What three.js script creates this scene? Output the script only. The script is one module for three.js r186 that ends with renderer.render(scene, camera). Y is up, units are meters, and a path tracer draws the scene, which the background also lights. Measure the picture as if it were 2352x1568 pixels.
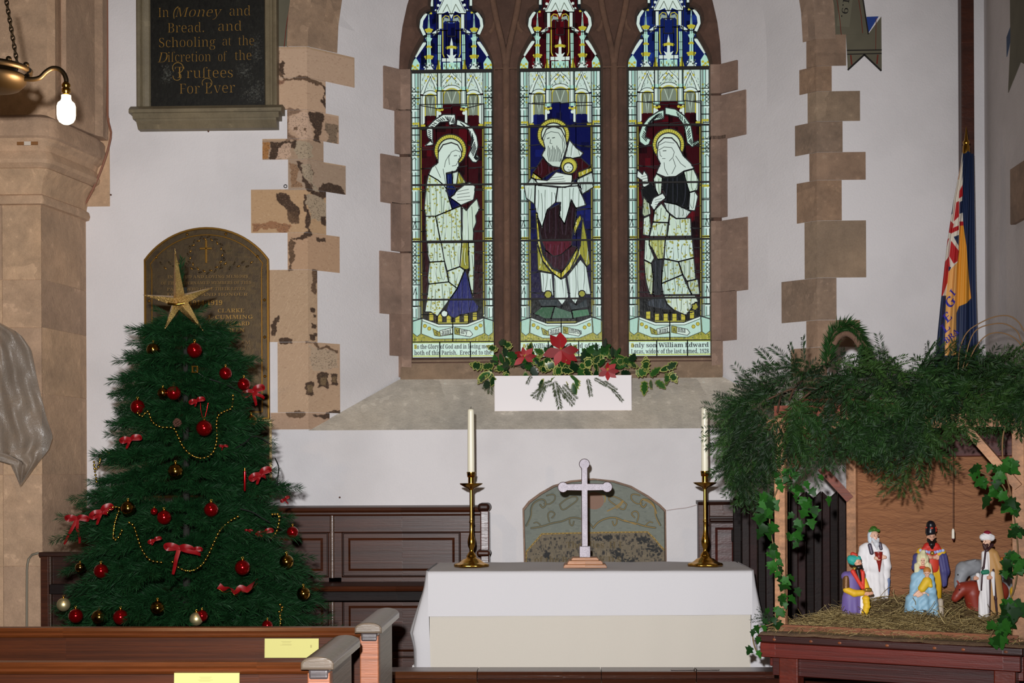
import * as THREE from 'three';
import { mergeGeometries, mergeVertices, toCreasedNormals } from 'three/addons/utils/BufferGeometryUtils.js';
import { RoundedBoxGeometry } from 'three/addons/geometries/RoundedBoxGeometry.js';
import { RectAreaLightUniformsLib } from 'three/addons/lights/RectAreaLightUniformsLib.js';

// ---------------------------------------------------------------- camera, sky, flash, exposure
const scene = new THREE.Scene();
const EYE = 1.55, CAMZ = 7.8, FOC = 3400, PX = 1176, PY = 1080;       // focal length and principal point in pixels of a 2352 x 1568 frame
const camera = new THREE.PerspectiveCamera(2 * Math.atan(784 / FOC) * 180 / Math.PI, 1.5, 0.05, 200);
camera.rotation.order = 'YXZ';
camera.position.set(0, EYE, CAMZ);
camera.rotation.set(0, Math.atan(114 / FOC), -0.0045);
camera.setViewOffset(2352, 1568, 0, 784 - PY, 2352, 1568);            // a rising front: the verticals of the photograph stay upright
camera.updateMatrixWorld(true);
scene.add(camera);

scene.background = new THREE.Color().setRGB(0.86, 1.0, 0.99);        // overcast daylight outside the glass
scene.backgroundIntensity = 0.85;

const flash = new THREE.SpotLight(new THREE.Color().setRGB(0.975, 0.98, 1.0), 138, 0, 0.6, 0.85, 2);
flash.name = 'camera_flash';
flash.position.set(-0.09, EYE + 0.2, CAMZ + 0.02);
flash.target.position.set(-0.75, EYE + 0.3, 0);
flash.castShadow = true; flash.shadow.radius = 1.4; flash.shadow.mapSize.set(2048, 2048); flash.shadow.camera.near = 0.2; flash.shadow.camera.far = 14;
scene.add(flash, flash.target);
RectAreaLightUniformsLib.init();

const renderer = new THREE.WebGLRenderer();
renderer.toneMapping = THREE.LinearToneMapping;
renderer.toneMappingExposure = 1.0;
renderer.shadowMap.enabled = true;

// ---------------------------------------------------------------- small tools
let seedState = 12345;
const rnd = () => { seedState = (seedState + 0x6d2b79f5) | 0; let t = Math.imul(seedState ^ (seedState >>> 15), 1 | seedState); t = (t + Math.imul(t ^ (t >>> 7), 61 | t)) ^ t; return ((t ^ (t >>> 14)) >>> 0) / 4294967296; };
const reseed = (n) => { seedState = n * 7919 + 17; };
const rr = (a, b) => a + (b - a) * rnd();
const V = (x, y, z) => new THREE.Vector3(x, y, z);
const clamp = THREE.MathUtils.clamp, lerp = THREE.MathUtils.lerp, smooth = THREE.MathUtils.smoothstep;
// the point of the upright plane z = const that the photograph shows at (px, py)
function at(px, py, z) {
  const d = V((px - PX) / FOC, -(py - PY) / FOC, -1).applyQuaternion(camera.quaternion);
  return camera.position.clone().addScaledVector(d, (z - CAMZ) / d.z);
}
const pxm = (z) => (CAMZ - z) / FOC;                                  // metres per pixel at depth z
const names = new Map();
function numbered(n) { const k = names.get(n) || 0; names.set(n, k + 1); return k ? n + '_' + String(k).padStart(3, '0') : n; }

function box(w, h, d, x = 0, y = 0, z = 0) { const g = new THREE.BoxGeometry(w, h, d); g.translate(x, y, z); return g; }
function rbox(w, h, d, x = 0, y = 0, z = 0, r = 0.006, s = 2) { const g = new RoundedBoxGeometry(w, h, d, s, Math.min(r, w / 2.01, h / 2.01, d / 2.01)); g.translate(x, y, z); return g; }
function cyl(r0, r1, h, x = 0, y = 0, z = 0, n = 20) { const g = new THREE.CylinderGeometry(r1, r0, h, n); g.translate(x, y + h / 2, z); return g; }
function lathe(pts, n = 32) { return new THREE.LatheGeometry(pts.map((p) => new THREE.Vector2(p[0], p[1])), n); }
function tube(pts, r, n = 0, m = 8, closed = false) { const c = new THREE.CatmullRomCurve3(pts, closed, 'centripetal'); return new THREE.TubeGeometry(c, n || pts.length * 6, r, m, closed); }
function bar(a, b, w, h) {                                           // a square bar from a to b
  const L = a.distanceTo(b), g = new THREE.BoxGeometry(w, h, L), m = new THREE.Matrix4().lookAt(b, a, V(0, 1, 0.001));
  m.setPosition(a.clone().add(b).multiplyScalar(0.5)); g.applyMatrix4(m); return g;
}
function shapeOf(pts) { const s = new THREE.Shape(); pts.forEach((p, i) => (i ? s.lineTo(p[0], p[1]) : s.moveTo(p[0], p[1]))); s.closePath(); return s; }
function pathOf(pts) { const s = new THREE.Path(); pts.forEach((p, i) => (i ? s.lineTo(p[0], p[1]) : s.moveTo(p[0], p[1]))); s.closePath(); return s; }
function extrude(shape, depth, bevel = 0, o = {}) {
  return new THREE.ExtrudeGeometry(shape, { depth, bevelEnabled: bevel > 0, bevelSize: bevel, bevelThickness: bevel, bevelOffset: -bevel, bevelSegments: 1, curveSegments: 16, ...o });
}
// texture coordinates in metres, by the side each face looks to
function boxUV(g0, s = 1) {
  if (g0.userData.uvDone) return g0;
  const g = g0.index ? g0.toNonIndexed() : g0, p = g.attributes.position, n = p.count, uv = new Float32Array(n * 2), a = V(), b = V(), c = V();
  for (let i = 0; i < n; i += 3) {
    a.fromBufferAttribute(p, i); b.fromBufferAttribute(p, i + 1).sub(a); c.fromBufferAttribute(p, i + 2).sub(a); b.cross(c);
    const x = Math.abs(b.x), y = Math.abs(b.y), z = Math.abs(b.z), k = x > y && x > z ? 0 : y > z ? 1 : 2;
    for (let j = i; j < i + 3; j++) { uv[j * 2] = (k === 0 ? p.getZ(j) : p.getX(j)) * s; uv[j * 2 + 1] = (k === 1 ? p.getZ(j) : p.getY(j)) * s; }
  }
  g.setAttribute('uv', new THREE.BufferAttribute(uv, 2)); g.userData.uvDone = true; return g;
}
function keepUV(g) { g.userData.uvDone = true; return g; }
function flatten(list, plainUV) {
  const gs = [].concat(list).filter(Boolean).map((g) => { let q = plainUV ? (g.index ? g.toNonIndexed() : g) : g.userData.uvDone ? (g.index ? g.toNonIndexed() : g) : boxUV(g); if (!q.attributes.normal) q.computeVertexNormals(); for (const k of Object.keys(q.attributes)) if (!['position', 'normal', 'uv', 'color'].includes(k)) q.deleteAttribute(k); return q; });
  if (gs.length === 1) return gs[0];
  const anyColor = gs.some((g) => g.attributes.color); if (anyColor) gs.forEach((g) => { if (!g.attributes.color) g.setAttribute('color', new THREE.BufferAttribute(new Float32Array(g.attributes.position.count * 3).fill(1), 3)); });
  return mergeGeometries(gs);
}
function mesh(name, geos, mat, parent = scene) {
  const m = new THREE.Mesh(flatten(geos), mat); m.name = parent === scene ? numbered(name) : name; m.castShadow = m.receiveShadow = true; parent.add(m); return m;
}
function raw(name, geo, mat, parent) { const m = new THREE.Mesh(geo, mat); m.name = parent === scene ? numbered(name) : name; m.castShadow = m.receiveShadow = true; parent.add(m); return m; }
function tag(o, label, category, group) { o.userData.label = label; o.userData.category = category; if (group) o.userData.group = group; return o; }
function thing(name, label, category, pos = [0, 0, 0], turn = 0, group) {
  const o = new THREE.Group(); o.name = numbered(name); scene.add(o); o.position.set(...pos); o.rotation.y = turn; return tag(o, label, category, group);
}
function struct(o, label, category) { o.userData.kind = 'structure'; if (label) o.userData.label = label; if (category) o.userData.category = category; return o; }

// ---------------------------------------------------------------- noise and textures
function valueNoise(size, cells, seed) {                              // tileable
  reseed(seed); const g = new Float32Array(cells * cells).map(() => rnd()), out = new Float32Array(size * size);
  for (let y = 0; y < size; y++) for (let x = 0; x < size; x++) {
    const fx = x / size * cells, fy = y / size * cells, ix = Math.floor(fx), iy = Math.floor(fy); let tx = fx - ix, ty = fy - iy; tx = tx * tx * (3 - 2 * tx); ty = ty * ty * (3 - 2 * ty);
    const a = g[(iy % cells) * cells + ix % cells], b = g[(iy % cells) * cells + (ix + 1) % cells], c = g[((iy + 1) % cells) * cells + ix % cells], d = g[((iy + 1) % cells) * cells + (ix + 1) % cells];
    out[y * size + x] = lerp(lerp(a, b, tx), lerp(c, d, tx), ty);
  }
  return out;
}
function fbm(size, cells, oct, seed, gain = 0.5) {
  const out = new Float32Array(size * size); let amp = 1, sum = 0;
  for (let o = 0; o < oct; o++) { const n = valueNoise(size, cells << o, seed + o * 31); for (let i = 0; i < out.length; i++) out[i] += n[i] * amp; sum += amp; amp *= gain; }
  for (let i = 0; i < out.length; i++) out[i] /= sum; return out;
}
function texture(size, fn, srgb = true, h = size) {
  const d = new Uint8Array(size * h * 4);
  for (let y = 0; y < h; y++) for (let x = 0; x < size; x++) { const c = fn(x, y, y * size + x), o = (y * size + x) * 4; d[o] = clamp(c[0], 0, 255); d[o + 1] = clamp(c[1], 0, 255); d[o + 2] = clamp(c[2], 0, 255); d[o + 3] = 255; }
  const t = new THREE.DataTexture(d, size, h); t.wrapS = t.wrapT = THREE.RepeatWrapping; t.magFilter = THREE.LinearFilter; t.minFilter = THREE.LinearMipmapLinearFilter; t.generateMipmaps = true;
  if (srgb) t.colorSpace = THREE.SRGBColorSpace; t.needsUpdate = true; return t;
}
function rep(t, u, v = u) { const c = t.clone(); c.repeat.set(u, v); c.needsUpdate = true; return c; }
function canvasTex(w, h, draw) {
  const c = document.createElement('canvas'); c.width = w; c.height = h; draw(c.getContext('2d'), w, h);
  const t = new THREE.CanvasTexture(c); t.colorSpace = THREE.SRGBColorSpace; t.anisotropy = 8; return t;
}
const N = { a: fbm(512, 4, 6, 1), b: fbm(512, 8, 5, 2), c: fbm(512, 32, 4, 3), d: fbm(512, 3, 5, 4), e: valueNoise(512, 256, 5) };
const bumpTex = texture(512, (x, y, i) => { const v = 255 * (0.35 * N.c[i] + 0.35 * N.b[i] + 0.3 * N.e[i]); return [v, v, v]; }, false);
const plasterTex = texture(512, (x, y, i) => { const k = 1 - 0.16 * Math.max(0, N.d[i] - 0.5) - 0.1 * Math.max(0, N.b[i] - 0.5); return [238 * k, 235 * k, 234 * k]; });
const stoneTex = texture(512, (x, y, i) => {
  const a = N.a[i] - 0.5, b = N.b[i] - 0.5, c = N.c[i] - 0.5, e = N.e[i] - 0.5, k = 1 + 0.22 * a + 0.2 * b + 0.14 * c + 0.06 * e, lightSpot = N.c[i] > 0.78 ? 14 : 0, dark = N.d[i] > 0.62 && N.b[i] > 0.5 ? (N.b[i] - 0.5) * -90 : 0;
  return [228 * k + lightSpot + dark, 222 * k + lightSpot - 6 * a + dark, 216 * k + lightSpot - 14 * a + dark];
});
const woodTex = texture(512, (x, y, i) => {                            // grain runs along u
  const j = y * 512 + ((x >> 3) & 511), s = valueAt(N.c, x / 14, y * 1.7), t = valueAt(N.a, x / 3, y * 1.2), k = 0.72 + 0.34 * s + 0.36 * (t - 0.5) + 0.1 * (N.e[j] - 0.5); return [255 * k, 236 * k, 216 * k];
});
function valueAt(n, x, y) { const ix = Math.floor(x), iy = Math.floor(y), fx = x - ix, fy = y - iy, w = (a, b) => n[(((b % 512) + 512) % 512) * 512 + (((a % 512) + 512) % 512)]; return lerp(lerp(w(ix, iy), w(ix + 1, iy), fx), lerp(w(ix, iy + 1), w(ix + 1, iy + 1), fx), fy); }
const linenTex = texture(256, (x, y, i) => { const k = 0.965 + 0.02 * ((x & 1) ^ (y & 1)) + 0.02 * (N.e[(y * 2 * 512) + x * 2] - 0.5); return [250 * k, 249 * k, 249 * k]; });

const std = (o) => new THREE.MeshStandardMaterial(o);
const phys = (o) => new THREE.MeshPhysicalMaterial(o);
const C = (hex) => new THREE.Color(hex);
const stoneMat = (hex, u = 1.6, rough = 0.95) => { const t = rep(stoneTex, u); return std({ map: t, color: C(hex), roughness: rough, bumpMap: rep(bumpTex, 3), bumpScale: 0.004 }); };
const woodMat = (hex, rough, o = {}) => phys({ map: rep(woodTex, o.u || 1.2, o.v || 3.2), color: C(hex), roughness: rough, clearcoat: o.coat || 0, clearcoatRoughness: 0.35, bumpMap: rep(woodTex, o.u || 1.2, o.v || 3.2), bumpScale: o.bump ?? 0.0015, specularIntensity: o.spec ?? 1 });

const MAT = {
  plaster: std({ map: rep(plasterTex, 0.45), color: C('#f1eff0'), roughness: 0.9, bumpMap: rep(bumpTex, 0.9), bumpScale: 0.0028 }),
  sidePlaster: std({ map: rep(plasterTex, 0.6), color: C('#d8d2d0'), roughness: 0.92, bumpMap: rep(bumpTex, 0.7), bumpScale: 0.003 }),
  sill: stoneMat('#efebdf', 0.7),
  stoneA: stoneMat('#ac9078'), stoneB: stoneMat('#a78d78', 1.1), stoneC: stoneMat('#9f8a78', 1.9), stoneD: stoneMat('#ab9680', 0.8),
  mortar: stoneMat('#d9c4ae', 2.4),
  jamb: stoneMat('#a88f80', 1.3), jamb2: stoneMat('#9e8577', 1.0), tracery: stoneMat('#6a5044', 1.2), traceryRib: stoneMat('#7d604f', 1.6),
  pier: stoneMat('#dcbb9c', 0.8), pierB: stoneMat('#e2c09e', 1.1), pierC: stoneMat('#d0b196', 0.6),
  darkWood: woodMat('#4a2716', 0.4, { coat: 0.05, bump: 0.0006, spec: 0.6 }), darkWood2: woodMat('#341b11', 0.45, { bump: 0.0006, spec: 0.6 }), blackWood: woodMat('#1a0e0c', 0.6, { spec: 0.4 }),
  pewWood: woodMat('#6a3a1a', 0.36, { coat: 0.25, bump: 0.0006 }), pewDark: woodMat('#4c260e', 0.5, { spec: 0.35, bump: 0.0006 }), pewEnd: woodMat('#6b5b50', 0.42, { coat: 0.2 }), pewPale: woodMat('#b8795a', 0.5),
  tableWood: woodMat('#6a1f12', 0.42, { coat: 0.2 }), pine: woodMat('#bd9070', 0.6, { u: 1.5, v: 6 }), pineDark: woodMat('#7c3a22', 0.6), ply: null,
  brass: phys({ color: C('#b98a36'), metalness: 1, roughness: 0.2 }), brassDull: phys({ color: C('#2a1e0d'), metalness: 0.8, roughness: 0.46 }),
  linen: std({ map: rep(linenTex, 8), color: C('#dedcde'), roughness: 0.95, bumpMap: rep(bumpTex, 6), bumpScale: 0.0006 }), frontal: std({ map: rep(linenTex, 6), color: C('#d6cfc2'), roughness: 0.95, bumpMap: rep(bumpTex, 6), bumpScale: 0.0006 }),
  wax: phys({ color: C('#efe8cf'), roughness: 0.4, clearcoat: 0.3, clearcoatRoughness: 0.3 }),
  black: std({ color: C('#15110f'), roughness: 0.7 }), cable: std({ color: C('#8a5a44'), roughness: 0.6 }),
};
// ================================================================ the church: walls, embrasure, stonework
const WX = { l: at(706, 500, 0).x, r: at(1877, 500, 0).x };           // arrises of the embrasure in the wall face
const ZB = -0.45;                                                     // plane of the window frame
const BX = { l: at(921, 600, ZB).x, r: at(1656, 600, ZB).x };
const SILLF = at(1288, 985, 0).y, SILLB = at(1288, 866, ZB).y, SPRING = at(706, 107, 0).y, TOP = 6.2;
const RWALL = at(2262, 500, 0).x, LWALL = -6, REAR = 11;
const ground = -0.02;

function archLine(xl, xr, y0, ys, R, n = 14) {                        // up the left jamb, over a pointed arch, down the right jamb
  const c = (xl + xr) / 2, h = (xr - xl) / 2, pts = [[xl, y0], [xl, (y0 + ys) / 2], [xl, ys]], cx = xl + R, rise = Math.sqrt(R * R - (R - h) * (R - h)), a1 = Math.atan2(rise, R - h);
  for (let i = 1; i <= n; i++) { const a = a1 * i / n; pts.push([cx - R * Math.cos(a), ys + R * Math.sin(a)]); }
  const right = pts.slice(0, -1).reverse().map(([x, y]) => [2 * c - x, y]);
  return pts.concat(right);
}
const frontLine = archLine(WX.l, WX.r, SILLF, SPRING, 1.62), backLine = archLine(BX.l, BX.r, SILLB, at(1288, 150, ZB).y, 1.35);
const nichePx = [[1206, 1420], [1200, 1168], [1214, 1150], [1240, 1131], [1270, 1114], [1310, 1103], [1362, 1098], [1410, 1103], [1450, 1115], [1490, 1138], [1517, 1158], [1530, 1171], [1533, 1420]];
const niche = nichePx.map(([x, y]) => { const p = at(x, y, 0); return [p.x, p.y]; });

function quadMesh(rows) {                                             // rows of points -> surface
  const pos = [], idx = [], w = rows[0].length;
  rows.forEach((r) => r.forEach((p) => pos.push(p.x, p.y, p.z)));
  for (let j = 0; j + 1 < rows.length; j++) for (let i = 0; i + 1 < w; i++) { const a = j * w + i, b = a + 1, c = a + w, d = c + 1; idx.push(a, c, b, b, c, d); }
  const g = new THREE.BufferGeometry(); g.setAttribute('position', new THREE.Float32BufferAttribute(pos, 3)); g.setIndex(idx); g.computeVertexNormals(); return g;
}
{ // the wall with the window
  const s = shapeOf([[LWALL, ground], [RWALL + 0.3, ground], [RWALL + 0.3, TOP], [LWALL, TOP]]);
  s.holes.push(pathOf(frontLine), pathOf(niche));
  const skin = extrude(s, 0.03); skin.translate(0, 0, -0.03);
  const b = shapeOf([[LWALL, ground], [RWALL + 0.3, ground], [RWALL + 0.3, TOP], [LWALL, TOP]]);
  b.holes.push(pathOf(backLine.map(([x, y], i) => [x, y])));
  const back = extrude(b, 0.16); back.translate(0, 0, ZB - 0.18);
  const left = quadMesh([frontLine.map(([x, y]) => V(x, y, 0)), frontLine.map(([x, y], i) => V(lerp(x, backLine[i][0], 0.5), lerp(y, backLine[i][1], 0.5), ZB / 2)), backLine.map(([x, y]) => V(x, y, ZB - 0.02))]);
  const nicheSide = quadMesh([niche.map(([x, y]) => V(x, y, 0)), niche.map(([x, y]) => V(lerp(x, at(1366, 1200, 0).x, 0.02), y - 0.004, -0.12))]);
  struct(mesh('wall_north', [skin, back, left, nicheSide], MAT.plaster), 'whitewashed wall around the stained glass window', 'wall');
  const sill = quadMesh([[V(WX.l - 0.0, SILLF, 0.001), V(WX.r, SILLF, 0.001)], [V(BX.l, SILLB, ZB), V(BX.r, SILLB, ZB)]]);
  const lip = quadMesh([[V(WX.l, SILLF - 0.06, 0.001), V(WX.r, SILLF - 0.06, 0.001)], [V(WX.l, SILLF, 0.001), V(WX.r, SILLF, 0.001)]]);
  struct(mesh('window_sill', [sill], MAT.sill), 'sloping grey window sill under the stained glass', 'sill');
}
struct(mesh('floor', box(RWALL - LWALL + 0.6, 0.2, REAR + 1, (RWALL + LWALL) / 2, ground - 0.1, REAR / 2 - 0.5), stoneMat('#8d7f72', 0.5)), 'stone church floor', 'floor');
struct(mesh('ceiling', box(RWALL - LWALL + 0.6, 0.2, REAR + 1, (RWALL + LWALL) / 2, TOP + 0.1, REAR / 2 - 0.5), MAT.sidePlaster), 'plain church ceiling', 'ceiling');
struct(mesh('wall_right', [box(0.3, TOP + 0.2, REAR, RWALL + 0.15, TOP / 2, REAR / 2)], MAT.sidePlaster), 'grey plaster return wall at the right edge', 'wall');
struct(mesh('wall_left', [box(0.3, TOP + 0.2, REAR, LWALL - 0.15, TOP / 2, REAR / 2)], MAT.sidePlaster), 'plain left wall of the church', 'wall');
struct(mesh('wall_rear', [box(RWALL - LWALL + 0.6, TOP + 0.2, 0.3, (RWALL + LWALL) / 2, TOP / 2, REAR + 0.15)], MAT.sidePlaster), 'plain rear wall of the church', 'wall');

// ---------------------------------------------------------------- quoins of the embrasure
function splayFrame(side) {
  const a = side < 0 ? V(WX.l, 0, 0) : V(WX.r, 0, 0), b = side < 0 ? V(BX.l, 0, ZB) : V(BX.r, 0, ZB), d = b.clone().sub(a), L = d.length(); d.normalize();
  const n = V(-d.z * (side < 0 ? 1 : -1), 0, d.x * (side < 0 ? 1 : -1)); if (n.z < 0) n.negate();
  const alongOf = (px, py) => { let lo = 0, hi = L; for (let i = 0; i < 40; i++) { const m = (lo + hi) / 2, p = a.clone().addScaledVector(d, m), q = at(px, py, p.z).x; if ((q - p.x) * -side > 0) lo = m; else hi = m; } return (lo + hi) / 2; };
  return { a, d, n, L, alongOf };
}
const SP = { l: splayFrame(-1), r: splayFrame(1) };
// the painted and stained left quoins, unwrapped in pixels of the photograph: left of 706 the wall face, right of it the splay
const KX = 60 / SP.l.alongOf(780, 600);
const kSplay = 74 / SP.l.alongOf(780, 600);
const quoinTex = canvasTex(540, 1820, (c, w, h) => {
  c.scale(2, 2); c.translate(-560, -90);
  const img = (x, y) => { };
  c.fillStyle = '#b89a7c'; c.fillRect(560, 90, 300, 920);
  const tint = [[636, 107, 178, 180, '#c2a48a'], [630, 178, 120, 74, '#c2a286'], [655, 252, 125, 66, '#b99a80'], [600, 318, 145, 47, '#a68c74'], [655, 365, 140, 68, '#a68e78'], [575, 433, 175, 100, '#ba9874'], [655, 533, 130, 86, '#b79577'], [615, 617, 115, 168, '#b4977a'], [630, 785, 155, 163, '#b89a7e'], [615, 948, 170, 45, '#ae9078']];
  for (const [x, y, ww, hh, f] of tint) { c.fillStyle = f; c.fillRect(x, y, ww, hh); }
  // fine grain
  reseed(77); for (let i = 0; i < 9000; i++) { const x = rr(560, 830), y = rr(92, 1000), v = rnd(); c.fillStyle = v < 0.5 ? 'rgba(90,62,40,0.10)' : 'rgba(236,214,186,0.10)'; c.fillRect(x, y, rr(0.6, 5), rr(0.6, 3)); }
  for (let i = 0; i < 260; i++) { const x = rr(620, 720), y = rr(620, 940); c.strokeStyle = 'rgba(228,200,166,0.20)'; c.lineWidth = rr(0.5, 1.4); c.beginPath(); c.moveTo(x, y); c.lineTo(x + rr(4, 10), y - rr(6, 16)); c.stroke(); }
  const blob = (pts, f) => {                                          // a stain with a ragged edge and a grain of its own
    let l = pts; for (let k = 0; k < 4; k++) { const o = []; for (let q = 0; q < l.length; q++) { const a = l[q], b = l[(q + 1) % l.length], d = Math.hypot(b[0] - a[0], b[1] - a[1]), r = k < 2 ? 0.16 : 0.3; o.push(a, [(a[0] + b[0]) / 2 + rr(-r, r) * d, (a[1] + b[1]) / 2 + rr(-r, r) * d]); } l = o; }
    const path = new Path2D(); l.forEach((p, q) => (q ? path.lineTo(p[0], p[1]) : path.moveTo(p[0], p[1]))); path.closePath(); c.strokeStyle = f; c.lineJoin = 'round'; c.globalAlpha = 0.35; c.lineWidth = 2.4; c.stroke(path); c.globalAlpha = 0.88; c.fillStyle = f; c.fill(path); c.globalAlpha = 1; c.save(); c.clip(path);
    const xs = pts.map((p) => p[0]), ys = pts.map((p) => p[1]), x0 = Math.min(...xs), x1 = Math.max(...xs), y0 = Math.min(...ys), y1 = Math.max(...ys); for (let k = 0; k < (x1 - x0) * (y1 - y0) / 7; k++) { c.fillStyle = rnd() < 0.5 ? 'rgba(30,20,14,0.28)' : 'rgba(190,160,128,0.2)'; c.fillRect(rr(x0, x1), rr(y0, y1), rr(0.5, 3), rr(0.5, 2.2)); } c.restore(); };
  const DK = '#3b2a1f', D2 = '#5a4331', PK = '#c8a991', GR = '#a99780';
  const T3 = (l) => l.map(([x, y]) => [560 + x * 0.319, y * 0.319]), T4 = (l) => l.map(([x, y]) => [560 + x * 0.3317, 480 + y * 0.3317]);
  // mortar / dark joints
  blob(T3([[262, 350], [258, 420], [262, 500], [290, 540], [380, 548], [470, 545], [560, 560], [580, 585], [480, 572], [380, 560], [290, 552], [252, 520], [248, 420]]), D2);
  blob(T3([[280, 420], [300, 440], [285, 470], [300, 520], [280, 520], [262, 470]]), DK);
  blob(T3([[240, 560], [300, 560], [250, 600], [238, 600]]), '#8a624c');
  blob(T3([[570, 580], [590, 590], [588, 740], [575, 720], [555, 700], [560, 680], [575, 690]]), DK);
  blob(T3([[470, 790], [580, 800], [560, 880], [550, 1000], [500, 990], [510, 900], [480, 880], [470, 830]]), DK);
  blob(T3([[250, 775], [420, 785], [330, 830], [320, 900], [340, 960], [400, 985], [300, 1000], [310, 900], [320, 820]]), '#7e6350');
  blob(T3([[330, 820], [400, 800], [460, 800], [490, 880], [495, 980], [430, 995], [400, 970], [350, 920], [325, 880]]), PK);
  blob(T3([[365, 905], [385, 900], [385, 920], [365, 922]]), D2); blob(T3([[440, 910], [455, 912], [450, 928], [438, 925]]), D2);
  blob(T3([[590, 840], [680, 850], [680, 990], [590, 990], [610, 930], [575, 900]]), '#7b6854');
  blob(T3([[190, 1010], [290, 1010], [380, 1000], [370, 1060], [300, 1060], [250, 1050], [240, 1130], [180, 1125], [200, 1060]]), DK);
  blob(T3([[135, 1010], [190, 1015], [170, 1125], [135, 1128]]), '#a5703c');
  blob(T3([[300, 1020], [345, 1020], [330, 1070], [340, 1110], [300, 1135], [230, 1130], [250, 1060]]), PK);
  blob(T3([[380, 1010], [450, 1010], [490, 1030], [500, 1100], [450, 1130], [390, 1130], [370, 1060]]), GR);
  blob(T3([[380, 1150], [420, 1160], [440, 1260], [480, 1320], [520, 1380], [500, 1400], [430, 1300], [400, 1200]]), DK);
  blob(T3([[480, 1170], [500, 1240], [490, 1330], [475, 1240]]), DK);
  blob(T3([[570, 1290], [720, 1320], [720, 1390], [600, 1380], [560, 1420], [480, 1380], [540, 1340]]), DK);
  blob(T3([[420, 1170], [470, 1170], [490, 1290], [540, 1360], [500, 1350], [450, 1280]]), GR);
  blob(T3([[330, 1160], [380, 1170], [430, 1330], [340, 1330]]), '#8d6b4e');
  blob(T3([[235, 1380], [300, 1380], [340, 1440], [400, 1490], [390, 1568], [340, 1540], [280, 1470], [240, 1430]]), DK);
  blob(T3([[440, 1390], [470, 1400], [450, 1440], [470, 1540], [430, 1480]]), DK);
  blob(T3([[450, 1400], [580, 1410], [590, 1500], [570, 1568], [480, 1568], [450, 1460]]), GR);
  blob(T4([[300, 0], [370, 10], [380, 90], [330, 90], [305, 50]]), D2);
  blob(T4([[55, 90], [150, 90], [250, 90], [330, 110], [300, 145], [60, 145]]), '#94694a');
  blob(T4([[440, 0], [460, 40], [445, 120], [470, 170], [440, 180], [330, 190], [440, 150], [430, 60]]), DK);
  blob(T4([[530, 30], [565, 30], [565, 90], [535, 80]]), DK); blob(T4([[500, 180], [560, 180], [560, 205], [500, 200]]), DK);
  blob(T4([[320, 200], [360, 230], [345, 300], [340, 415], [305, 418], [312, 260]]), D2);
  blob(T4([[470, 410], [510, 410], [500, 480], [490, 580], [465, 560], [475, 480]]), D2);
  for (const [x, y, r] of [[472, 690, 14], [478, 800, 16], [470, 880, 18], [490, 860, 10], [485, 730, 8]]) blob(T4([[x - r, y - r], [x + r, y - r * 0.6], [x + r * 0.8, y + r], [x - r * 0.7, y + r]]), DK);
  blob(T4([[235, 730], [240, 770], [215, 800], [210, 870], [188, 870], [190, 790], [210, 750]]), DK);
  blob(T4([[240, 895], [330, 895], [330, 925], [250, 928]]), DK);
  blob(T4([[425, 910], [500, 920], [520, 955], [570, 930], [640, 960], [645, 975], [560, 945], [515, 965], [480, 925], [425, 925]]), D2);
  for (const [x, y, rx, ry] of [[452, 1240, 26, 40], [542, 1180, 38, 50], [617, 1168, 24, 38]]) { blob(T4([[x - rx, y - ry], [x + rx, y - ry], [x + rx, y + ry], [x - rx, y + ry]]), DK); blob(T4([[x - rx * 0.55, y - ry * 0.5], [x + rx * 0.6, y - ry * 0.6], [x + rx * 0.5, y + ry * 0.6], [x - rx * 0.6, y + ry * 0.5]]), '#7a6448'); }
  blob(T4([[470, 1420], [560, 1410], [660, 1385], [665, 1415], [600, 1430], [480, 1432]]), DK);
  blob(T4([[285, 1405], [420, 1410], [420, 1422], [290, 1420]]), D2);
  blob(T4([[445, 940], [520, 960], [640, 985], [650, 1080], [460, 1100]]), 'rgba(176,160,138,0.55)');
});
quoinTex.wrapS = quoinTex.wrapT = THREE.ClampToEdgeWrapping;
const quoinMat = std({ map: quoinTex, roughness: 0.95, bumpMap: rep(bumpTex, 1), bumpScale: 0.004 });
quoinMat.bumpMap = null;

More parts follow.
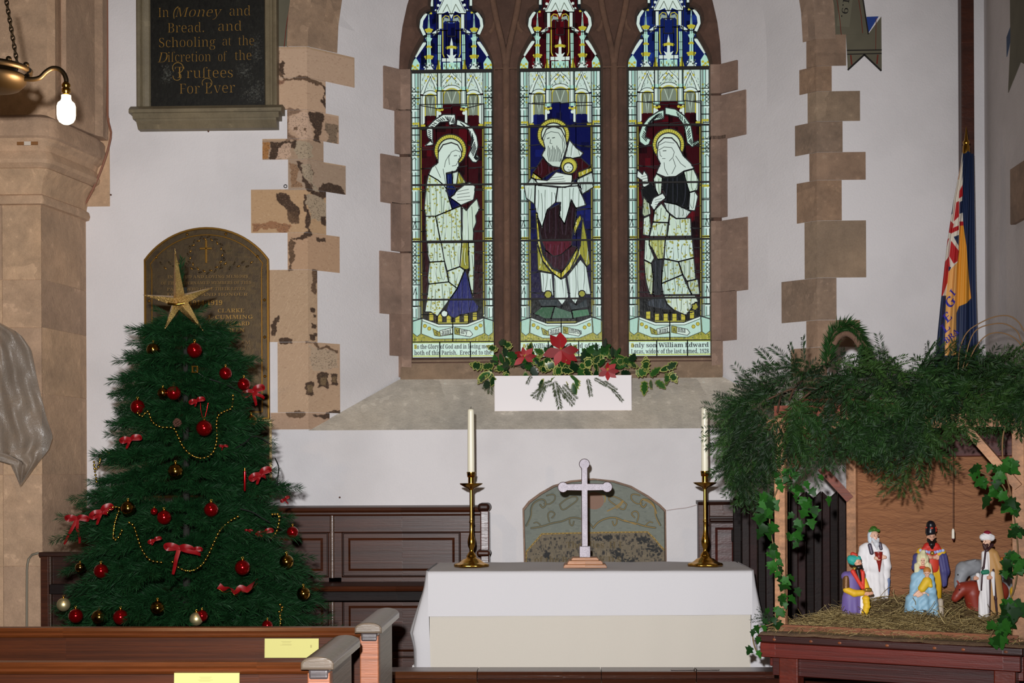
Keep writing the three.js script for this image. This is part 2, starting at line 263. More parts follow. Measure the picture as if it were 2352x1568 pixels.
function quoin(side, y0, y1, pxWall, pxSplay, pyMid, mat, parent, lean = 0) {
  const f = side < 0 ? SP.l : SP.r, proud = 0.004, g = 0.0007, L = f.alongOf(pxSplay, pyMid), xw = at(pxWall, pyMid, 0).x;
  const A = f.a.clone(), B = A.clone().addScaledVector(f.d, L), n = f.n;
  const corner = (p, q) => p; // plan outline, counter-clockwise seen from above is not needed
  const O = [V(xw, 0, proud), V(A.x - side * -0.0, 0, proud).addScaledVector(n, 0.0), B.clone().addScaledVector(n, proud)];
  const I = [B.clone().addScaledVector(n, -0.05), V(A.x + side * 0.06, 0, -0.055), V(xw, 0, -0.055)];
  O[1] = A.clone().add(V(-side * 0.002, 0, proud));
  const plan = O.concat(I), top = y1 - g, bot = y0 + g, pos = [], uv = [], quadF = (a, b, c, d, u) => { for (const k of [a, b, c, a, c, d]) pos.push(k.x, k.y, k.z); for (const k of [0, 1, 2, 0, 2, 3]) uv.push(u[k][0], u[k][1]); };
  const un = (p) => { const toPy = PY - (p.y - EYE) / pxm(0) + 2, s = p.clone().sub(A).setY(0), along = s.dot(f.d); const px = p.z > 0.0005 || along <= 0.0005 ? 706 + (p.x - A.x) / pxm(0) : 706 + along * kSplay; return [(px - 560) / 270, 1 - (toPy - 90) / 910]; };
  const metre = (p) => [p.x + p.z, p.y];
  const U = side < 0 ? un : metre;
  const e = 0.003;
  for (let i = 0; i < plan.length; i++) {
    const a = plan[i], b = plan[(i + 1) % plan.length], lo = (p) => V(p.x, bot, p.z), hi = (p) => V(p.x, top, p.z);
    const q = side < 0 ? [lo(a), lo(b), hi(b), hi(a)] : [lo(b), lo(a), hi(a), hi(b)];
    let us = q.map(U); if (side < 0 && i === 1) us = q.map((p) => { const al = p.clone().sub(A).setY(0).dot(f.d); const py = PY - (p.y - EYE) / pxm(0) + 2; return [(706 + Math.max(0, al) * kSplay - 560) / 270, 1 - (py - 90) / 910]; });
    quadF(...q, us);
  }
  const cap = (y, up) => { for (const [i, j, k] of [[0, 1, 4], [0, 4, 5], [1, 2, 3], [1, 3, 4]]) { const t = [plan[i], plan[j], plan[k]].map((p) => V(p.x, y, p.z)); if (up === side < 0) t.reverse(); t.forEach((p) => { pos.push(p.x, p.y, p.z); const w = U(p); uv.push(w[0], w[1]); }); } };
  cap(top, true); cap(bot, false);
  const geo = new THREE.BufferGeometry(); geo.setAttribute('position', new THREE.Float32BufferAttribute(pos, 3)); geo.setAttribute('uv', new THREE.Float32BufferAttribute(uv, 2)); geo.computeVertexNormals(); keepUV(geo);
  return mesh('stone', geo, mat, parent);
}
const yl = (py) => at(706, py, 0).y, yr = (py) => at(1877, py, 0).y;
{
  const q = new THREE.Group(); q.name = 'trim_1'; scene.add(q); struct(q, 'stained stone quoins of the left window corner', 'stonework');
  for (const [a, b, w, s] of [[107, 178, 640, 813], [178, 252, 636, 747], [252, 318, 660, 777], [318, 366, 603, 742], [366, 434, 662, 793], [434, 534, 577, 748], [534, 619, 661, 779], [619, 785, 620, 728], [785, 947, 638, 780], [947, 986, 622, 756]])
    quoin(-1, yl(b), yl(a), w, s, (a + b) / 2, quoinMat, q);
  const r = new THREE.Group(); r.name = 'trim_2'; scene.add(r); struct(r, 'tan stone quoins of the right window corner', 'stonework');
  const mats = [MAT.stoneB, MAT.stoneA, MAT.stoneD, MAT.stoneC];
  [[80, 152, 1943, 1853], [152, 210, 1910, 1837], [210, 279, 1975, 1856], [279, 350, 1935, 1827], [350, 414, 1988, 1860], [414, 507, 1933, 1831], [507, 638, 1989, 1849], [638, 735, 1921, 1796], [735, 797, 1975, 1853], [797, 862, 1900, 1818], [862, 984, 1950, 1845]]
    .forEach(([a, b, w, s], i) => quoin(1, yr(b), yr(a), w, s, (a + b) / 2, mats[i % 4], r));
  // arch stones above the springing
  const archStone = (i0, i1, line, back, mat, parent, wide, deep) => {
    const rows = [[], [], [], [], []];
    for (let i = i0; i <= i1; i++) { const [x, y] = line[i], [bx, by] = back[i], a = line[Math.max(0, i - 1)], b = line[Math.min(line.length - 1, i + 1)]; let tx = b[0] - a[0], ty = b[1] - a[1]; const l = Math.hypot(tx, ty); tx /= l; ty /= l;
      const o = V(-ty, tx, 0); rows[0].push(V(x, y, -0.04).addScaledVector(o, wide)); rows[1].push(V(x, y, 0.005).addScaledVector(o, wide)); rows[2].push(V(x, y, 0.005).addScaledVector(o, -0.006));
      rows[3].push(V(lerp(x, bx, 0.5 * deep), lerp(y, by, 0.5 * deep), ZB * 0.5 * deep).addScaledVector(o, -0.008)); rows[4].push(V(lerp(x, bx, deep), lerp(y, by, deep), ZB * deep).addScaledVector(o, -0.008)); }
    const g = quadMesh(rows); const m = mesh('arch_stone', toCreasedNormals(g, 0.5), mat, parent); return m;
  };
  const n = frontLine.length, dbl = std({ map: rep(stoneTex, 1.2), color: C('#b29880'), roughness: 0.95, side: THREE.DoubleSide, bumpMap: rep(bumpTex, 3), bumpScale: 0.004 });
  const dbl2 = dbl.clone(); dbl2.color = C('#a99280');
  archStone(2, 5, frontLine, backLine, dbl, q, 0.105, 0.3); archStone(5, 8, frontLine, backLine, dbl2, q, 0.105, 0.3);
  archStone(n - 6, n - 3, frontLine, backLine, dbl2, r, 0.1, 0.12); archStone(n - 9, n - 6, frontLine, backLine, dbl, r, 0.1, 0.12);
}
// ---------------------------------------------------------------- jamb stones beside the glass
{
  const q = new THREE.Group(); q.name = 'trim_3'; scene.add(q); struct(q, 'brown jamb stones left and right of the glass', 'stonework');
  const gx = { l: at(944, 500, ZB).x, r: at(1633, 500, ZB).x };
  const jamb = (side, a, b, px, mat) => {
    const f = side < 0 ? SP.l : SP.r, L = f.alongOf(px, (a + b) / 2), P0 = f.a.clone().addScaledVector(f.d, L).addScaledVector(f.n, 0.003), P1 = V(side < 0 ? BX.l : BX.r, 0, ZB).addScaledVector(f.n, 0.003), P2 = V(side < 0 ? gx.l : gx.r, 0, ZB + 0.004);
    const I = [V(P2.x, 0, ZB - 0.07), V(P1.x + side * 0.03, 0, ZB - 0.07), P0.clone().addScaledVector(f.n, -0.04)];
    const sh = shapeOf([P0, P1, P2, ...I].map((p) => [p.x, -p.z])), y0 = at(px, b, P0.z).y, y1 = at(px, a, P0.z).y, g = extrude(sh, y1 - y0 - 0.004, 0.0016); g.rotateX(-Math.PI / 2); g.translate(0, y0 + 0.002, 0);
    mesh('stone', g, mat, q);
  };
  const m = [MAT.jamb, MAT.jamb2];
  [[150, 248, 882], [248, 352, 909], [352, 463, 875], [463, 575, 900], [575, 719, 873], [719, 816, 897], [816, 866, 919]].forEach(([a, b, px], i) => jamb(-1, a, b, px, m[i % 2]));
  [[137, 205, 1693], [205, 308, 1713], [308, 497, 1668], [497, 665, 1717], [665, 780, 1690], [780, 863, 1657]].forEach(([a, b, px], i) => jamb(1, a, b, px, m[(i + 1) % 2]));
}
// ---------------------------------------------------------------- tracery: mullions and light heads
const ZG = -0.545;                                                    // plane of the glass
const LIGHTS = [{ x0: 945, w: 188 }, { x0: 1194.5, w: 187 }, { x0: 1443, w: 189 }];
const headL = [[0, 156], [3, 140], [9, 124], [18, 107], [31, 84], [23, 70], [19, 56], [20, 42], [26, 29], [36, 22], [46, 18], [46, 0], [50, -25], [60, -50], [76, -78], [94, -98]];
function lightOutline(w, bottom = 817) {
  const k = w / 188, l = headL.map(([x, y]) => [x * k, y]); return [[0, bottom], ...l, ...l.slice(0, -1).reverse().map(([x, y]) => [w - x, y]), [w, bottom]];
}
const glassX = (px) => at(px, 500, ZG).x, glassY = (py) => at(1288, py, ZG).y;
{
  const t = new THREE.Group(); t.name = 'trim_4'; scene.add(t); struct(t, 'dark brown stone tracery and mullions between the three lights', 'tracery');
  const X = (px) => at(px, 500, ZB).x, Y = (py) => at(1288, py, ZB).y, HX = (px) => at(px, 500, ZB - 0.08).x, HY = (py) => at(1288, py, ZB - 0.08).y;
  const top = backLine.filter((p) => p[1] > Y(300)).map(([x, y]) => [x, y]);
  const outer = [[BX.l - 0.03, Y(880)], ...backLine.slice(1, -1).map(([x, y]) => [x + (x < 0 ? -0.03 : 0.03), y]), [BX.r + 0.03, Y(880)]];
  const s = shapeOf(outer);
  for (const l of LIGHTS) s.holes.push(pathOf(lightOutline(l.w, 819).map(([x, y]) => [HX(l.x0 + x), HY(y)]).reverse()));
  const g = new THREE.ExtrudeGeometry(s, { depth: 0.05, bevelEnabled: true, bevelSize: 0.034, bevelThickness: 0.05, bevelOffset: -0.034, bevelSegments: 2 }); g.translate(0, 0, ZB - 0.105);
  mesh('tracery_plate', g, MAT.tracery, t);
  for (const mx of [1164, 1412]) {
    const c = X(mx), z = ZB + 0.0;
    mesh('mullion_roll', [tube([V(c, Y(815), z), V(c, Y(480), z), V(c, Y(158), z)], 0.022, 12, 10)], MAT.traceryRib, t);
    mesh('mullion_fillet', [box(0.02, Y(158) - Y(815), 0.03, c - 0.037, (Y(158) + Y(815)) / 2, z - 0.012), box(0.02, Y(158) - Y(815), 0.03, c + 0.037, (Y(158) + Y(815)) / 2, z - 0.012)], MAT.tracery, t);
    for (const k of [-1, 1]) mesh('tracery_rib', [tube([[0, 162], [k * 3, 130], [k * 10, 92], [k * 21, 45], [k * 30, -5], [k * 36, -70]].map(([x, y]) => V(X(mx + x), Y(y), z)), 0.018, 20, 8), tube([[k * 24, 40], [k * 30, 62], [k * 38, 72]].map(([x, y]) => V(X(mx + x), Y(y), z - 0.01)), 0.014, 8, 6)], MAT.traceryRib, t);
    mesh('capital_ring', [box(0.125, 0.007, 0.06, c, Y(157), z - 0.012)], MAT.traceryRib, t);
  }
  const sl = quadMesh([[V(BX.l - 0.005, Y(868) - 0.01, ZB + 0.012), V(BX.r + 0.005, Y(868) - 0.01, ZB + 0.012)], [V(BX.l - 0.005, Y(846), ZB + 0.008), V(BX.r + 0.005, Y(846), ZB + 0.008)], [V(BX.l - 0.005, Y(824), ZB - 0.012), V(BX.r + 0.005, Y(824), ZB - 0.012)]]);
  mesh('sill_stone', [toCreasedNormals(sl, 0.3)], stoneMat('#a08a74', 1.0), t);
}
// ---------------------------------------------------------------- the pier with its capital, left edge of the picture
{
  const p = new THREE.Group(); p.name = 'stone_pier'; scene.add(p); struct(p, 'tan sandstone pier with moulded capital at the left edge', 'pier');
  const ZF = 0.5, ZE = 0.1, X1 = at(-260, 700, ZF).x, X2 = at(5, 700, ZF).x, X3 = at(95, 700, ZF).x, X4 = at(184, 700, ZE).x, Y = (py, z = ZF) => at(60, py, z).y;
  const blk = (plan, a, b, mat) => { const g = extrude(shapeOf(plan.map(([x, z]) => [x, -z])), Y(a) - Y(b) - 0.004, 0.004); g.rotateX(-Math.PI / 2); g.translate(0, Y(b) + 0.002, 0); mesh('stone', g, mat, p); };
  const rowsY = [468, 642, 752, 905, 1090, 1300, 1500, 1590], mats = [MAT.pierB, MAT.pier, MAT.pierC];
  for (let i = 0; i + 1 < rowsY.length; i++) {
    const b = rowsY[i + 1] === 1590 ? 1765 : rowsY[i + 1];
    blk([[X1, -0.02], [X2, -0.02], [X2, ZF], [X1, ZF]], rowsY[i], b, mats[(i + 2) % 3]);
    blk([[X2 + 0.002, -0.02], [X3, -0.02], [X3, ZF], [X2 + 0.002, ZF]], rowsY[i], b, mats[i % 3]);
    blk([[X3 + 0.0015, -0.02], [X4, -0.02], [X4, ZE], [X3 + 0.0015, ZF]], rowsY[i], b, mats[(i + 1) % 3]);
  }
  mesh('mortar_core', [(() => { const g = extrude(shapeOf([[X1, 0.02], [X4 - 0.006, 0.02], [X4 - 0.006, -ZE + 0.004], [X3 - 0.003, -ZF + 0.006], [X1, -ZF + 0.006]]), Y(466) - ground, 0); g.rotateX(-Math.PI / 2); g.translate(0, ground, 0); return g; })()], MAT.mortar, p);
  // capital: rings of one profile round the plan
  const ring = (d, y) => { const r = [V(X1, y, ZF + d)]; const n1 = V(0, 0, 1), n2 = V(ZF - ZE, 0, X4 - X3).normalize(); const cx = X3, cz = ZF; for (let k = 0; k <= 6; k++) { const n = n1.clone().lerp(n2, k / 6).normalize(); r.push(V(cx, y, cz).addScaledVector(n, d)); } r.push(V(X4, y, ZE).addScaledVector(n2, d)); const e = V(X4, y, ZE).addScaledVector(n2, d), n3 = V(1, 0, 0); for (let k = 1; k <= 3; k++) r.push(V(X4, y, ZE).addScaledVector(n2.clone().lerp(n3, k / 3).normalize(), d)); r.push(V(X4 + d, y, -0.02)); return r; };
  const prof = (list) => list.map(([d, py]) => ring(d, Y(py)));
  const piece = (list, mat) => mesh('capital_moulding', [toCreasedNormals(quadMesh(prof(list)), 0.6)], mat, p);
  piece([[0.0, 471], [0.018, 469], [0.024, 460], [0.018, 450], [0.004, 446]], MAT.pier);
  piece([[0.004, 447], [0.012, 425], [0.03, 407], [0.05, 396], [0.054, 392], [0.046, 388]], MAT.pierB);
  piece([[0.05, 389], [0.075, 380], [0.08, 372], [0.072, 362], [0.062, 352], [0.07, 340], [0.09, 332], [0.096, 326]], MAT.pier);
  piece([[0.094, 327], [0.108, 322], [0.112, 306], [0.106, 300], [0.108, 288], [0.098, 280], [0.04, 268], [-0.02, 266]], MAT.pierC);
  // springing arch mouldings above
  const A1 = at(122, 130, ZF).x, A2 = at(143, 130, 0.42).x, A3 = at(236, 130, 0.1).x, up = (plan, mat, name) => { const g = extrude(shapeOf(plan.map(([x, z]) => [x, -z])), TOP - Y(272), 0.004); g.rotateX(-Math.PI / 2); g.translate(0, Y(272), 0); mesh(name, g, mat, p); };
  up([[X1, 0], [A1, 0], [A1, ZF - 0.03], [A1 - 0.03, ZF], [X1, ZF]], MAT.pier, 'arch_order');
  up([[A1, 0], [A2, 0], [A2, 0.38], [A1, 0.38]], MAT.pierC, 'arch_hollow');
  up([[A2, 0], [A3, 0], [A3, 0.1], [A3 - 0.03, 0.14], [A2 + 0.02, 0.42], [A2, 0.42]], MAT.pierC, 'arch_order');
  // numbered strip on the capital
  const s = mesh('label_strip', rbox(0.105, 0.016, 0.003, 0, 0, 0, 0.001), std({ color: C('#8a5a2c'), roughness: 0.6 }), p); s.position.copy(at(63, 329, ZF + 0.098));
  const s2 = mesh('label_card', rbox(0.034, 0.019, 0.003, 0, 0, 0, 0.001), std({ color: C('#d6c8b8'), roughness: 0.6 }), p); s2.position.copy(at(63, 329, ZF + 0.1));
  // stones let into the wall beside the pier
  const w = new THREE.Group(); w.name = 'trim_5'; scene.add(w); struct(w, 'tan wall stones between pier capital and white plaster', 'stonework');
  const wx0 = at(170, 300, 0).x, wx1 = at(251, 300, 0).x, yw = (py) => at(220, py, 0).y;
  for (const [a, b, x1, m] of [[-160, 30, 247, MAT.pierC], [30, 270, 247, MAT.pier], [270, 475, 252, MAT.pierB]]) { const X = at(x1, 300, 0).x; mesh('stone', rbox(X - wx0, yw(a) - yw(b) - 0.004, 0.03, (X + wx0) / 2, (yw(a) + yw(b)) / 2, -0.01, 0.004), m, w); }
}
// wall post and stone fragment at the right
{
  const y1 = TOP, a = at(2203, 0, 0.03), b = at(2232, 0, 0.03), w = mesh('trim_6', [rbox(b.x - a.x, TOP - ground, 0.07, (a.x + b.x) / 2, TOP / 2, 0.035, 0.006)], woodMat('#4a2415', 0.4, { u: 3, v: 0.8 }));
  struct(w, 'dark brown wooden wall post rising beside the flag', 'post');
  const o = mesh('trim_7', [rbox(0.03, at(2340, 400, 0.4).y - at(2340, 525, 0.4).y, 0.4, RWALL - 0.011, (at(2340, 400, 0.4).y + at(2340, 525, 0.4).y) / 2, 0.72, 0.004)], MAT.stoneB); struct(o, 'tan stone block in the right side wall', 'stonework');
}
// ================================================================ stained glass: every pane cut to its own outline, lead between them, painted
const crop = (ox, oy, k) => (l) => l.map(([x, y]) => [ox + x * k, oy + y * k]);
const cA = crop(860, 0, 0.29334), cB = crop(860, 420, 0.30603), cC = crop(1140, 0, 0.29326), cD = crop(1140, 420, 0.34443), cE = crop(1400, 0, 0.2933), cF = crop(1400, 420, 0.30622);
const circle = (x, y, r, n = 24) => Array.from({ length: n }, (_, i) => [x + r * Math.cos(i / n * 6.2832), y + r * Math.sin(i / n * 6.2832)]);
const GL = { white: '#eef3ea', teal: '#c4ead9', grey: '#a4ada4', yellow: '#d2bd3e', olive: '#a89e3a', red: '#3c0a12', red2: '#8c1420', deep: '#240a12', blue: '#0e124c', blue2: '#152260', navy: '#141a4a', black: '#17181a', green: '#2f5a3a', robe: '#dce6d2', lead: '#0d0e10' };
const BARS = [-40, 20, 160, 291, 422, 552, 686, 783];

const FIG = [
  { bgHead: GL.blue, bg: GL.red, bg2: GL.deep, name: ['aint', 'ary'], cap: ['S', 'M'], words: ['To the Glory of God and in loving mem', 'both of this Parish.  Erected to the'],
    scroll: { n: 1, ring: [[-1, 0]], text: ['now', 'lettest', 'thou thy', 'servant'] },
    parts: [
      [circle(1035, 342, 37), '#d9c955', 'halo'], [circle(1035, 343, 28), '#e6ecd8', 'plain'],
      [cA([[395, 1130], [440, 1090], [415, 1050], [410, 990], [470, 930], [540, 885], [635, 885], [640, 960], [590, 970], [585, 940], [520, 945], [460, 1000], [460, 1080], [465, 1120], [440, 1128]]), GL.white, 'scroll'],
      [cA([[645, 970], [650, 925], [700, 945], [770, 990], [805, 1060], [815, 1130], [800, 1200], [825, 1230], [800, 1265], [770, 1260], [735, 1210], [760, 1150], [765, 1080], [740, 1010], [700, 985]]), GL.white, 'scroll'],
      [[...cA([[425, 1355], [500, 1400], [545, 1440], [575, 1480]]), ...cB([[560, 110], [585, 190], [460, 240], [385, 300], [385, 235], [375, 180], [385, 60]]), ...cA([[405, 1440]])], GL.robe, 'brocade'],
      [cA([[565, 1350], [610, 1345], [612, 1440], [650, 1470], [590, 1568], [560, 1480], [570, 1430]]), GL.blue2, 'folds'],
      [cA([[610, 1345], [660, 1330], [690, 1380], [650, 1440], [615, 1435]]), GL.robe, 'folds'],
      [cA([[660, 1330], [720, 1425], [645, 1435]]), GL.olive, 'brocade'],
      [cA([[500, 1262], [503, 1180], [540, 1122], [605, 1106], [655, 1125], [685, 1180], [684, 1215], [660, 1255], [665, 1290], [640, 1330], [612, 1335], [565, 1345], [570, 1440], [545, 1440], [500, 1400], [425, 1355], [450, 1300]]), '#e9f0e4', 'faceR'],
      [[...cA([[590, 1545], [650, 1480], [725, 1425], [750, 1420], [790, 1450]]), ...cB([[755, 60], [745, 120], [650, 160], [610, 130], [565, 100]])], '#eef0e6', 'hand'],
      [[...cB([[540, 30], [620, 40], [600, 80], [565, 100], [610, 130], [650, 160], [585, 190], [560, 110]])], GL.blue, 'folds'],
      [cB([[690, 200], [720, 160], [770, 110], [792, 185], [760, 240], [765, 290], [745, 340], [740, 440], [655, 435], [660, 170]]), GL.robe, 'folds'],
      [cB([[385, 240], [460, 240], [495, 435], [390, 435], [383, 320]]), GL.robe, 'brocade'], [cB([[460, 240], [585, 190], [650, 165], [658, 435], [497, 435]]), GL.robe, 'brocade'],
      [cB([[395, 440], [500, 440], [525, 580], [412, 585], [398, 520]]), GL.robe, 'brocade'], [cB([[500, 440], [655, 440], [640, 620], [545, 655], [525, 580]]), GL.robe, 'brocade'],
      [cB([[655, 440], [705, 440], [710, 640], [680, 645], [640, 622]]), GL.olive, 'brocade'], [cB([[705, 440], [750, 440], [750, 600], [745, 700], [740, 850], [720, 790], [700, 680], [712, 640]]), GL.robe, 'brocade'],
      [cB([[412, 585], [525, 580], [555, 735], [405, 750], [398, 700]]), GL.robe, 'brocade'], [cB([[545, 655], [640, 622], [675, 650], [620, 785], [555, 735]]), GL.robe, 'brocade'],
      [cB([[405, 750], [555, 735], [620, 785], [560, 870], [470, 995], [420, 960], [375, 960], [390, 870]]), GL.robe, 'brocade'],
      [cB([[680, 645], [705, 720], [720, 800], [740, 870], [780, 920], [770, 960], [640, 985], [590, 1010], [530, 965], [560, 870], [620, 785]]), '#22266a', 'folds'],
      [circle(1020, 718, 8, 10), GL.white, 'plain'],
    ] },
  { bgHead: GL.red, bg: GL.blue, bg2: '#2a1420', name: ['aint', 'imeon'], cap: ['S', 'S'], words: ['of  William          s and of his', 'Mary  Lucas by the      last'],
    parts: [
      [circle(1272, 309, 37), '#d9c955', 'halo'], [circle(1272, 310, 28), '#e6ecd8', 'plain'],
      [cC([[370, 1230], [330, 1290], [290, 1350], [360, 1400], [440, 1345], [500, 1320], [530, 1235], [420, 1300]]), GL.red, 'folds'],
      [cC([[600, 1240], [660, 1235], [740, 1310], [640, 1395], [600, 1420], [590, 1300]]), GL.red, 'folds'],
      [cC([[290, 1350], [360, 1400], [345, 1425], [275, 1385]]), GL.yellow, 'brocade'], [cC([[640, 1350], [745, 1310], [752, 1345], [645, 1395]]), GL.yellow, 'brocade'],
      [cC([[540, 1230], [560, 1150], [575, 1095], [630, 1160], [685, 1200], [660, 1230], [590, 1245]]), '#dfe4da', 'folds'],
      [cC([[358, 1215], [385, 1160], [365, 1080], [395, 1010], [450, 988], [510, 1010], [545, 1080], [556, 1150], [530, 1230], [500, 1312], [440, 1302], [390, 1262]]), '#dde2d6', 'beard'],
      [cC([[275, 1390], [345, 1425], [310, 1450], [300, 1512], [225, 1512], [235, 1450]]), '#d2dad0', 'folds'], [cC([[645, 1400], [752, 1350], [765, 1440], [720, 1505], [665, 1490], [630, 1420]]), '#cdd6cc', 'folds'],
      [cC([[300, 1400], [430, 1415], [510, 1440], [600, 1420], [640, 1440], [680, 1500], [690, 1512], [305, 1512], [330, 1460]]), '#e4eae2', 'folds'],
      [circle(1307.6, 381, 19, 18), '#d9c955', 'halo'], [circle(1306, 385, 11, 14), '#eef0e2', 'faceB'],
      [cC([[420, 1395], [470, 1345], [540, 1362], [598, 1370], [592, 1450], [540, 1468], [440, 1455], [330, 1450], [308, 1402], [400, 1412]]), '#f0f2e8', 'hand'],
      [cD([[185, 10], [260, 10], [255, 140], [200, 100]]), '#d8e0d6', 'folds'], [cD([[262, 10], [410, 30], [395, 130], [340, 178], [305, 298], [270, 210], [258, 150]]), '#e6ece4', 'folds'],
      [cD([[410, 30], [545, 20], [600, 150], [530, 170], [500, 110], [480, 200], [455, 275], [420, 220], [430, 130], [398, 130]]), '#e6ece4', 'folds'], [cD([[560, 0], [640, 0], [650, 30], [570, 80]]), '#cdd6cc', 'folds'],
      [cD([[270, 215], [305, 298], [340, 180], [425, 140], [420, 220], [455, 275], [500, 120], [535, 175], [520, 280], [500, 378], [300, 378]]), GL.deep, 'folds'],
      [cD([[300, 384], [505, 384], [500, 420], [430, 480], [380, 490], [330, 450]]), '#5c1626', 'folds'], [cD([[330, 450], [380, 490], [430, 480], [500, 420], [540, 430], [440, 590], [375, 565], [315, 470]]), '#3a1420', 'folds'],
      [cD([[560, 215], [568, 240], [520, 350], [516, 300], [530, 250]]), GL.yellow, 'brocade'],
      [cD([[262, 200], [275, 200], [290, 380], [310, 480], [370, 570], [430, 600], [430, 640], [375, 600], [310, 520], [275, 400]]), GL.yellow, 'brocade'], [cD([[540, 430], [545, 470], [490, 580], [430, 640], [430, 600], [480, 540]]), GL.yellow, 'brocade'],
      [cD([[270, 400], [310, 525], [370, 602], [275, 580]]), GL.olive, 'brocade'], [cD([[575, 230], [600, 350], [625, 540], [600, 560], [560, 480], [490, 595], [560, 420], [570, 300]]), GL.olive, 'brocade'],
      [cD([[290, 590], [370, 604], [380, 755], [300, 725]]), '#e6ece4', 'folds'], [cD([[382, 606], [430, 642], [462, 628], [480, 760], [430, 822], [385, 765]]), '#e6ece4', 'folds'], [cD([[470, 622], [560, 510], [600, 560], [628, 745], [560, 745], [525, 810], [490, 770]]), '#e0e6de', 'folds'],
      [circle(1258, 676, 9, 10), GL.olive, 'plain'], [circle(1336, 675, 8, 10), GL.olive, 'plain'],
      [cD([[270, 770], [400, 770], [440, 822], [300, 825]]), '#30373a', 'plain'], [cD([[470, 780], [530, 815], [600, 770], [610, 830], [500, 850]]), '#30373a', 'plain'],
      [cD([[245, 870], [300, 822], [385, 822], [360, 905], [320, 905]]), GL.green, 'plain'], [cD([[388, 822], [500, 860], [508, 905], [364, 905]]), '#4a6a54', 'plain'], [cD([[500, 850], [610, 840], [622, 885], [510, 905]]), '#4d7a5a', 'plain'],
    ] },
  { bgHead: GL.blue2, bg: GL.red, bg2: GL.deep, name: ['aint', 'nna'], cap: ['S', 'A'], words: ['only son William Edward', 'Lucas, widow of the last named, 1928'],
    parts: [
      [circle(1536, 335, 37), '#d9c955', 'halo'], [circle(1536, 336, 28), '#e6ecd8', 'plain'],
      [cE([[240, 1120], [235, 1060], [260, 990], [310, 930], [390, 880], [430, 870], [430, 940], [350, 955], [295, 1000], [285, 1080], [325, 1100], [310, 1140], [280, 1150]]), '#d5ebda', 'scroll'],
      [cE([[440, 850], [520, 865], [590, 920], [640, 990], [655, 1080], [660, 1130], [700, 1110], [705, 1130], [650, 1165], [610, 1130], [600, 1060], [585, 990], [540, 930], [440, 905]]), '#d5ebda', 'scroll'],
      [cE([[215, 1392], [222, 1335], [260, 1372], [272, 1342], [300, 1380], [305, 1425], [325, 1460], [300, 1480], [262, 1470], [255, 1420]]), '#eef0e8', 'hand'],
      [cE([[345, 1410], [370, 1368], [415, 1400], [410, 1470], [400, 1568], [365, 1500]]), GL.robe, 'folds'],
      [cE([[250, 1490], [330, 1440], [365, 1500], [390, 1560], [330, 1600], [260, 1570]]), GL.black, 'plain'],
      [cE([[375, 1210], [385, 1130], [430, 1088], [490, 1090], [530, 1130], [580, 1230], [640, 1290], [665, 1330], [585, 1350], [520, 1392], [440, 1396], [368, 1366], [400, 1290], [380, 1250]]), '#e9ece4', 'faceL'],
      [[...cE([[415, 1402], [520, 1396], [582, 1360], [600, 1440], [620, 1500]]), ...cF([[600, 90], [590, 205], [500, 170], [410, 150], [425, 110], [400, 60]])], GL.black, 'folds'],
      [[...cE([[582, 1355], [660, 1335], [700, 1420], [690, 1500]]), ...cF([[640, 70], [600, 80], [575, 0]])], GL.robe, 'folds'], [cF([[600, 85], [640, 72], [665, 110], [640, 220], [595, 215]]), '#e2e8de', 'folds'],
      [cF([[305, 175], [330, 120], [400, 84], [425, 120], [370, 160], [335, 215]]), '#eef0e8', 'hand'],
      [cF([[245, 240], [255, 110], [300, 160], [310, 240], [260, 260]]), '#b8bfa0', 'brocade'],
      [cF([[405, 150], [500, 170], [612, 225], [570, 275], [500, 275], [430, 220]]), '#d4d8d0', 'folds'],
      [cF([[340, 210], [390, 160], [450, 240], [440, 305], [325, 300]]), GL.robe, 'brocade'], [cF([[325, 302], [440, 308], [428, 408], [300, 408]]), GL.robe, 'brocade'], [cF([[452, 245], [500, 277], [608, 275], [615, 408], [432, 408]]), GL.robe, 'brocade'],
      [cF([[255, 270], [300, 250], [310, 330], [295, 405], [250, 395]]), GL.robe, 'brocade'],
      [cF([[265, 420], [295, 425], [300, 480], [335, 570], [310, 610], [258, 580]]), GL.robe, 'folds'], [cF([[300, 420], [418, 420], [405, 575], [360, 580], [320, 500], [296, 470]]), '#c3c27a', 'brocade'],
      [cF([[420, 420], [620, 420], [632, 570], [515, 598], [408, 575]]), '#dfeadf', 'brocade'], [cF([[408, 578], [515, 600], [545, 695], [388, 760], [395, 660]]), '#c9d6c6', 'brocade'], [cF([[517, 600], [632, 572], [645, 730], [580, 745], [548, 695]]), '#c9d2be', 'brocade'],
      [cF([[388, 762], [545, 698], [612, 845], [400, 845]]), '#d2e0d0', 'brocade'], [cF([[582, 747], [660, 730], [675, 845], [615, 845], [590, 790]]), '#c2cab4', 'brocade'],
      [cF([[258, 585], [312, 610], [320, 660], [325, 720], [320, 842], [300, 842], [275, 760], [265, 690]]), '#cdd2b0', 'brocade'], [cF([[340, 575], [362, 582], [395, 580], [390, 680], [385, 845], [325, 845], [330, 720], [318, 620]]), '#2a2b30', 'folds'],
      [cF([[405, 852], [640, 852], [665, 900], [640, 905], [610, 950], [570, 1000], [480, 960], [430, 915]]), '#dfe6d2', 'brocade'], [cF([[270, 900], [330, 870], [400, 860], [430, 920], [480, 965], [380, 950], [290, 930]]), '#33363c', 'folds'],
      [cF([[615, 920], [650, 905], [665, 940], [640, 965], [615, 955]]), GL.olive, 'plain'],
    ] },
];
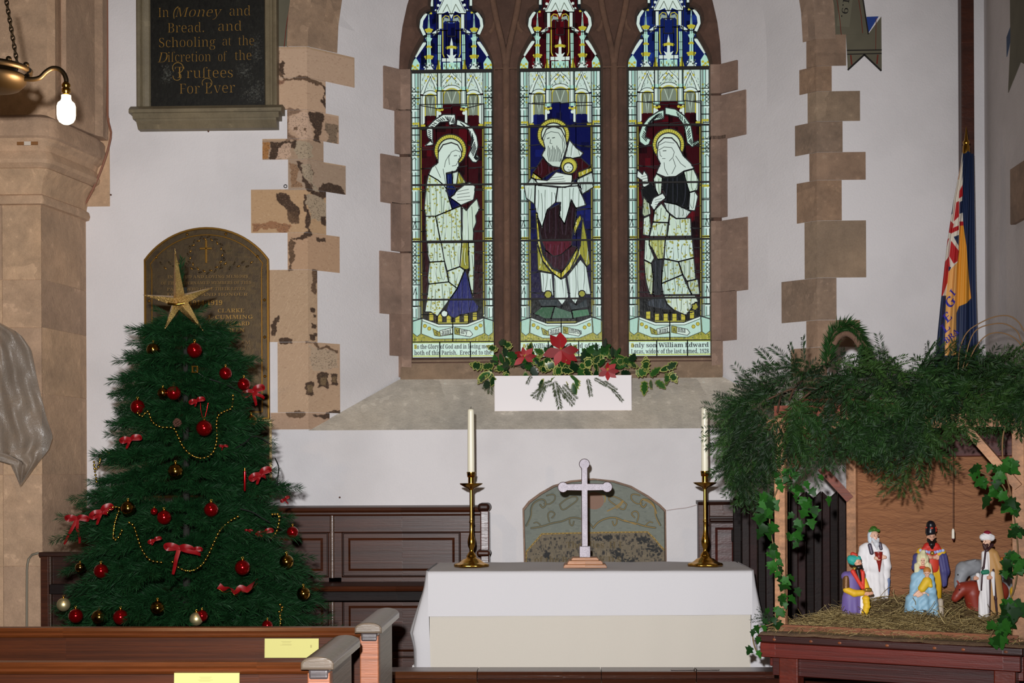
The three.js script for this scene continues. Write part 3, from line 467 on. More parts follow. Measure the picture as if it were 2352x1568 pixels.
function pinnacles(c, bg, W) {                                        // the painted canopy of a light head, centre line x = 94
  const st = (pts, col, w) => { c.strokeStyle = col; c.lineWidth = w; c.lineJoin = 'round'; c.beginPath(); pts.forEach((p, i) => (i ? c.lineTo(p[0], p[1]) : c.moveTo(p[0], p[1]))); c.stroke(); };
  const po = (pts, col) => { c.fillStyle = col; c.beginPath(); pts.forEach((p, i) => (i ? c.lineTo(p[0], p[1]) : c.moveTo(p[0], p[1]))); c.closePath(); c.fill(); };
  const K = '#1a1d22';
  for (const s of [-1, 1]) {
    const x = (d) => 94 + s * d;
    po([[x(34), 26], [x(18), -10], [x(6), -44], [x(0), -60], [x(0), 40], [x(8), 22], [x(26), 30]], GL.white); st([[x(31), 24], [x(14), -12], [x(4), -44]], K, 1.2); st([[x(20), 24], [x(10), 6], [x(0), 30]], '#6a6f60', 1.4);
    for (let i = 0; i < 5; i++) { c.fillStyle = GL.white; c.beginPath(); c.arc(x(35 - i * 5), 20 - i * 12, 3.4, 0, 7); c.fill(); }
    po([[x(30), 28], [x(22), 28], [x(22), 62], [x(30), 62]], GL.white); st([[x(22), 30], [x(22), 62]], K, 1); st([[x(20), 62], [x(20), 38], [x(14), 32], [x(6), 34], [x(4), 44]], GL.yellow, 2.2); po([[x(20), 50], [x(14), 44], [x(4), 50], [x(4), 40], [x(16), 36]], GL.grey);
    st([[x(42), 74], [x(27), 64]], GL.white, 7); st([[x(42), 78], [x(27), 68]], '#7d857c', 1.4);
    // inner shaft
    po([[x(31), 76], [x(24), 76], [x(25), 158], [x(33), 158]], GL.teal); st([[x(28), 76], [x(28), 158]], '#4f5a52', 1.2); st([[x(20), 64], [x(20), 120], [x(17), 128]], GL.yellow, 2.6); for (const yy of [100, 118, 136, 148]) { st([[x(33), yy], [x(24), yy]], '#30382f', 1.3); }
    po([[x(36), 158], [x(30), 132], [x(24), 158]], GL.yellow); st([[x(30), 134], [x(30), 158]], '#5c5a1c', 1);
    // outer shaft
    po([[x(57), 158], [x(56), 84], [x(52), 18], [x(48), 84], [x(47), 158]], GL.teal); st([[x(52), 40], [x(52), 158]], '#56605a', 1.4);
    for (const [yy, w] of [[24, 7], [62, 9], [66, 6], [102, 6], [124, 11], [128, 8]]) { c.fillStyle = GL.yellow; for (let i = -2; i <= 2; i++) { c.beginPath(); c.arc(x(52 + i * w / 2.6), yy + Math.abs(i), 2.6, 0, 7); c.fill(); } }
    po([[x(62), 78], [x(44), 84], [x(48), 92], [x(58), 90]], GL.teal);
    po([[x(65), 158], [x(52), 140], [x(40), 158]], GL.white); for (let i = 0; i < 10; i++) { c.fillStyle = i % 2 ? GL.white : '#5d6a60'; c.beginPath(); c.arc(x(41 + i * 2.4), 150 - (i % 3) * 4, 2, 0, 7); c.fill(); }
    // border of the head
    st([[x(45), -60], [x(45), 14], [x(58), 26], [x(70), 40], [x(71), 58], [x(60), 82]], K, 11); st([[x(45), -60], [x(45), 10]], GL.white, 6); st([[x(58), 26], [x(68), 42], [x(70), 58], [x(62), 76]], GL.white, 7); st([[x(60), 92], [x(84), 126]], GL.white, 7.5);
    po([[x(93), 158], [x(92), 140], [x(82), 128], [x(73), 142], [x(74), 158]], GL.teal); for (const [dx, dy] of [[78, 146], [84, 150], [90, 147], [80, 155], [88, 156]]) { c.fillStyle = GL.yellow; c.beginPath(); c.arc(x(dx), dy, 3, 0, 7); c.fill(); }
  }
  po([[90, 158], [91, 96], [94, 82], [97, 96], [98, 158]], GL.white); c.fillStyle = GL.yellow; for (const dx of [-10, -5, 0, 5, 10]) { c.beginPath(); c.arc(94 + dx, 104 + Math.abs(dx) * 0.2, 3.6, 0, 7); c.fill(); }
  po([[82, 120], [90, 124], [94, 114], [98, 124], [106, 120], [100, 130], [116, 130], [116, 138], [72, 138], [72, 130], [88, 130]], GL.white); po([[74, 140], [114, 140], [114, 158], [74, 158]], GL.teal); for (let i = 0; i < 9; i++) { c.fillStyle = i % 2 ? GL.yellow : '#55604f'; c.fillRect(76 + i * 4.2, 144 + (i % 3) * 4, 2, 6); }
}
function canopy(c) {                                                  // three painted gables under the head
  const st = (pts, col, w) => { c.strokeStyle = col; c.lineWidth = w; c.lineJoin = 'round'; c.lineCap = 'round'; c.beginPath(); pts.forEach((p, i) => (i ? c.lineTo(p[0], p[1]) : c.moveTo(p[0], p[1]))); c.stroke(); c.lineCap = 'butt'; };
  const K = '#23272a', ogee = (x0, top, w, base) => Array.from({ length: 13 }, (_, i) => { const t = i / 12 * 2 - 1, a = Math.abs(t); return [x0 + t * w, top + (base - top) * (a < 0.5 ? Math.pow(a * 2, 0.75) * 0.45 : 0.45 + (a - 0.5) * 1.1)]; });
  const roundArch = (x0, top, w, base) => [[x0 - w, base], ...Array.from({ length: 11 }, (_, i) => { const a = Math.PI * (1 - i / 10); return [x0 + Math.cos(a) * w, top + w * 0.9 - Math.sin(a) * w * 0.9]; }), [x0 + w, base]];
  for (const [x0, w, top, base] of [[94, 19, 200, 236], [45, 12, 212, 262], [143, 12, 212, 262]]) {
    const a = roundArch(x0, top, w, base); c.fillStyle = '#8a8f7e'; c.beginPath(); a.forEach((p, i) => (i ? c.lineTo(p[0], p[1]) : c.moveTo(p[0], p[1]))); c.fill();
    st([[x0, base], [x0 - w * 0.5, top + 8]], '#c7cdbd', 2); st([[x0, base], [x0 + w * 0.5, top + 8]], '#c7cdbd', 2); st([[x0, base], [x0, top + 4]], '#6d7268', 1.4);
    st(a, GL.yellow, 2.6); st(roundArch(x0, top - 4, w + 4, base + (x0 === 94 ? 0 : 16)), GL.white, 5.5); st(roundArch(x0, top - 8, w + 7.5, base + (x0 === 94 ? 0 : 20)), K, 1.3);
    st(ogee(x0, 166, x0 === 94 ? 26 : 19, x0 === 94 ? 198 : 210), GL.white, 5); st(ogee(x0, 171, x0 === 94 ? 22 : 15, x0 === 94 ? 199 : 211), '#39403c', 1.4); st(ogee(x0, 162, x0 === 94 ? 30 : 22, x0 === 94 ? 196 : 208), '#39403c', 1);
    for (let i = 0; i < 6; i++) { const s = i % 2 ? 1 : -1; c.fillStyle = i < 3 ? GL.yellow : '#dfe9dc'; c.beginPath(); c.arc(x0 + s * (5 + i * 2.6), 172 + i * 4.6, 2.4, 0, 7); c.fill(); }
  }
  for (const x of [66, 122]) { c.fillStyle = GL.white; c.fillRect(x - 5, 163, 10, 80); c.fillStyle = '#9aa79e'; c.fillRect(x + 1, 163, 4, 80); c.fillStyle = GL.teal; c.fillRect(x - 9, 196, 18, 8); c.fillRect(x - 7, 236, 14, 8); st([[x - 5, 163], [x - 5, 243]], K, 1.2); st([[x + 5, 163], [x + 5, 243]], K, 1.2); c.fillStyle = GL.yellow; for (const [dx, dy] of [[-6, 248], [0, 250], [6, 248], [-8, 205], [8, 205]]) { c.beginPath(); c.arc(x + dx, dy, 3.2, 0, 7); c.fill(); } c.fillStyle = GL.white; c.beginPath(); c.arc(x, 257, 4, 0, 7); c.fill(); }
}
function pilasters(c, W) {
  for (const s of [0, 1]) {
    const x = (d) => (s ? W - d : d), R = (a, b, y0, y1, col) => { c.fillStyle = col; c.fillRect(Math.min(x(a), x(b)), y0, Math.abs(b - a), y1 - y0); };
    R(0, 21, 160, 742, GL.teal); R(0, 3, 160, 742, '#2e3430'); R(3, 9, 160, 742, '#eaf5ee'); R(9, 10.4, 160, 742, '#29302c'); R(10.4, 14.4, 160, 742, '#bfe3d6'); R(14.4, 19, 160, 742, '#8f9a92'); R(19, 20.2, 291, 742, '#20241f'); R(20.2, 24, 291, 742, GL.yellow); R(24, 25, 291, 742, '#1b1d18');
    const vine = (y0, y1) => { for (let y = y0; y < y1; y += 9) { c.strokeStyle = '#3c453f'; c.lineWidth = 1.3; c.beginPath(); c.moveTo(x(3), y); c.lineTo(x(12), y + 9); c.moveTo(x(12), y); c.lineTo(x(3), y + 9); c.stroke(); c.fillStyle = '#f2f6ea'; c.beginPath(); c.arc(x(7.5), y, 2.2, 0, 7); c.fill(); c.fillStyle = GL.olive; c.fillRect(Math.min(x(14), x(18)), y, 4, 4); } };
    vine(196, 240); vine(318, 356); vine(558, 648);
    for (const y of [206, 246, 284, 322, 352, 386, 430, 458, 490, 522, 546, 600, 650, 700]) { R(2, 20, y, y + 2, '#2a312c'); R(2, 14, y + 2, y + 6, '#e6f2ea'); }
    for (const y of [280, 430, 546]) { c.fillStyle = GL.yellow; for (const d of [6, 12, 18]) { c.beginPath(); c.arc(x(d), y, 3, 0, 7); c.fill(); } }
    for (const y of [506, 660]) { c.strokeStyle = '#2a312c'; c.lineWidth = 1.4; c.beginPath(); c.moveTo(x(4), y + 14); c.lineTo(x(8), y); c.lineTo(x(12), y + 14); c.stroke(); }
    // canopy columns
    R(22, 28, 214, 284, GL.white); R(28, 30, 214, 284, '#7b837c'); c.fillStyle = GL.yellow; for (const d of [20, 25, 30]) { c.beginPath(); c.arc(x(d), 285, 3.2, 0, 7); c.fill(); }
    R(13, 20, 690, 735, '#9aa398'); R(18, 24, 690, 702, GL.yellow); R(19, 23, 702, 736, '#d7e6da');
  }
}
function base(c, W, f) {
  const po = (pts, col, stroke) => { c.fillStyle = col; c.beginPath(); pts.forEach((p, i) => (i ? c.lineTo(p[0], p[1]) : c.moveTo(p[0], p[1]))); c.closePath(); c.fill(); if (stroke) { c.strokeStyle = stroke; c.lineWidth = 1.4; c.stroke(); } };
  c.fillStyle = GL.olive; c.fillRect(0, 738, W, 46); for (let i = 0; i < 60; i++) { c.fillStyle = i % 2 ? '#6f7426' : '#c8b84c'; c.fillRect(rnd() * W, 764 + rnd() * 16, 3, 4); }
  po([[24, 728], [62, 742], [126, 742], [164, 728], [166, 764], [136, 776], [52, 776], [22, 764]], '#cfe6d8', '#3a443e'); po([[24, 728], [62, 742], [126, 742], [164, 728], [164, 734], [128, 748], [60, 748], [24, 734]], '#eef5ea', '#4a544c');
  for (const s of [0, 1]) { const x = (d) => (s ? W - d : d); po([[x(2), 726], [x(22), 730], [x(20), 764], [x(12), 770], [x(2), 762]], '#bcdccb', '#3a443e'); for (const [a, b] of [[30, 746], [40, 752]]) { c.fillStyle = GL.yellow; c.beginPath(); c.arc(x(a), b, 4, 0, 7); c.fill(); c.strokeStyle = '#6b6420'; c.lineWidth = 1; c.stroke(); } }
  po([[48, 752], [62, 760], [92, 756], [92, 766], [64, 770], [52, 768]], GL.olive, '#494a1a'); po([[64, 757], [94, 750], [94, 764], [66, 769]], '#eaf0e2', '#333'); po([[98, 750], [134, 758], [140, 766], [134, 772], [98, 765]], '#eaf0e2', '#333'); po([[98, 750], [110, 752], [110, 767], [98, 765]], GL.olive, '#494a1a');
  c.fillStyle = '#15171a'; c.font = 'bold 13px serif'; c.save(); c.transform(0.86, -0.12, 0, 1.25, 68, 767); c.fillText(f.name[0], 0, 0); c.restore(); c.save(); c.transform(0.72, 0.10, 0, 1.25, 112, 764); c.fillText(f.name[1], 0, 0); c.restore();
  c.fillStyle = '#33340f'; c.font = 'bold 12px serif'; c.fillText(f.cap[0], 54, 768); c.fillText(f.cap[1], 99.5, 764);
  c.fillStyle = '#dff0e2'; c.fillRect(0, 784, W, 34); c.fillStyle = '#c9cf6a'; c.fillRect(0, 783, W, 3); c.fillRect(0, 814, W, 4);
  c.fillStyle = '#14161a'; [0, 1].forEach((i) => { c.font = 'bold 14px serif'; const m = c.measureText(f.words[i]).width; c.save(); c.translate(5, 799 + i * 14); c.scale((W - 10) / m, 1); c.fillText(f.words[i], 0, 0); c.restore(); });
  c.fillStyle = 'rgba(190,170,40,0.75)'; c.fillRect(5, 789, 6, 10); 
}
function paintLight(i) {
  const L = LIGHTS[i], f = FIG[i], S = 2.2, H = 915, Y0 = -98;
  return canvasTex(Math.round(L.w * S), Math.round(H * S), (c, w, h) => {
    c.scale(S * L.w / 188, S); c.translate(0, -Y0); reseed(500 + i); const W = 188;
    c.fillStyle = f.bgHead; c.fillRect(0, Y0, W, 260); for (let k = 0; k < 70; k++) { c.fillStyle = k % 2 ? 'rgba(0,0,10,0.5)' : 'rgba(60,100,210,0.2)'; if (i === 1) c.fillStyle = k % 2 ? 'rgba(10,0,0,0.5)' : 'rgba(190,20,30,0.3)'; c.fillRect(rnd() * W, Y0 + rnd() * 258, 6 + rnd() * 14, 10 + rnd() * 24); }
    c.fillStyle = f.bg; c.fillRect(0, 160, W, 590); for (let k = 0; k < 90; k++) { c.fillStyle = k % 3 ? (i === 1 ? 'rgba(6,6,40,0.5)' : 'rgba(16,2,8,0.55)') : (i === 1 ? 'rgba(40,60,180,0.22)' : 'rgba(150,16,30,0.3)'); c.fillRect(rnd() * W, 200 + rnd() * 480, 6 + rnd() * 22, 8 + rnd() * 34); }
    c.fillStyle = i === 1 ? 'rgba(40,20,40,0.5)' : 'rgba(20,8,18,0.35)'; c.fillRect(0, 552, W, 140);
    c.fillStyle = '#10110f'; c.fillRect(20, 688, W - 40, 60); if (i !== 1) for (let k = 0; k < 26; k++) { c.fillStyle = (k + (k / 13 | 0)) % 2 ? GL.yellow : '#141512'; c.fillRect(30 + (k % 13) * 10, 724 + (k / 13 | 0) * 9 - Math.abs((k % 13) - 6) * 1.6, 9.4, 8.4); }
    pinnacles(c, f.bgHead, W); pilasters(c, W);
    c.fillStyle = '#dfe9df'; c.beginPath(); c.moveTo(20, 161); c.lineTo(168, 161); c.lineTo(168, 212); c.lineTo(160, 212); c.lineTo(160, 225); c.lineTo(130, 225); c.lineTo(120, 240); c.lineTo(115, 205); c.lineTo(72, 205); c.lineTo(68, 240); c.lineTo(58, 225); c.lineTo(28, 225); c.lineTo(28, 212); c.lineTo(20, 212); c.closePath(); c.fill();
    for (let k = 0; k < 120; k++) { c.strokeStyle = k % 3 ? 'rgba(60,74,66,0.55)' : 'rgba(190,176,60,0.8)'; c.lineWidth = 1.2; const x = 22 + rnd() * 144, y = 163 + rnd() * 36; c.beginPath(); c.moveTo(x, y); c.lineTo(x + rr(-3, 3), y + rr(2, 8)); c.stroke(); }
    canopy(c); base(c, W, f);
    c.save(); c.scale(188 / L.w, 1); c.translate(-L.x0, 0);
    for (const [pts, col, kind] of f.parts) {
      const path = new Path2D(); pts.forEach((p, k) => (k ? path.lineTo(p[0], p[1]) : path.moveTo(p[0], p[1]))); path.closePath(); c.fillStyle = col; c.fill(path); c.save(); c.clip(path);
      const xs = pts.map((p) => p[0]), ys = pts.map((p) => p[1]), x0 = Math.min(...xs), x1 = Math.max(...xs), y0 = Math.min(...ys), y1 = Math.max(...ys), w2 = x1 - x0, h2 = y1 - y0, cx = (x0 + x1) / 2;
      const fold = (n, col2, lw) => { for (let k = 0; k < n; k++) { const x = x0 + w2 * (k + 0.5 + rr(-0.3, 0.3)) / n; c.strokeStyle = col2; c.lineWidth = lw; c.beginPath(); c.moveTo(x, y0 + rr(0, h2 * 0.3)); c.bezierCurveTo(x + rr(-4, 4), y0 + h2 * 0.4, x + rr(-5, 5), y0 + h2 * 0.7, x + rr(-6, 6), y1 - rr(0, h2 * 0.2)); c.stroke(); } };
      const dark = col === GL.black || col === GL.blue || col === GL.blue2 || col === GL.deep || col === GL.red || /^#(2|3|5)/.test(col);
      if (kind === 'folds' || kind === 'brocade') { fold(Math.max(2, Math.round(w2 / 11)), dark ? 'rgba(0,0,0,0.5)' : 'rgba(62,72,62,0.75)', 1.3); fold(Math.max(1, Math.round(w2 / 14)), dark ? 'rgba(150,140,170,0.25)' : 'rgba(255,255,255,0.6)', 2); }
      if (kind === 'brocade') for (let k = 0; k < w2 * h2 / 90; k++) { const x = x0 + rnd() * w2, y = y0 + rnd() * h2; c.fillStyle = rnd() < 0.8 ? 'rgba(166,150,44,0.75)' : 'rgba(90,86,30,0.7)'; c.beginPath(); c.ellipse(x, y, rr(1, 3.4), rr(1, 2.6), rnd() * 3, 0, 7); c.fill(); }
      if (kind === 'halo') { c.strokeStyle = '#8a7a20'; c.lineWidth = 1; for (let k = 0; k < 40; k++) { const a = k / 40 * 6.283; c.beginPath(); c.moveTo(cx + Math.cos(a) * w2 * 0.39, (y0 + y1) / 2 + Math.sin(a) * w2 * 0.39); c.lineTo(cx + Math.cos(a) * w2 * 0.49, (y0 + y1) / 2 + Math.sin(a) * w2 * 0.49); c.stroke(); } }
      if (kind === 'scroll') { c.strokeStyle = '#1c1e20'; c.lineWidth = 2.2; const n = 22; for (let k = 0; k < n; k++) { const x = x0 + 4 + rnd() * (w2 - 8); c.beginPath(); for (let y = y0; y < y1; y += 4) { } } for (let k = 0; k < pts.length / 2 - 2; k++) { const a = pts[k + 1], b = pts[pts.length - 2 - k], p = pts[k + 2]; for (let t = 0; t < 4; t++) { const u = (t + 0.4) / 4.6, ax = lerp(a[0], p[0], u), ay = lerp(a[1], p[1], u), q = pts[Math.max(0, pts.length - 3 - k)], bx = lerp(b[0], q[0], u), by = lerp(b[1], q[1], u); c.lineWidth = 1.9; c.beginPath(); c.moveTo(lerp(ax, bx, 0.25), lerp(ay, by, 0.25)); c.lineTo(lerp(ax, bx, 0.75), lerp(ay, by, 0.75)); c.stroke(); } } }
      const ink = (pp, lw = 1.2) => { c.strokeStyle = 'rgba(50,56,52,0.85)'; c.lineWidth = lw; c.beginPath(); pp.forEach((p, k) => (k ? c.lineTo(p[0], p[1]) : c.moveTo(p[0], p[1]))); c.stroke(); };
      if (kind === 'faceR') { ink(cA([[590, 1280], [585, 1220], [605, 1180], [640, 1165], [675, 1180]])); ink(cA([[625, 1210], [650, 1208]]), 1.6); ink(cA([[668, 1205], [672, 1230], [660, 1236], [664, 1250], [652, 1258]])); ink(cA([[550, 1300], [560, 1250], [590, 1200]])); ink(cA([[480, 1290], [520, 1380]])); ink(cA([[540, 1310], [560, 1430]])); ink(cA([[610, 1290], [640, 1286], [655, 1262]])); }
      if (kind === 'beard') { for (let k = 0; k < 9; k++) ink(cC([[410 + k * 11, 1140 + (k % 3) * 14], [405 + k * 13, 1210], [415 + k * 12, 1265]]), 1.4); ink(cC([[400, 1085], [420, 1078]]), 2); ink(cC([[440, 1080], [462, 1076]]), 2); ink(cC([[428, 1090], [422, 1120], [440, 1125]])); ink(cC([[375, 1100], [390, 1050], [430, 1030], [490, 1040], [520, 1090], [525, 1180], [500, 1270]])); ink(cC([[520, 1060], [540, 1130], [530, 1200]])); }
      if (kind === 'faceL') { ink(cE([[385, 1185], [430, 1160], [490, 1165], [510, 1200], [500, 1240], [470, 1270]])); ink(cE([[420, 1190], [448, 1188]]), 1.8); ink(cE([[395, 1190], [400, 1225], [412, 1235]])); ink(cE([[415, 1250], [440, 1250]])); ink(cE([[520, 1230], [560, 1290], [600, 1320]])); ink(cE([[430, 1280], [435, 1330], [460, 1380]])); ink(cE([[500, 1250], [520, 1310], [490, 1370]])); ink(cE([[380, 1150], [440, 1120], [510, 1130]])); }
      if (kind === 'faceB') { ink([[1303, 384], [1306, 383]]); ink([[1310, 384], [1313, 385]]); ink([[1305, 390], [1310, 391]]); }
      if (kind === 'hand') { for (let k = 0; k < 4; k++) ink([[x0 + w2 * 0.3, y0 + h2 * (0.4 + k * 0.13)], [x0 + w2 * (0.75 + k * 0.03), y0 + h2 * (0.3 + k * 0.15)]], 1); }
      c.restore();
    }
    c.restore();
  });
}
function panesOf(i) {
  const L = LIGHTS[i], f = FIG[i], W = L.w, polys = [], k = W / 188, abs = (l) => l.map(([x, y]) => [L.x0 + x * k, y]);
  const rect = (a, b, y0, y1) => polys.push(abs([[a, y0], [b, y0], [b, y1], [a, y1]]));
  reseed(900 + i);
  rect(-4, 192, -110, 160); rect(60, 128, -110, 28); rect(64, 124, 28, 66); rect(20, 60, 22, 90); rect(128, 168, 22, 90); rect(0, 36, 92, 160); rect(36, 62, 74, 160); rect(62, 82, 66, 160); rect(82, 106, 66, 160); rect(106, 126, 66, 160); rect(126, 152, 74, 160); rect(152, 188, 92, 160); rect(84, 104, 46, 80);
  for (let y = 160; y < 742; y += 0) { const h = [44, 40, 38, 56, 62, 60][Math.floor((y / 37) % 6)]; rect(-4, 22, y, Math.min(742, y + h)); rect(166, 192, y, Math.min(742, y + h)); y += h; }
  for (const [a, b, c, d] of [[22, 62, 160, 215], [62, 126, 160, 205], [126, 166, 160, 215], [22, 34, 215, 291], [154, 166, 215, 291], [34, 60, 215, 262], [128, 154, 215, 262], [60, 74, 205, 262], [114, 128, 205, 262], [74, 114, 205, 240]]) rect(a, b, c, d);
  rect(20, 168, 236, 745);
  for (let y = 240; y < 740; y += 48) for (let x = 22; x < 166; x += 36) polys.push(abs([[x, y + rr(-6, 6)], [x + 36, y + rr(-6, 6)], [x + 36, y + 48], [x, y + 48]]));
  for (const p of f.parts) polys.push(p[0]);
  polys.push(abs([[-2, 736], [24, 728], [62, 742], [94, 742], [94, 783], [-2, 783]]), abs([[94, 742], [126, 742], [164, 728], [190, 736], [190, 783], [94, 783]]));
  rect(-4, 64, 783, 818); rect(64, 134, 783, 818); rect(134, 192, 783, 818);
  return polys;
}
const inside = (pts, x, y) => { let r = false; for (let i = 0, j = pts.length - 1; i < pts.length; j = i++) { const [xi, yi] = pts[i], [xj, yj] = pts[j]; if (yi > y !== yj > y && x < (xj - xi) * (y - yi) / (yj - yi) + xi) r = !r; } return r; };
const leadMat = std({ color: C('#1b1c1f'), roughness: 0.6, metalness: 0.3 }), ironMat = std({ color: C('#17130f'), roughness: 0.7 });
const glassBump = texture(256, (x, y) => { const v = 255 * (0.5 * valueAt(N.b, x * 2, y * 2) + 0.5 * valueAt(N.c, x * 2, y * 2)); return [v, v, v]; }, false);
LIGHTS.forEach((L, i) => {
  const names3 = ['woman in white veil facing right under gothic canopy', 'bearded man holding a baby under gothic canopy', 'woman in white veil and dark dress facing left'];
  const w = new THREE.Group(); w.name = 'window_' + (i + 1); scene.add(w); struct(w, 'stained glass light, ' + names3[i], 'window');
  const map = paintLight(i), mat = phys({ map, transmission: 0.8, thickness: 0, roughness: 0.22, ior: 1.45, bumpMap: rep(glassBump, 3), bumpScale: 0.0012, specularIntensity: 0.5 });
  const out = lightOutline(L.w + 8).map(([x, y]) => [L.x0 - 4 + x, y]), polys = panesOf(i), Y0 = -98, H = 916, Wd = Math.ceil(L.w) + 8, xo = L.x0 - 4;
  const lab = new Int16Array(Wd * H).fill(-1);
  const barRow = (y) => { let r = 0; for (const b of BARS) if (y >= b) r++; return r; };
  polys.forEach((p, k) => { const xs = p.map((q) => q[0]), ys = p.map((q) => q[1]); const a = Math.max(0, Math.floor(Math.min(...xs) - xo)), b = Math.min(Wd, Math.ceil(Math.max(...xs) - xo) + 1), c0 = Math.max(0, Math.floor(Math.min(...ys) - Y0)), d = Math.min(H, Math.ceil(Math.max(...ys) - Y0) + 1); for (let y = c0; y < d; y++) for (let x = a; x < b; x++) if (inside(p, xo + x + 0.5, Y0 + y + 0.5)) lab[y * Wd + x] = k; });
  for (let y = 0; y < H; y++) for (let x = 0; x < Wd; x++) { const q = y * Wd + x; if (lab[q] >= 0) lab[q] = inside(out, xo + x + 0.5, Y0 + y + 0.5) ? lab[q] * 9 + barRow(y + Y0) : -1; }
  // connected pieces with the same number are one pane; runs of a row become quads
  const runs = new Map();
  for (let y = 0; y < H; y++) for (let x = 0; x < Wd;) { const v = lab[y * Wd + x]; let e = x + 1; while (e < Wd && lab[y * Wd + e] === v) e++; if (v >= 0) { if (!runs.has(v)) runs.set(v, []); runs.get(v).push([x, e, y]); } x = e; }
  const gX = (px) => glassX(px), gY = (py) => glassY(py), X0 = gX(L.x0), X1 = gX(L.x0 + L.w);
  const wx = (px) => X0 + (px - L.x0) / L.w * (X1 - X0), yA = gY(0), yB = gY(800), wy = (py) => yA + (yB - yA) * py / 800;
  for (const [v, list] of runs) {
    if (list.reduce((s, r) => s + r[1] - r[0], 0) < 30) continue;
    const open = new Map(), quads = [];
    for (const [a, b, y] of list) { const key = a + '_' + b; const o = open.get(key); if (o && o[3] === y) o[3] = y + 1; else { const q = [a, b, y, y + 1]; quads.push(q); open.set(key, q); } }
    const pos = [], uv = [], nor = [], tilt = rr(-0.0016, 0.0016);
    for (const [a, b, c, d] of quads) for (const [x, y] of [[a, d], [b, d], [b, c], [a, d], [b, c], [a, c]]) { const px = xo + x, py = Y0 + y; pos.push(wx(px), wy(py), ZG + tilt); nor.push(0, 0, 1); uv.push((px - L.x0) / L.w, 1 - (py - Y0) / 915); }
    const g = new THREE.BufferGeometry(); g.setAttribute('position', new THREE.Float32BufferAttribute(pos, 3)); g.setAttribute('normal', new THREE.Float32BufferAttribute(nor, 3)); g.setAttribute('uv', new THREE.Float32BufferAttribute(uv, 2));
    raw('pane', g, mat, w);
  }
  // lead cames along every outline that still divides two panes
  const cames = [], lv = (x, y) => { const a = Math.floor(x - xo), b = Math.floor(y - Y0); return a < 0 || b < 0 || a >= Wd || b >= H ? -1 : lab[b * Wd + a]; };
  const came = (p, q, wpx) => { const a = V(wx(p[0]), wy(p[1]), ZG + 0.001), b = V(wx(q[0]), wy(q[1]), ZG + 0.001), l = a.distanceTo(b); if (l < 0.001) return; const g = new THREE.BoxGeometry(l + 0.003, wpx * 0.00245, 0.009); g.rotateZ(Math.atan2(b.y - a.y, b.x - a.x)); g.translate((a.x + b.x) / 2, (a.y + b.y) / 2, ZG); cames.push(g); };
  const figStart = polys.length - 5 - FIG[i].parts.length;
  polys.forEach((p, k) => { for (let e = 0; e < p.length; e++) { const a = p[e], b = p[(e + 1) % p.length], l = Math.hypot(b[0] - a[0], b[1] - a[1]), n = Math.max(1, Math.round(l / 3)), nx = -(b[1] - a[1]) / (l || 1), ny = (b[0] - a[0]) / (l || 1); let from = -1;
    for (let s = 0; s <= n; s++) { const t = (s + 0.5) / n, x = lerp(a[0], b[0], t), y = lerp(a[1], b[1], t), u = lv(x + nx * 1.6, y + ny * 1.6), v = lv(x - nx * 1.6, y - ny * 1.6), keep = s < n && u !== v && u >= 0 && v >= 0 && (Math.floor(u / 9) === k || Math.floor(v / 9) === k) && Math.floor(u / 9) !== Math.floor(v / 9);
      if (keep && from < 0) from = s; if (!keep && from >= 0) { came([lerp(a[0], b[0], from / n), lerp(a[1], b[1], from / n)], [lerp(a[0], b[0], s / n), lerp(a[1], b[1], s / n)], k >= figStart ? 2.3 : 1.5); from = -1; } } } });
  const cm = mesh('lead_came', cames, leadMat, w); cm.userData.kind = 'stuff';
  for (const y of BARS.slice(2)) { const th = y === 160 ? 8 : y === 783 ? 2 : 4; mesh('saddle_bar', [box((L.w + 6) * pxm(ZG), th * pxm(ZG) * 0.95, 0.012, (X0 + X1) / 2, wy(y + (y === 160 ? 1 : 0)), ZG + 0.008)], ironMat, w); }
});
// ================================================================ things on the walls
function profileX(prof, x0, x1) {                                     // a moulding: outline in (z, y), run along x
  const g = extrude(shapeOf(prof.map(([z, y]) => [-z, y])), x1 - x0, 0); g.rotateY(Math.PI / 2); g.translate(x0, 0, 0); return g;
}
function profileY(prof, y0, y1) { const g = extrude(shapeOf(prof.map(([x, z]) => [x, -z])), y1 - y0, 0); g.rotateX(-Math.PI / 2); g.translate(0, y0, 0); return g; }
function decal(w, h, tex, o = {}) { const g = new THREE.PlaneGeometry(w, h); return keepUV(g); }

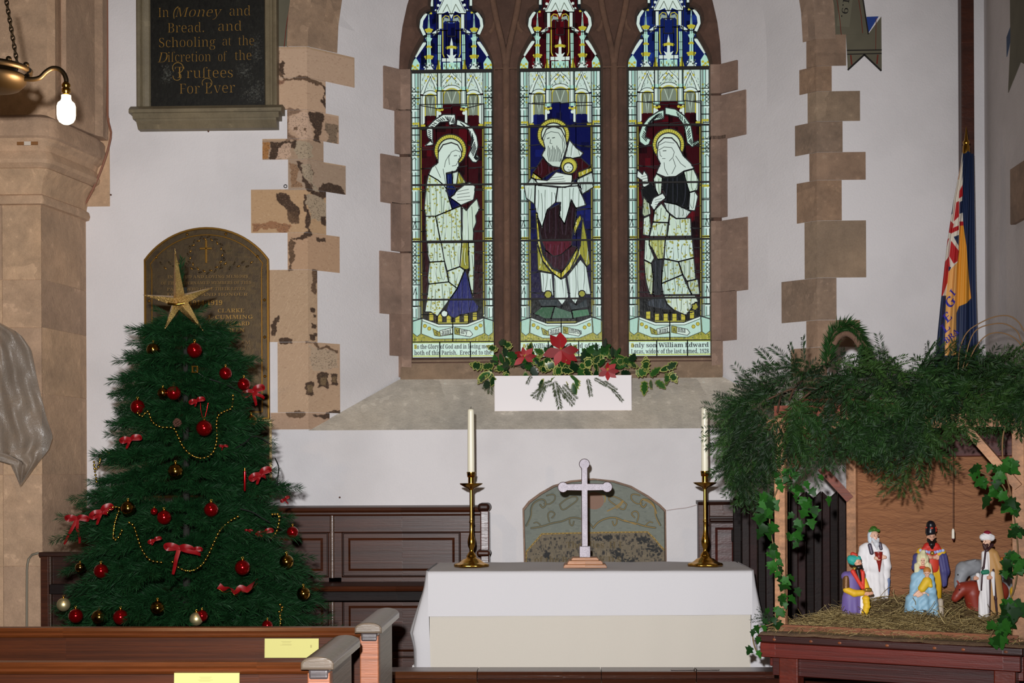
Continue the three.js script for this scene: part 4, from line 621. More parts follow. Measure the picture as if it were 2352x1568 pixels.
// ---------------------------------------------------------------- benefaction board
{
  const Z = 0.06, o = thing('benefaction_board', 'black lettered board in grey moulded frame high on the white wall', 'board', [0, 0, 0]);
  const p = (x, y, z = Z) => at(x, y, z), marble = std({ map: rep(stoneTex, 0.9), color: C('#8a8068'), roughness: 0.55, bumpMap: rep(bumpTex, 2), bumpScale: 0.001 });
  const xl = p(314, 100).x, xr = p(636, 100).x, il = p(344, 100).x, ir = p(606, 100).x, yb = p(470, 244).y, yt = p(470, -220).y;
  for (const s of [0, 1]) { const a = s ? ir : xl, b = s ? xr : il, w = b - a, f = (t) => (s ? b - t * w : a + t * w); const prof = [[f(0), 0.005], [f(0), 0.07], [f(0.12), 0.078], [f(0.28), 0.07], [f(0.36), 0.06], [f(0.46), 0.066], [f(0.6), 0.06], [f(0.9), 0.052], [f(1), 0.04], [f(1), 0.005]]; mesh('frame_stile', [profileY(s ? prof.slice().reverse() : prof, yb, yt)], marble, o); }
  const yq = (py) => p(470, py).y, cx0 = p(300, 270).x, cx1 = p(652, 270).x;
  const ledge = (x0, x1, prof, name) => mesh(name, [profileX(prof, x0, x1)], marble, o);
  ledge(cx0 + 0.004, cx1 - 0.004, [[0.002, yq(244)], [0.075, yq(244)], [0.11, yq(254)], [0.112, yq(262)], [0.002, yq(263)]], 'ledge');
  ledge(cx0 + 0.02, cx1 - 0.02, [[0.002, yq(262)], [0.098, yq(262)], [0.1, yq(268)], [0.09, yq(274)], [0.002, yq(275)]], 'ledge_moulding'); ledge(cx0 + 0.036, cx1 - 0.036, [[0.002, yq(274)], [0.085, yq(274)], [0.086, yq(279)], [0.07, yq(285)], [0.05, yq(294)], [0.002, yq(295)]], 'ledge_moulding');
  const tex = canvasTex(1048, 1868, (c, w, h) => {
    c.scale(4, 4); c.translate(-344, 223); reseed(61); c.fillStyle = '#15140f'; c.fillRect(344, -223, 262, 467);
    for (let i = 0; i < 2600; i++) { const x = 344 + rnd() * 262, y = -223 + rnd() * 467; c.fillStyle = rnd() < 0.5 ? 'rgba(70,70,64,0.10)' : 'rgba(0,0,0,0.25)'; c.fillRect(x, y, rr(1, 6), rr(2, 12)); }
    for (let i = 0; i < 900; i++) { const b = [[385, 165, 18, 26], [590, 200, 26, 34], [575, 215, 30, 22], [585, 110, 16, 40], [560, 160, 22, 20]][Math.floor(rnd() * 5)], x = b[0] + (rnd() + rnd() - 1) * b[2], y = b[1] + (rnd() + rnd() - 1) * b[3]; c.fillStyle = rnd() < 0.6 ? 'rgba(120,120,112,0.20)' : 'rgba(84,86,84,0.3)'; c.fillRect(x, y, rr(0.8, 4), rr(0.8, 4)); }
    c.fillStyle = '#8c6726'; const T = (t, x, y, w2, px, it) => { c.font = (it || '') + px + 'px serif'; const m = c.measureText(t).width; c.save(); c.translate(x, y); c.scale(w2 / m, 1); c.fillText(t, 0, 0); c.strokeStyle = '#15140f'; c.lineWidth = 1.15; c.strokeText(t, 0, 0); c.restore(); };
    const T0 = T;  T('In', 365, 34, 26, 31); T('Money', 402, 34, 105, 31, 'italic '); T('and', 526, 33, 50, 31); T('Bread.', 386, 70, 86, 31); T('and', 500, 68, 56, 31); T('Schooling', 366, 104, 130, 31); T('at', 510, 102, 22, 29); T('the', 546, 102, 38, 31); T('D', 362, 139, 24, 33, 'italic '); T('iſcretion', 386, 138, 100, 31); T('of', 500, 138, 20, 31); T('the', 538, 136, 40, 31); T('T', 402, 176, 24, 36); T('ruſtees', 428, 176, 108, 33); T('For', 412, 212, 48, 33); T('E', 470, 212, 18, 35); T('ver', 490, 211, 50, 33);
    c.strokeStyle = '#8a6a2c'; c.lineWidth = 1.6; c.beginPath(); c.arc(410, 152, 12, 2.4, 7.6); c.stroke(); c.beginPath(); c.arc(408, 172, 9, 5, 9.6); c.stroke(); c.beginPath(); c.arc(476, 188, 11, 2.6, 7.4); c.stroke(); c.beginPath(); c.moveTo(402, 38); c.quadraticCurveTo(398, 18, 412, 10); c.stroke();
    c.fillStyle = 'rgba(20,18,14,0.35)'; for (let i = 0; i < 1600; i++) c.fillRect(344 + rnd() * 262, rnd() * 220, rr(0.5, 2.2), rr(0.5, 2.2));
  });
  const zP = 0.042, a = at(342, 244, zP), b = at(608, 244, zP), g = keepUV(new THREE.BoxGeometry(b.x - a.x, yt - yb, 0.03)), uv = g.attributes.uv; g.translate((a.x + b.x) / 2, (yt + yb) / 2, zP - 0.015);
  mesh('panel', g, std({ map: tex, roughness: 0.38, bumpMap: rep(bumpTex, 2), bumpScale: 0.0006 }), o).userData.label = 'black panel with faded gold lettering';
}
// ---------------------------------------------------------------- bronze memorial
const bronze = phys({ color: C('#4a3c28'), metalness: 0.75, roughness: 0.38, bumpMap: rep(bumpTex, 4), bumpScale: 0.0006 }), gilt = phys({ color: C('#8f6a2e'), metalness: 0.85, roughness: 0.36 });
{
  const o = thing('memorial_plaque', 'round-topped bronze memorial plaque with wreathed cross behind the tree top', 'plaque'), Z = 0.012;
  const X = (x) => at(x, 700, Z).x, Y = (y) => at(475, y, Z).y;
  const outline = (i) => { const pts = [[332 + i, 1000], [332 + i, 612 + i * 0.4]]; const cx = 475, n = 22; for (let k = 0; k <= n; k++) { const t = k / n, a = Math.PI - 0.62 - t * (Math.PI - 1.24), R = 176 - i; pts.push([cx + R * Math.cos(a), 698 - R * Math.sin(a)]); } pts.push([619 - i, 612 + i * 0.4], [619 - i, 1000]); return pts.map(([x, y]) => [X(x), Y(y === 1000 ? 964 - i : y)]); };
  const ringShape = (a, b) => { const s = shapeOf(outline(a)); s.holes.push(pathOf(outline(b).reverse())); return s; };
  const pl = extrude(shapeOf(outline(2)), 0.012, 0.002); pl.translate(0, 0, 0.002);
  const tex = canvasTex(580, 900, (c) => {
    c.scale(2, 2); c.translate(-330, -520); reseed(71); c.fillStyle = '#4c3e2a'; c.fillRect(330, 520, 290, 450); for (let i = 0; i < 900; i++) { c.fillStyle = rnd() < 0.5 ? 'rgba(20,20,20,0.14)' : 'rgba(120,92,50,0.12)'; c.fillRect(330 + rnd() * 290, 520 + rnd() * 450, rr(2, 16), rr(2, 16)); }
    const T = (t, x, y, w2, px, col) => { c.font = 'bold ' + px + 'px serif'; const m = c.measureText(t).width; c.fillStyle = '#1c160e'; c.save(); c.translate(x + 0.8, y + 0.9); c.scale(w2 / m, 1); c.fillText(t, 0, 0); c.restore(); c.fillStyle = col || '#7d6238'; c.save(); c.translate(x, y); c.scale(w2 / m, 1); c.fillText(t, 0, 0); c.restore(); };
    T('IN PROUD AND LOVING MEMORY', 386, 639, 186, 9.5); T('OF THE UNDERNAMED MEMBERS OF THIS', 370, 653, 208, 9.5); T('PARISH WHO GAVE THEIR LIVES', 384, 667, 180, 9.5); T('FOR KING AND HONOUR', 384, 680, 186, 9.5);
    T('1914·1919', 434, 701, 78, 16, '#9a7636'); T('CLARKE', 500, 718, 62, 13, '#8f6f38'); T('L·CUMMING', 478, 733, 104, 13, '#8f6f38'); T('WILLIAM·J·ELLARD', 440, 748, 134, 13, '#8f6f38'); T('EDWARD·GREEN', 440, 763, 122, 13, '#8f6f38'); T('AM', 552, 791, 24, 11, '#6c5432'); T('RTIN', 540, 803, 40, 11, '#5e4a2e');
  });
  const gp = keepUV((() => { const g = pl.toNonIndexed(), p = g.attributes.position, uv = new Float32Array(p.count * 2), x0 = X(330), x1 = X(620), y0 = Y(970), y1 = Y(520); for (let i = 0; i < p.count; i++) { uv[i * 2] = (p.getX(i) - x0) / (x1 - x0); uv[i * 2 + 1] = (p.getY(i) - y0) / (y1 - y0); } g.setAttribute('uv', new THREE.BufferAttribute(uv, 2)); return g; })());
  mesh('plate', gp, phys({ map: tex, metalness: 0.6, roughness: 0.42, bumpMap: rep(bumpTex, 2), bumpScale: 0.0006 }), o);
  const r1 = extrude(ringShape(0, 5), 0.02, 0.002); r1.translate(0, 0, 0.003); mesh('outer_rim', r1, gilt, o).userData.label = 'gilded outer rim';
  const r2 = extrude(ringShape(16, 19), 0.014, 0.0015); r2.translate(0, 0, 0.004); mesh('inner_rim', r2, gilt, o);
  const zc = 0.02, P = (x, y) => V(X(x), Y(y), zc), leaf = new THREE.SphereGeometry(1, 8, 6); leaf.scale(0.011, 0.0045, 0.004);
  for (let k = 0; k < 30; k++) { const a = k / 30 * 6.283 + 1.7, m = raw('wreath_leaf', leaf, k % 2 ? bronze : gilt, o), r = 37 + (k % 2) * 5; m.position.copy(P(475 + r * Math.cos(a), 586 + r * Math.sin(a))); m.rotation.z = -a + Math.PI / 2 + (k % 2 ? 0.5 : -0.5); }
  mesh('cross', [rbox(0.011, P(475, 552).y - P(475, 605).y, 0.01, X(475), Y(578), zc, 0.002), rbox(X(488) - X(460), 0.011, 0.01, X(474), Y(571), zc, 0.002)], gilt, o).userData.label = 'gilded cross in wreath';
  for (let k = 0; k < 16; k++) { const s = k % 2 ? 1 : -1, t = Math.floor(k / 2), m = raw('ribbon_leaf', leaf, k % 3 ? bronze : gilt, o); m.position.copy(P(475 + s * (34 + t * 10), 613 - (t % 2) * 8 + rr(-2, 4))); m.rotation.z = s * rr(0.3, 1.1); }
  const boss = lathe([[0, 0.008], [0.004, 0.007], [0.008, 0.003], [0.009, 0]], 10); boss.rotateX(Math.PI / 2);
  for (const [x, y] of [[343, 690], [343, 780], [608, 690], [608, 775], [608, 865], [431, 538], [520, 538], [360, 590], [592, 590]]) { const m = raw('rosette', boss, gilt, o); m.position.copy(P(x, y)); m.position.z = 0.014; }
}
{ // second plaque below it, mostly behind the tree
  const o = thing('brass_tablet', 'brass-edged dark tablet below the bronze memorial, behind the tree', 'plaque'), Z = 0.01, a = at(338, 967, Z), b = at(622, 1140, Z);
  mesh('plate', [rbox(b.x - a.x - 0.012, a.y - b.y - 0.012, 0.012, (a.x + b.x) / 2, (a.y + b.y) / 2, 0.008, 0.002)], bronze, o);
  const w = 0.013, ed = (x, y, ww, hh) => mesh('edge', [rbox(ww, hh, 0.016, x, y, 0.01, 0.002)], phys({ color: C('#c2a878'), metalness: 0.7, roughness: 0.35 }), o);
  ed((a.x + b.x) / 2, a.y, b.x - a.x, w); ed((a.x + b.x) / 2, b.y, b.x - a.x, w); ed(a.x, (a.y + b.y) / 2, w, a.y - b.y); ed(b.x, (a.y + b.y) / 2, w, a.y - b.y);
}
// ---------------------------------------------------------------- painted text bands round the arch
const bandMat = std({ map: rep(plasterTex, 2), color: C('#6e6a58'), roughness: 0.9 }), lineMat = std({ color: C('#1c1714'), roughness: 0.9 }), redLine = std({ color: C('#6b2418'), roughness: 0.9 });
function flatOnWall(pts, z, th, name, mat, parent) { const q = pts.map(([x, y]) => { const p = at(x, y, 0); return [p.x, p.y]; }), g = extrude(shapeOf(q), th, 0); g.translate(0, 0, z); return mesh(name, g, mat, parent); }
function strokeOnWall(pts, w, z, name, mat, parent) { const gs = []; for (let i = 0; i + 1 < pts.length; i++) { const a = at(pts[i][0], pts[i][1], 0), b = at(pts[i + 1][0], pts[i + 1][1], 0), l = a.distanceTo(b), g = new THREE.BoxGeometry(l + w * 0.0018, w * 0.0023, 0.001); g.rotateZ(Math.atan2(b.y - a.y, b.x - a.x)); g.translate((a.x + b.x) / 2, (a.y + b.y) / 2, z); gs.push(g); } return mesh(name, gs, mat, parent); }
{
  const o = thing('painted_band', 'grey painted text band with a red line beside the lettered board', 'wall painting');
  flatOnWall([[632, -160], [632, 107], [660, 107], [666, 60], [676, 0], [690, -60], [720, -160]], 0.001, 0.0015, 'band', bandMat, o);
  strokeOnWall([[653, 107], [658, 60], [668, 0], [682, -60]], 1.6, 0.003, 'red_line', redLine, o); strokeOnWall([[661, 107], [667, 60], [677, 0], [691, -60]], 2.4, 0.003, 'border_line', lineMat, o);
}
{
  const o = thing('painted_scroll', 'grey painted text scroll with blue fold and swallowtail end beside the right arch', 'wall painting');
  flatOnWall([[1943, 79], [1996, 76], [2024, 38], [2025, 163], [1985, 127], [1947, 162]], 0.001, 0.0015, 'scroll_tail', bandMat, o);
  flatOnWall([[1990, 39], [2018, 38], [1993, 78]], 0.0016, 0.0015, 'blue_fold', std({ map: rep(plasterTex, 3), color: C('#27489a'), roughness: 0.9 }), o).userData.label = 'blue folded underside';
  flatOnWall([[1870, -160], [1890, -80], [1904, 0], [1912, 50], [1918, 80], [1946, 80], [1994, 78], [1988, 40], [1982, 0], [1962, -80], [1940, -160]], 0.002, 0.0015, 'scroll_band', bandMat, o);
  strokeOnWall([[1904, 0], [1912, 50], [1918, 80]], 2.6, 0.004, 'border_line', lineMat, o); strokeOnWall([[1982, 0], [1988, 40], [1994, 78]], 3, 0.004, 'border_line', lineMat, o); strokeOnWall([[1922, 0], [1928, 40], [1932, 80]], 1.4, 0.004, 'red_line', redLine, o); strokeOnWall([[1972, 0], [1978, 40], [1981, 76]], 1.4, 0.004, 'red_line', redLine, o);
  strokeOnWall([[1946, 116], [2024, 115]], 2.6, 0.003, 'border_line', lineMat, o); strokeOnWall([[1946, 125], [2024, 123]], 2.2, 0.003, 'border_line', lineMat, o); strokeOnWall([[1948, 160], [1985, 126], [2023, 162]], 4, 0.003, 'border_line', lineMat, o); strokeOnWall([[1954, 128], [1956, 148]], 3, 0.003, 'red_line', redLine, o); strokeOnWall([[2016, 127], [2014, 146]], 3, 0.003, 'red_line', redLine, o); strokeOnWall([[2012, 42], [2011, 114]], 1.2, 0.003, 'red_line', redLine, o);
  const tex = canvasTex(256, 128, (c) => { c.fillStyle = '#6e6a58'; c.fillRect(0, 0, 256, 128); c.fillStyle = '#16120f'; c.font = '88px serif'; c.fillText('VI.9.', 8, 94); });
  const p0 = at(1941, 18, 0), g = keepUV(new THREE.PlaneGeometry(0.2, 0.066)); g.rotateZ(-Math.PI / 2 - 0.12); g.translate(p0.x, p0.y, 0.0042); mesh('lettering', g, std({ map: tex, roughness: 0.9 }), o);
}
{
  const o = thing('painted_scroll', 'dark painted scroll end with swallowtail on the right side wall', 'wall painting');
  const s = (z, y) => [z, at(2345, y, 0.4).y], g = extrude(shapeOf([s(0.45, -160), s(0.9, -160), s(0.9, 230), s(0.62, 170), s(0.42, 215), s(0.46, 100)]), 0.002, 0); g.rotateY(-Math.PI / 2); g.translate(RWALL - 0.001, 0, 0); mesh('scroll_tail', g, bandMat, o);
  const g2 = extrude(shapeOf([s(0.40, 85), s(0.46, 70), s(0.46, 100), s(0.40, 130)]), 0.0025, 0); g2.rotateY(-Math.PI / 2); g2.translate(RWALL - 0.001, 0, 0); mesh('blue_fold', g2, std({ color: C('#3c4c66'), roughness: 0.9 }), o);
}
// ---------------------------------------------------------------- painted panel in the niche
{
  const tex = canvasTex(1000, 972, (c) => {
    c.scale(3, 3); c.translate(-1199, -1096); reseed(81); c.fillStyle = '#767b70'; c.fillRect(1199, 1096, 336, 330); for (let i = 0; i < 1500; i++) { c.fillStyle = rnd() < 0.5 ? 'rgba(50,56,52,0.10)' : 'rgba(160,164,150,0.10)'; c.fillRect(1199 + rnd() * 336, 1096 + rnd() * 330, rr(1, 12), rr(1, 5)); }
    const G = (ox, oy) => (l) => l.map(([x, y]) => [1000 + x * 0.2976, 900 + y * 0.2976]), g = G(), cur = (l, col, w) => { const p = g(l); c.strokeStyle = col; c.lineWidth = w; c.lineCap = 'round'; c.beginPath(); c.moveTo(p[0][0], p[0][1]); for (let i = 1; i < p.length - 1; i++) c.quadraticCurveTo(p[i][0], p[i][1], (p[i][0] + p[i + 1][0]) / 2, (p[i][1] + p[i + 1][1]) / 2); c.lineTo(p[p.length - 1][0], p[p.length - 1][1]); c.stroke(); };
    const D = '#4c5144', L = '#8d8f78', GO = '#9a7a3a';
    for (const m of [0, 1]) { const f = (l) => l.map(([x, y]) => [m ? 2440 - x : x, y]);
      for (const [dx, col, w] of [[0, D, 5], [4, m ? GO : '#7a6b46', 1.8]]) { cur(f([[700 + dx, 1030], [740 + dx, 960], [735 + dx, 900], [760 + dx, 850], [830 + dx, 820], [860, 860], [830, 900], [810, 870]]), col, w); cur(f([[860, 800], [920, 780], [930, 830], [880, 870], [840, 860]]), col, w * 0.8); cur(f([[740, 1050], [820, 1040], [900, 1010], [980, 1000], [1040, 970], [1100, 970], [1180, 1000], [1220, 1050]]), col, w); cur(f([[880, 1000], [860, 950], [890, 915], [930, 940], [900, 970]]), col, w * 0.8); cur(f([[1040, 970], [1030, 1010], [1060, 1040], [1070, 1000]]), col, w * 0.8); cur(f([[960, 870], [1000, 830], [1080, 800], [1110, 830], [1040, 880], [980, 920], [960, 870]]), col, w * 0.8); cur(f([[820, 1040], [790, 1000], [760, 1010]]), col, w * 0.7); } }
    cur([[1330, 920], [1400, 890], [1460, 830], [1440, 870], [1400, 900]], GO, 2.5); cur([[1460, 990], [1550, 1025]], GO, 2); cur([[1600, 830], [1660, 850], [1700, 900], [1710, 940]], GO, 2.4); cur([[1280, 790], [1320, 800], [1310, 850]], GO, 2.4); c.fillStyle = '#8a6a58'; c.beginPath(); c.ellipse(1366, 1150, 22, 20, 0, 0, 7); c.fill();
    // dark lettered field with a gilt edge
    const fld = g([[695, 1330], [700, 1230], [745, 1180], [790, 1130], [820, 1095], [1000, 1090], [1300, 1085], [1640, 1082], [1690, 1130], [1740, 1190], [1780, 1230], [1785, 1800], [690, 1800]]); const path = new Path2D(); fld.forEach((p, i) => (i ? path.lineTo(p[0], p[1]) : path.moveTo(p[0], p[1]))); path.closePath(); c.fillStyle = '#6e624e'; c.fill(path); c.save(); c.clip(path);
    for (let i = 0; i < 2600; i++) { const x = 1206 + rnd() * 328, y = 1222 + rnd() * 200; c.fillStyle = rnd() < 0.55 ? 'rgba(24,23,22,0.5)' : 'rgba(140,124,96,0.3)'; c.fillRect(x, y, rr(0.8, 6), rr(1, 8)); }
    c.fillStyle = 'rgba(18,18,18,0.8)'; for (const [x, y, a, b] of [[1258, 1275, 7, 9], [1480, 1240, 22, 12], [1500, 1262, 20, 16], [1420, 1272, 16, 12], [1395, 1236, 30, 8], [1445, 1290, 24, 10]]) for (let k = 0; k < 40; k++) { c.beginPath(); c.arc(x + (rnd() + rnd() - 1) * a, y + (rnd() + rnd() - 1) * b, rr(1, 3.4), 0, 7); c.fill(); }
    c.fillStyle = '#5e4e2e'; c.font = 'bold 20px serif'; c.fillText('The   lies  H I', 1300, 1258); c.fillText('of the Body  G  K D S', 1226, 1292); c.restore(); c.strokeStyle = '#a5853c'; c.lineWidth = 3.4; c.stroke(path); c.strokeStyle = '#2a2418'; c.lineWidth = 1; c.setLineDash([5, 4]); c.stroke(path);
  });
  const Z = -0.075, q = nichePx.map(([x, y]) => { const p = at(x + (x < 1366 ? -3 : 3), y - 2, Z); return [p.x, p.y]; }), g = extrude(shapeOf(q), 0.04, 0), p = g.attributes.position, uv = new Float32Array(p.count * 2), a = at(1199, 1096, Z), b = at(1199 + 1000 / 3, 1096 + 324, Z);
  for (let i = 0; i < p.count; i++) { uv[i * 2] = (p.getX(i) - a.x) / (b.x - a.x); uv[i * 2 + 1] = (p.getY(i) - b.y) / (a.y - b.y); } g.setAttribute('uv', new THREE.BufferAttribute(uv, 2)); g.translate(0, 0, Z - 0.04); keepUV(g);
  tag(mesh('painted_slab', g, std({ map: tex, roughness: 0.7, bumpMap: rep(bumpTex, 1), bumpScale: 0.001 })), 'grey arched slab with painted scrollwork and dark lettered field in the wall niche', 'slab');
  const rim = shapeOf(nichePx.map(([x, y]) => { const p = at(x, y, 0); return [p.x, p.y]; })); rim.holes.push(pathOf(nichePx.map(([x, y]) => { const p = at(x + (x < 1366 ? 4 : -3), y + (y < 1300 ? 4 : 0), 0); return [p.x, p.y]; }))); const rg = extrude(rim, 0.07, 0); rg.translate(0, 0, -0.072);
  struct(mesh('trim_8', rg, stoneMat('#a08878', 2)), 'thin stone edge of the wall niche', 'stonework');
}
// ---------------------------------------------------------------- cables
tag(mesh('cable', [tube([[245, -60, 0.02], [246, 60, 0.02], [247, 200, 0.03], [248, 275, 0.05], [255, 305, 0.06], [250, 335, 0.06], [236, 380, 0.06], [222, 415, 0.05], [206, 450, 0.04], [190, 478, 0.025], [185, 500, 0.015], [184, 700, 0.012], [183, 1000, 0.012], [182, 1150, 0.012]].map(([x, y, z]) => at(x, y, z)), 0.006, 90, 8)], MAT.cable), 'brown cable running down the corner of pier and wall', 'cable');
tag(mesh('conduit', [tube([[62, 1660, 0.51], [62, 1330, 0.51], [63, 1295, 0.51], [70, 1276, 0.505], [90, 1269, 0.5], [100, 1268, 0.47], [150, 1266, 0.22]].map(([x, y, z]) => at(x, y, z)), 0.006, 40, 8)], std({ color: C('#7c7464'), roughness: 0.5, metalness: 0.3 })), 'thin grey conduit bending along the pier foot', 'pipe');
tag(mesh('wire', [tube([[1531, 1172, 0.01], [1550, 1169, 0.012], [1580, 1165, 0.012], [1604, 1158, 0.012]].map(([x, y, z]) => at(x, y, z)), 0.0022, 16, 6)], std({ color: C('#b8a8a4'), roughness: 0.7 })), 'thin pale wire from niche corner to right bench', 'wire');
// ---------------------------------------------------------------- plastic sheet over the pier
{
  const Z = 0.6, rowsN = 44, colsN = 26, rows = [];
  const L = [[745, -60], [780, -70], [900, -70], [1000, -60], [1045, -50], [1060, 20], [1112, 46]], R = [[745, 6], [765, 48], [800, 72], [880, 88], [960, 108], [1000, 122], [1030, 112], [1060, 88], [1112, 50]];
  const f = (t, y) => { for (let i = 0; i + 1 < t.length; i++) if (y <= t[i + 1][0]) return lerp(t[i][1], t[i + 1][1], (y - t[i][0]) / (t[i + 1][0] - t[i][0])); return t[t.length - 1][1]; };
  for (let j = 0; j <= rowsN; j++) { const y = 745 + 367 * j / rowsN, l = f(L, y), r = f(R, y), row = []; for (let i = 0; i <= colsN; i++) { const t = i / colsN, x = lerp(l, r, t), z = Z + 0.05 * Math.sin(t * 3.1) + 0.022 * Math.sin(t * 15 + y * 0.012) + 0.012 * Math.sin(t * 31 - y * 0.03) + 0.008 * Math.sin(y * 0.09 + t * 9); row.push(at(x, y + 6 * Math.sin(t * 13), z)); } rows.push(row); }
  tag(mesh('plastic_sheet', quadMesh(rows), phys({ color: C('#d2ccc2'), roughness: 0.36, transmission: 0.76, thickness: 0, side: THREE.DoubleSide, specularIntensity: 1, clearcoat: 0.6, clearcoatRoughness: 0.25, bumpMap: rep(bumpTex, 2), bumpScale: 0.006 })), 'crumpled translucent plastic sheet hanging on the stone pier', 'plastic sheet');
}
// ---------------------------------------------------------------- pendant light fitting, top left
{
  const Z = 3.3, o = thing('pendant_lamp', 'brass pendant lamp with chains, curved arm and lit white bulb', 'lamp'), k = pxm(Z), P = (x, y, dz = 0) => at(x, y, Z + dz), c = P(-22, 190);
  const dish = lathe([[0, -20], [40, -18], [66, -12], [80, 2], [83, 12], [80, 18], [70, 20], [60, 22], [58, 34], [62, 36], [0, 40]].map(([r, y]) => [r * k, y * k]), 40); dish.translate(c.x, c.y, c.z); mesh('dish', dish, MAT.brassDull, o);
  const cr = lathe([[88, 0], [94, 3], [95, 10], [90, 14], [84, 13], [83, 3], [88, 0]].map(([r, y]) => [r * k, y * k + 22 * k]), 40); cr.translate(c.x, c.y, c.z); mesh('rim_ring', cr, MAT.brassDull, o);
  for (let i = 0; i < 10; i++) { const a = i / 10 * 6.283 + 0.1, s = new THREE.SphereGeometry(7 * k, 10, 8); s.translate(c.x + Math.cos(a) * 88 * k, c.y + 38 * k, c.z + Math.sin(a) * 88 * k); mesh('rim_knob', s, MAT.brassDull, o); }
  mesh('arm', [tube([[56, 181], [75, 182], [92, 178], [106, 165], [120, 157], [134, 158], [146, 168], [152, 182], [152, 192]].map(([x, y]) => P(x, y)), 5.5 * k, 48, 12)], MAT.brassDull, o);
  const h = lathe([[0, 34], [5, 34], [8, 30], [10, 27], [10, 22], [7, 20], [10, 17], [10, 9], [7, 7], [8, 0], [0, 0]].map(([r, y]) => [r * k, y * k]), 24), hp = P(152, 221); h.translate(hp.x, hp.y, hp.z); mesh('lamp_holder', h, MAT.brass, o);
  const b = lathe([[0, -66], [8, -65], [16, -60], [20, -53], [21.5, -44], [21.5, -24], [19, -16], [13, -11], [11, -6], [11, 2], [0, 3]].map(([r, y]) => [r * k, y * k]), 32); b.translate(hp.x, hp.y, hp.z);
  const bm = mesh('bulb', b, std({ color: C('#fff6e6'), emissive: new THREE.Color().setRGB(1, 0.86, 0.6), emissiveIntensity: 2.6, roughness: 0.4 }), o); bm.userData.label = 'lit white bulb';
  const pl = new THREE.PointLight(new THREE.Color().setRGB(1, 0.72, 0.42), 1.8); pl.name = 'bulb_light'; pl.position.set(hp.x, hp.y - 36 * k, hp.z); pl.castShadow = true; o.add(pl);
  const link = new THREE.TorusGeometry(5.2 * k, 1.9 * k, 8, 14); link.scale(0.75, 1.35, 1);
  const chain = (x0, y0, x1, y1) => { const a = P(x0, y0), d = P(x1, y1), n = Math.round(a.distanceTo(d) / (10.5 * k)); for (let i = 0; i <= n; i++) { const m = raw('chain_link', link, MAT.brassDull, o); m.position.lerpVectors(a, d, i / n); m.rotation.set(0, i % 2 ? Math.PI / 2 : 0.2, Math.atan2(d.x - a.x, a.y - d.y) * (i % 2 ? 0 : 1)); } };
  chain(40, 148, 12, -14);
}

// small iron fixings left in the plaster
for (const [x, y, label, hook] of [[656, 428, 'small iron ring hook above the large stained quoin', 1], [478, 301, 'tiny nail head below the lettered board ledge', 0], [780, 1142, 'tiny nail head above the panelled bench', 0], [254, 447, 'rusty nail stub beside the pier capital', 0]]) {
  const p = at(x, y, 0.006), m = hook ? mesh('ring_hook', [(() => { const g = new THREE.TorusGeometry(0.008, 0.002, 8, 16); g.translate(p.x, p.y, 0.012); return g; })(), (() => { const g = new THREE.CylinderGeometry(0.002, 0.002, 0.02, 8); g.rotateX(Math.PI / 2); g.translate(p.x, p.y + 0.008, 0.006); return g; })()], MAT.black) : mesh('nail_head', [(() => { const g = lathe([[0, 0.008], [0.003, 0.007], [0.005, 0.003], [0.005, 0]], 10); g.rotateX(Math.PI / 2); g.translate(p.x, p.y, 0); return g; })()], std({ color: C('#5a3a2a'), roughness: 0.8 }));
  tag(m, label, hook ? 'hook' : 'nail');
}
// ================================================================ panelled benches behind the altar
function panelled(o, x0, x1, z, ys, stiles, mats) {                   // framed panelling: rails, stiles and fielded panels; ys = [top, frieze, panel top, panel bottom, ...]
  const pan = (a, b, yt, yb) => { const w = b - a, h = yt - yb, s = new THREE.Group(); const g = extrude(shapeOf([[a, yb], [b, yb], [b, yt], [a, yt]]), 0.004, 0); g.translate(0, 0, z - 0.02); const f = extrude(shapeOf([[a + 0.03, yb + 0.03], [b - 0.03, yb + 0.03], [b - 0.03, yt - 0.03], [a + 0.03, yt - 0.03]]), 0.004, 0.012, { bevelThickness: 0.008 }); f.translate(0, 0, z - 0.018); mesh('panel', [g, f], mats.panel, o);
    const m = 0.008; for (const [cx, cy, ww, hh] of [[(a + b) / 2, yt - m / 2, w, m], [(a + b) / 2, yb + m / 2, w, m], [a + m / 2, (yt + yb) / 2, m, h], [b - m / 2, (yt + yb) / 2, m, h]]) mesh('panel_bead', [rbox(ww, hh, 0.016, cx, cy, z - 0.002, 0.004)], mats.frame, o); };
  return pan;
}
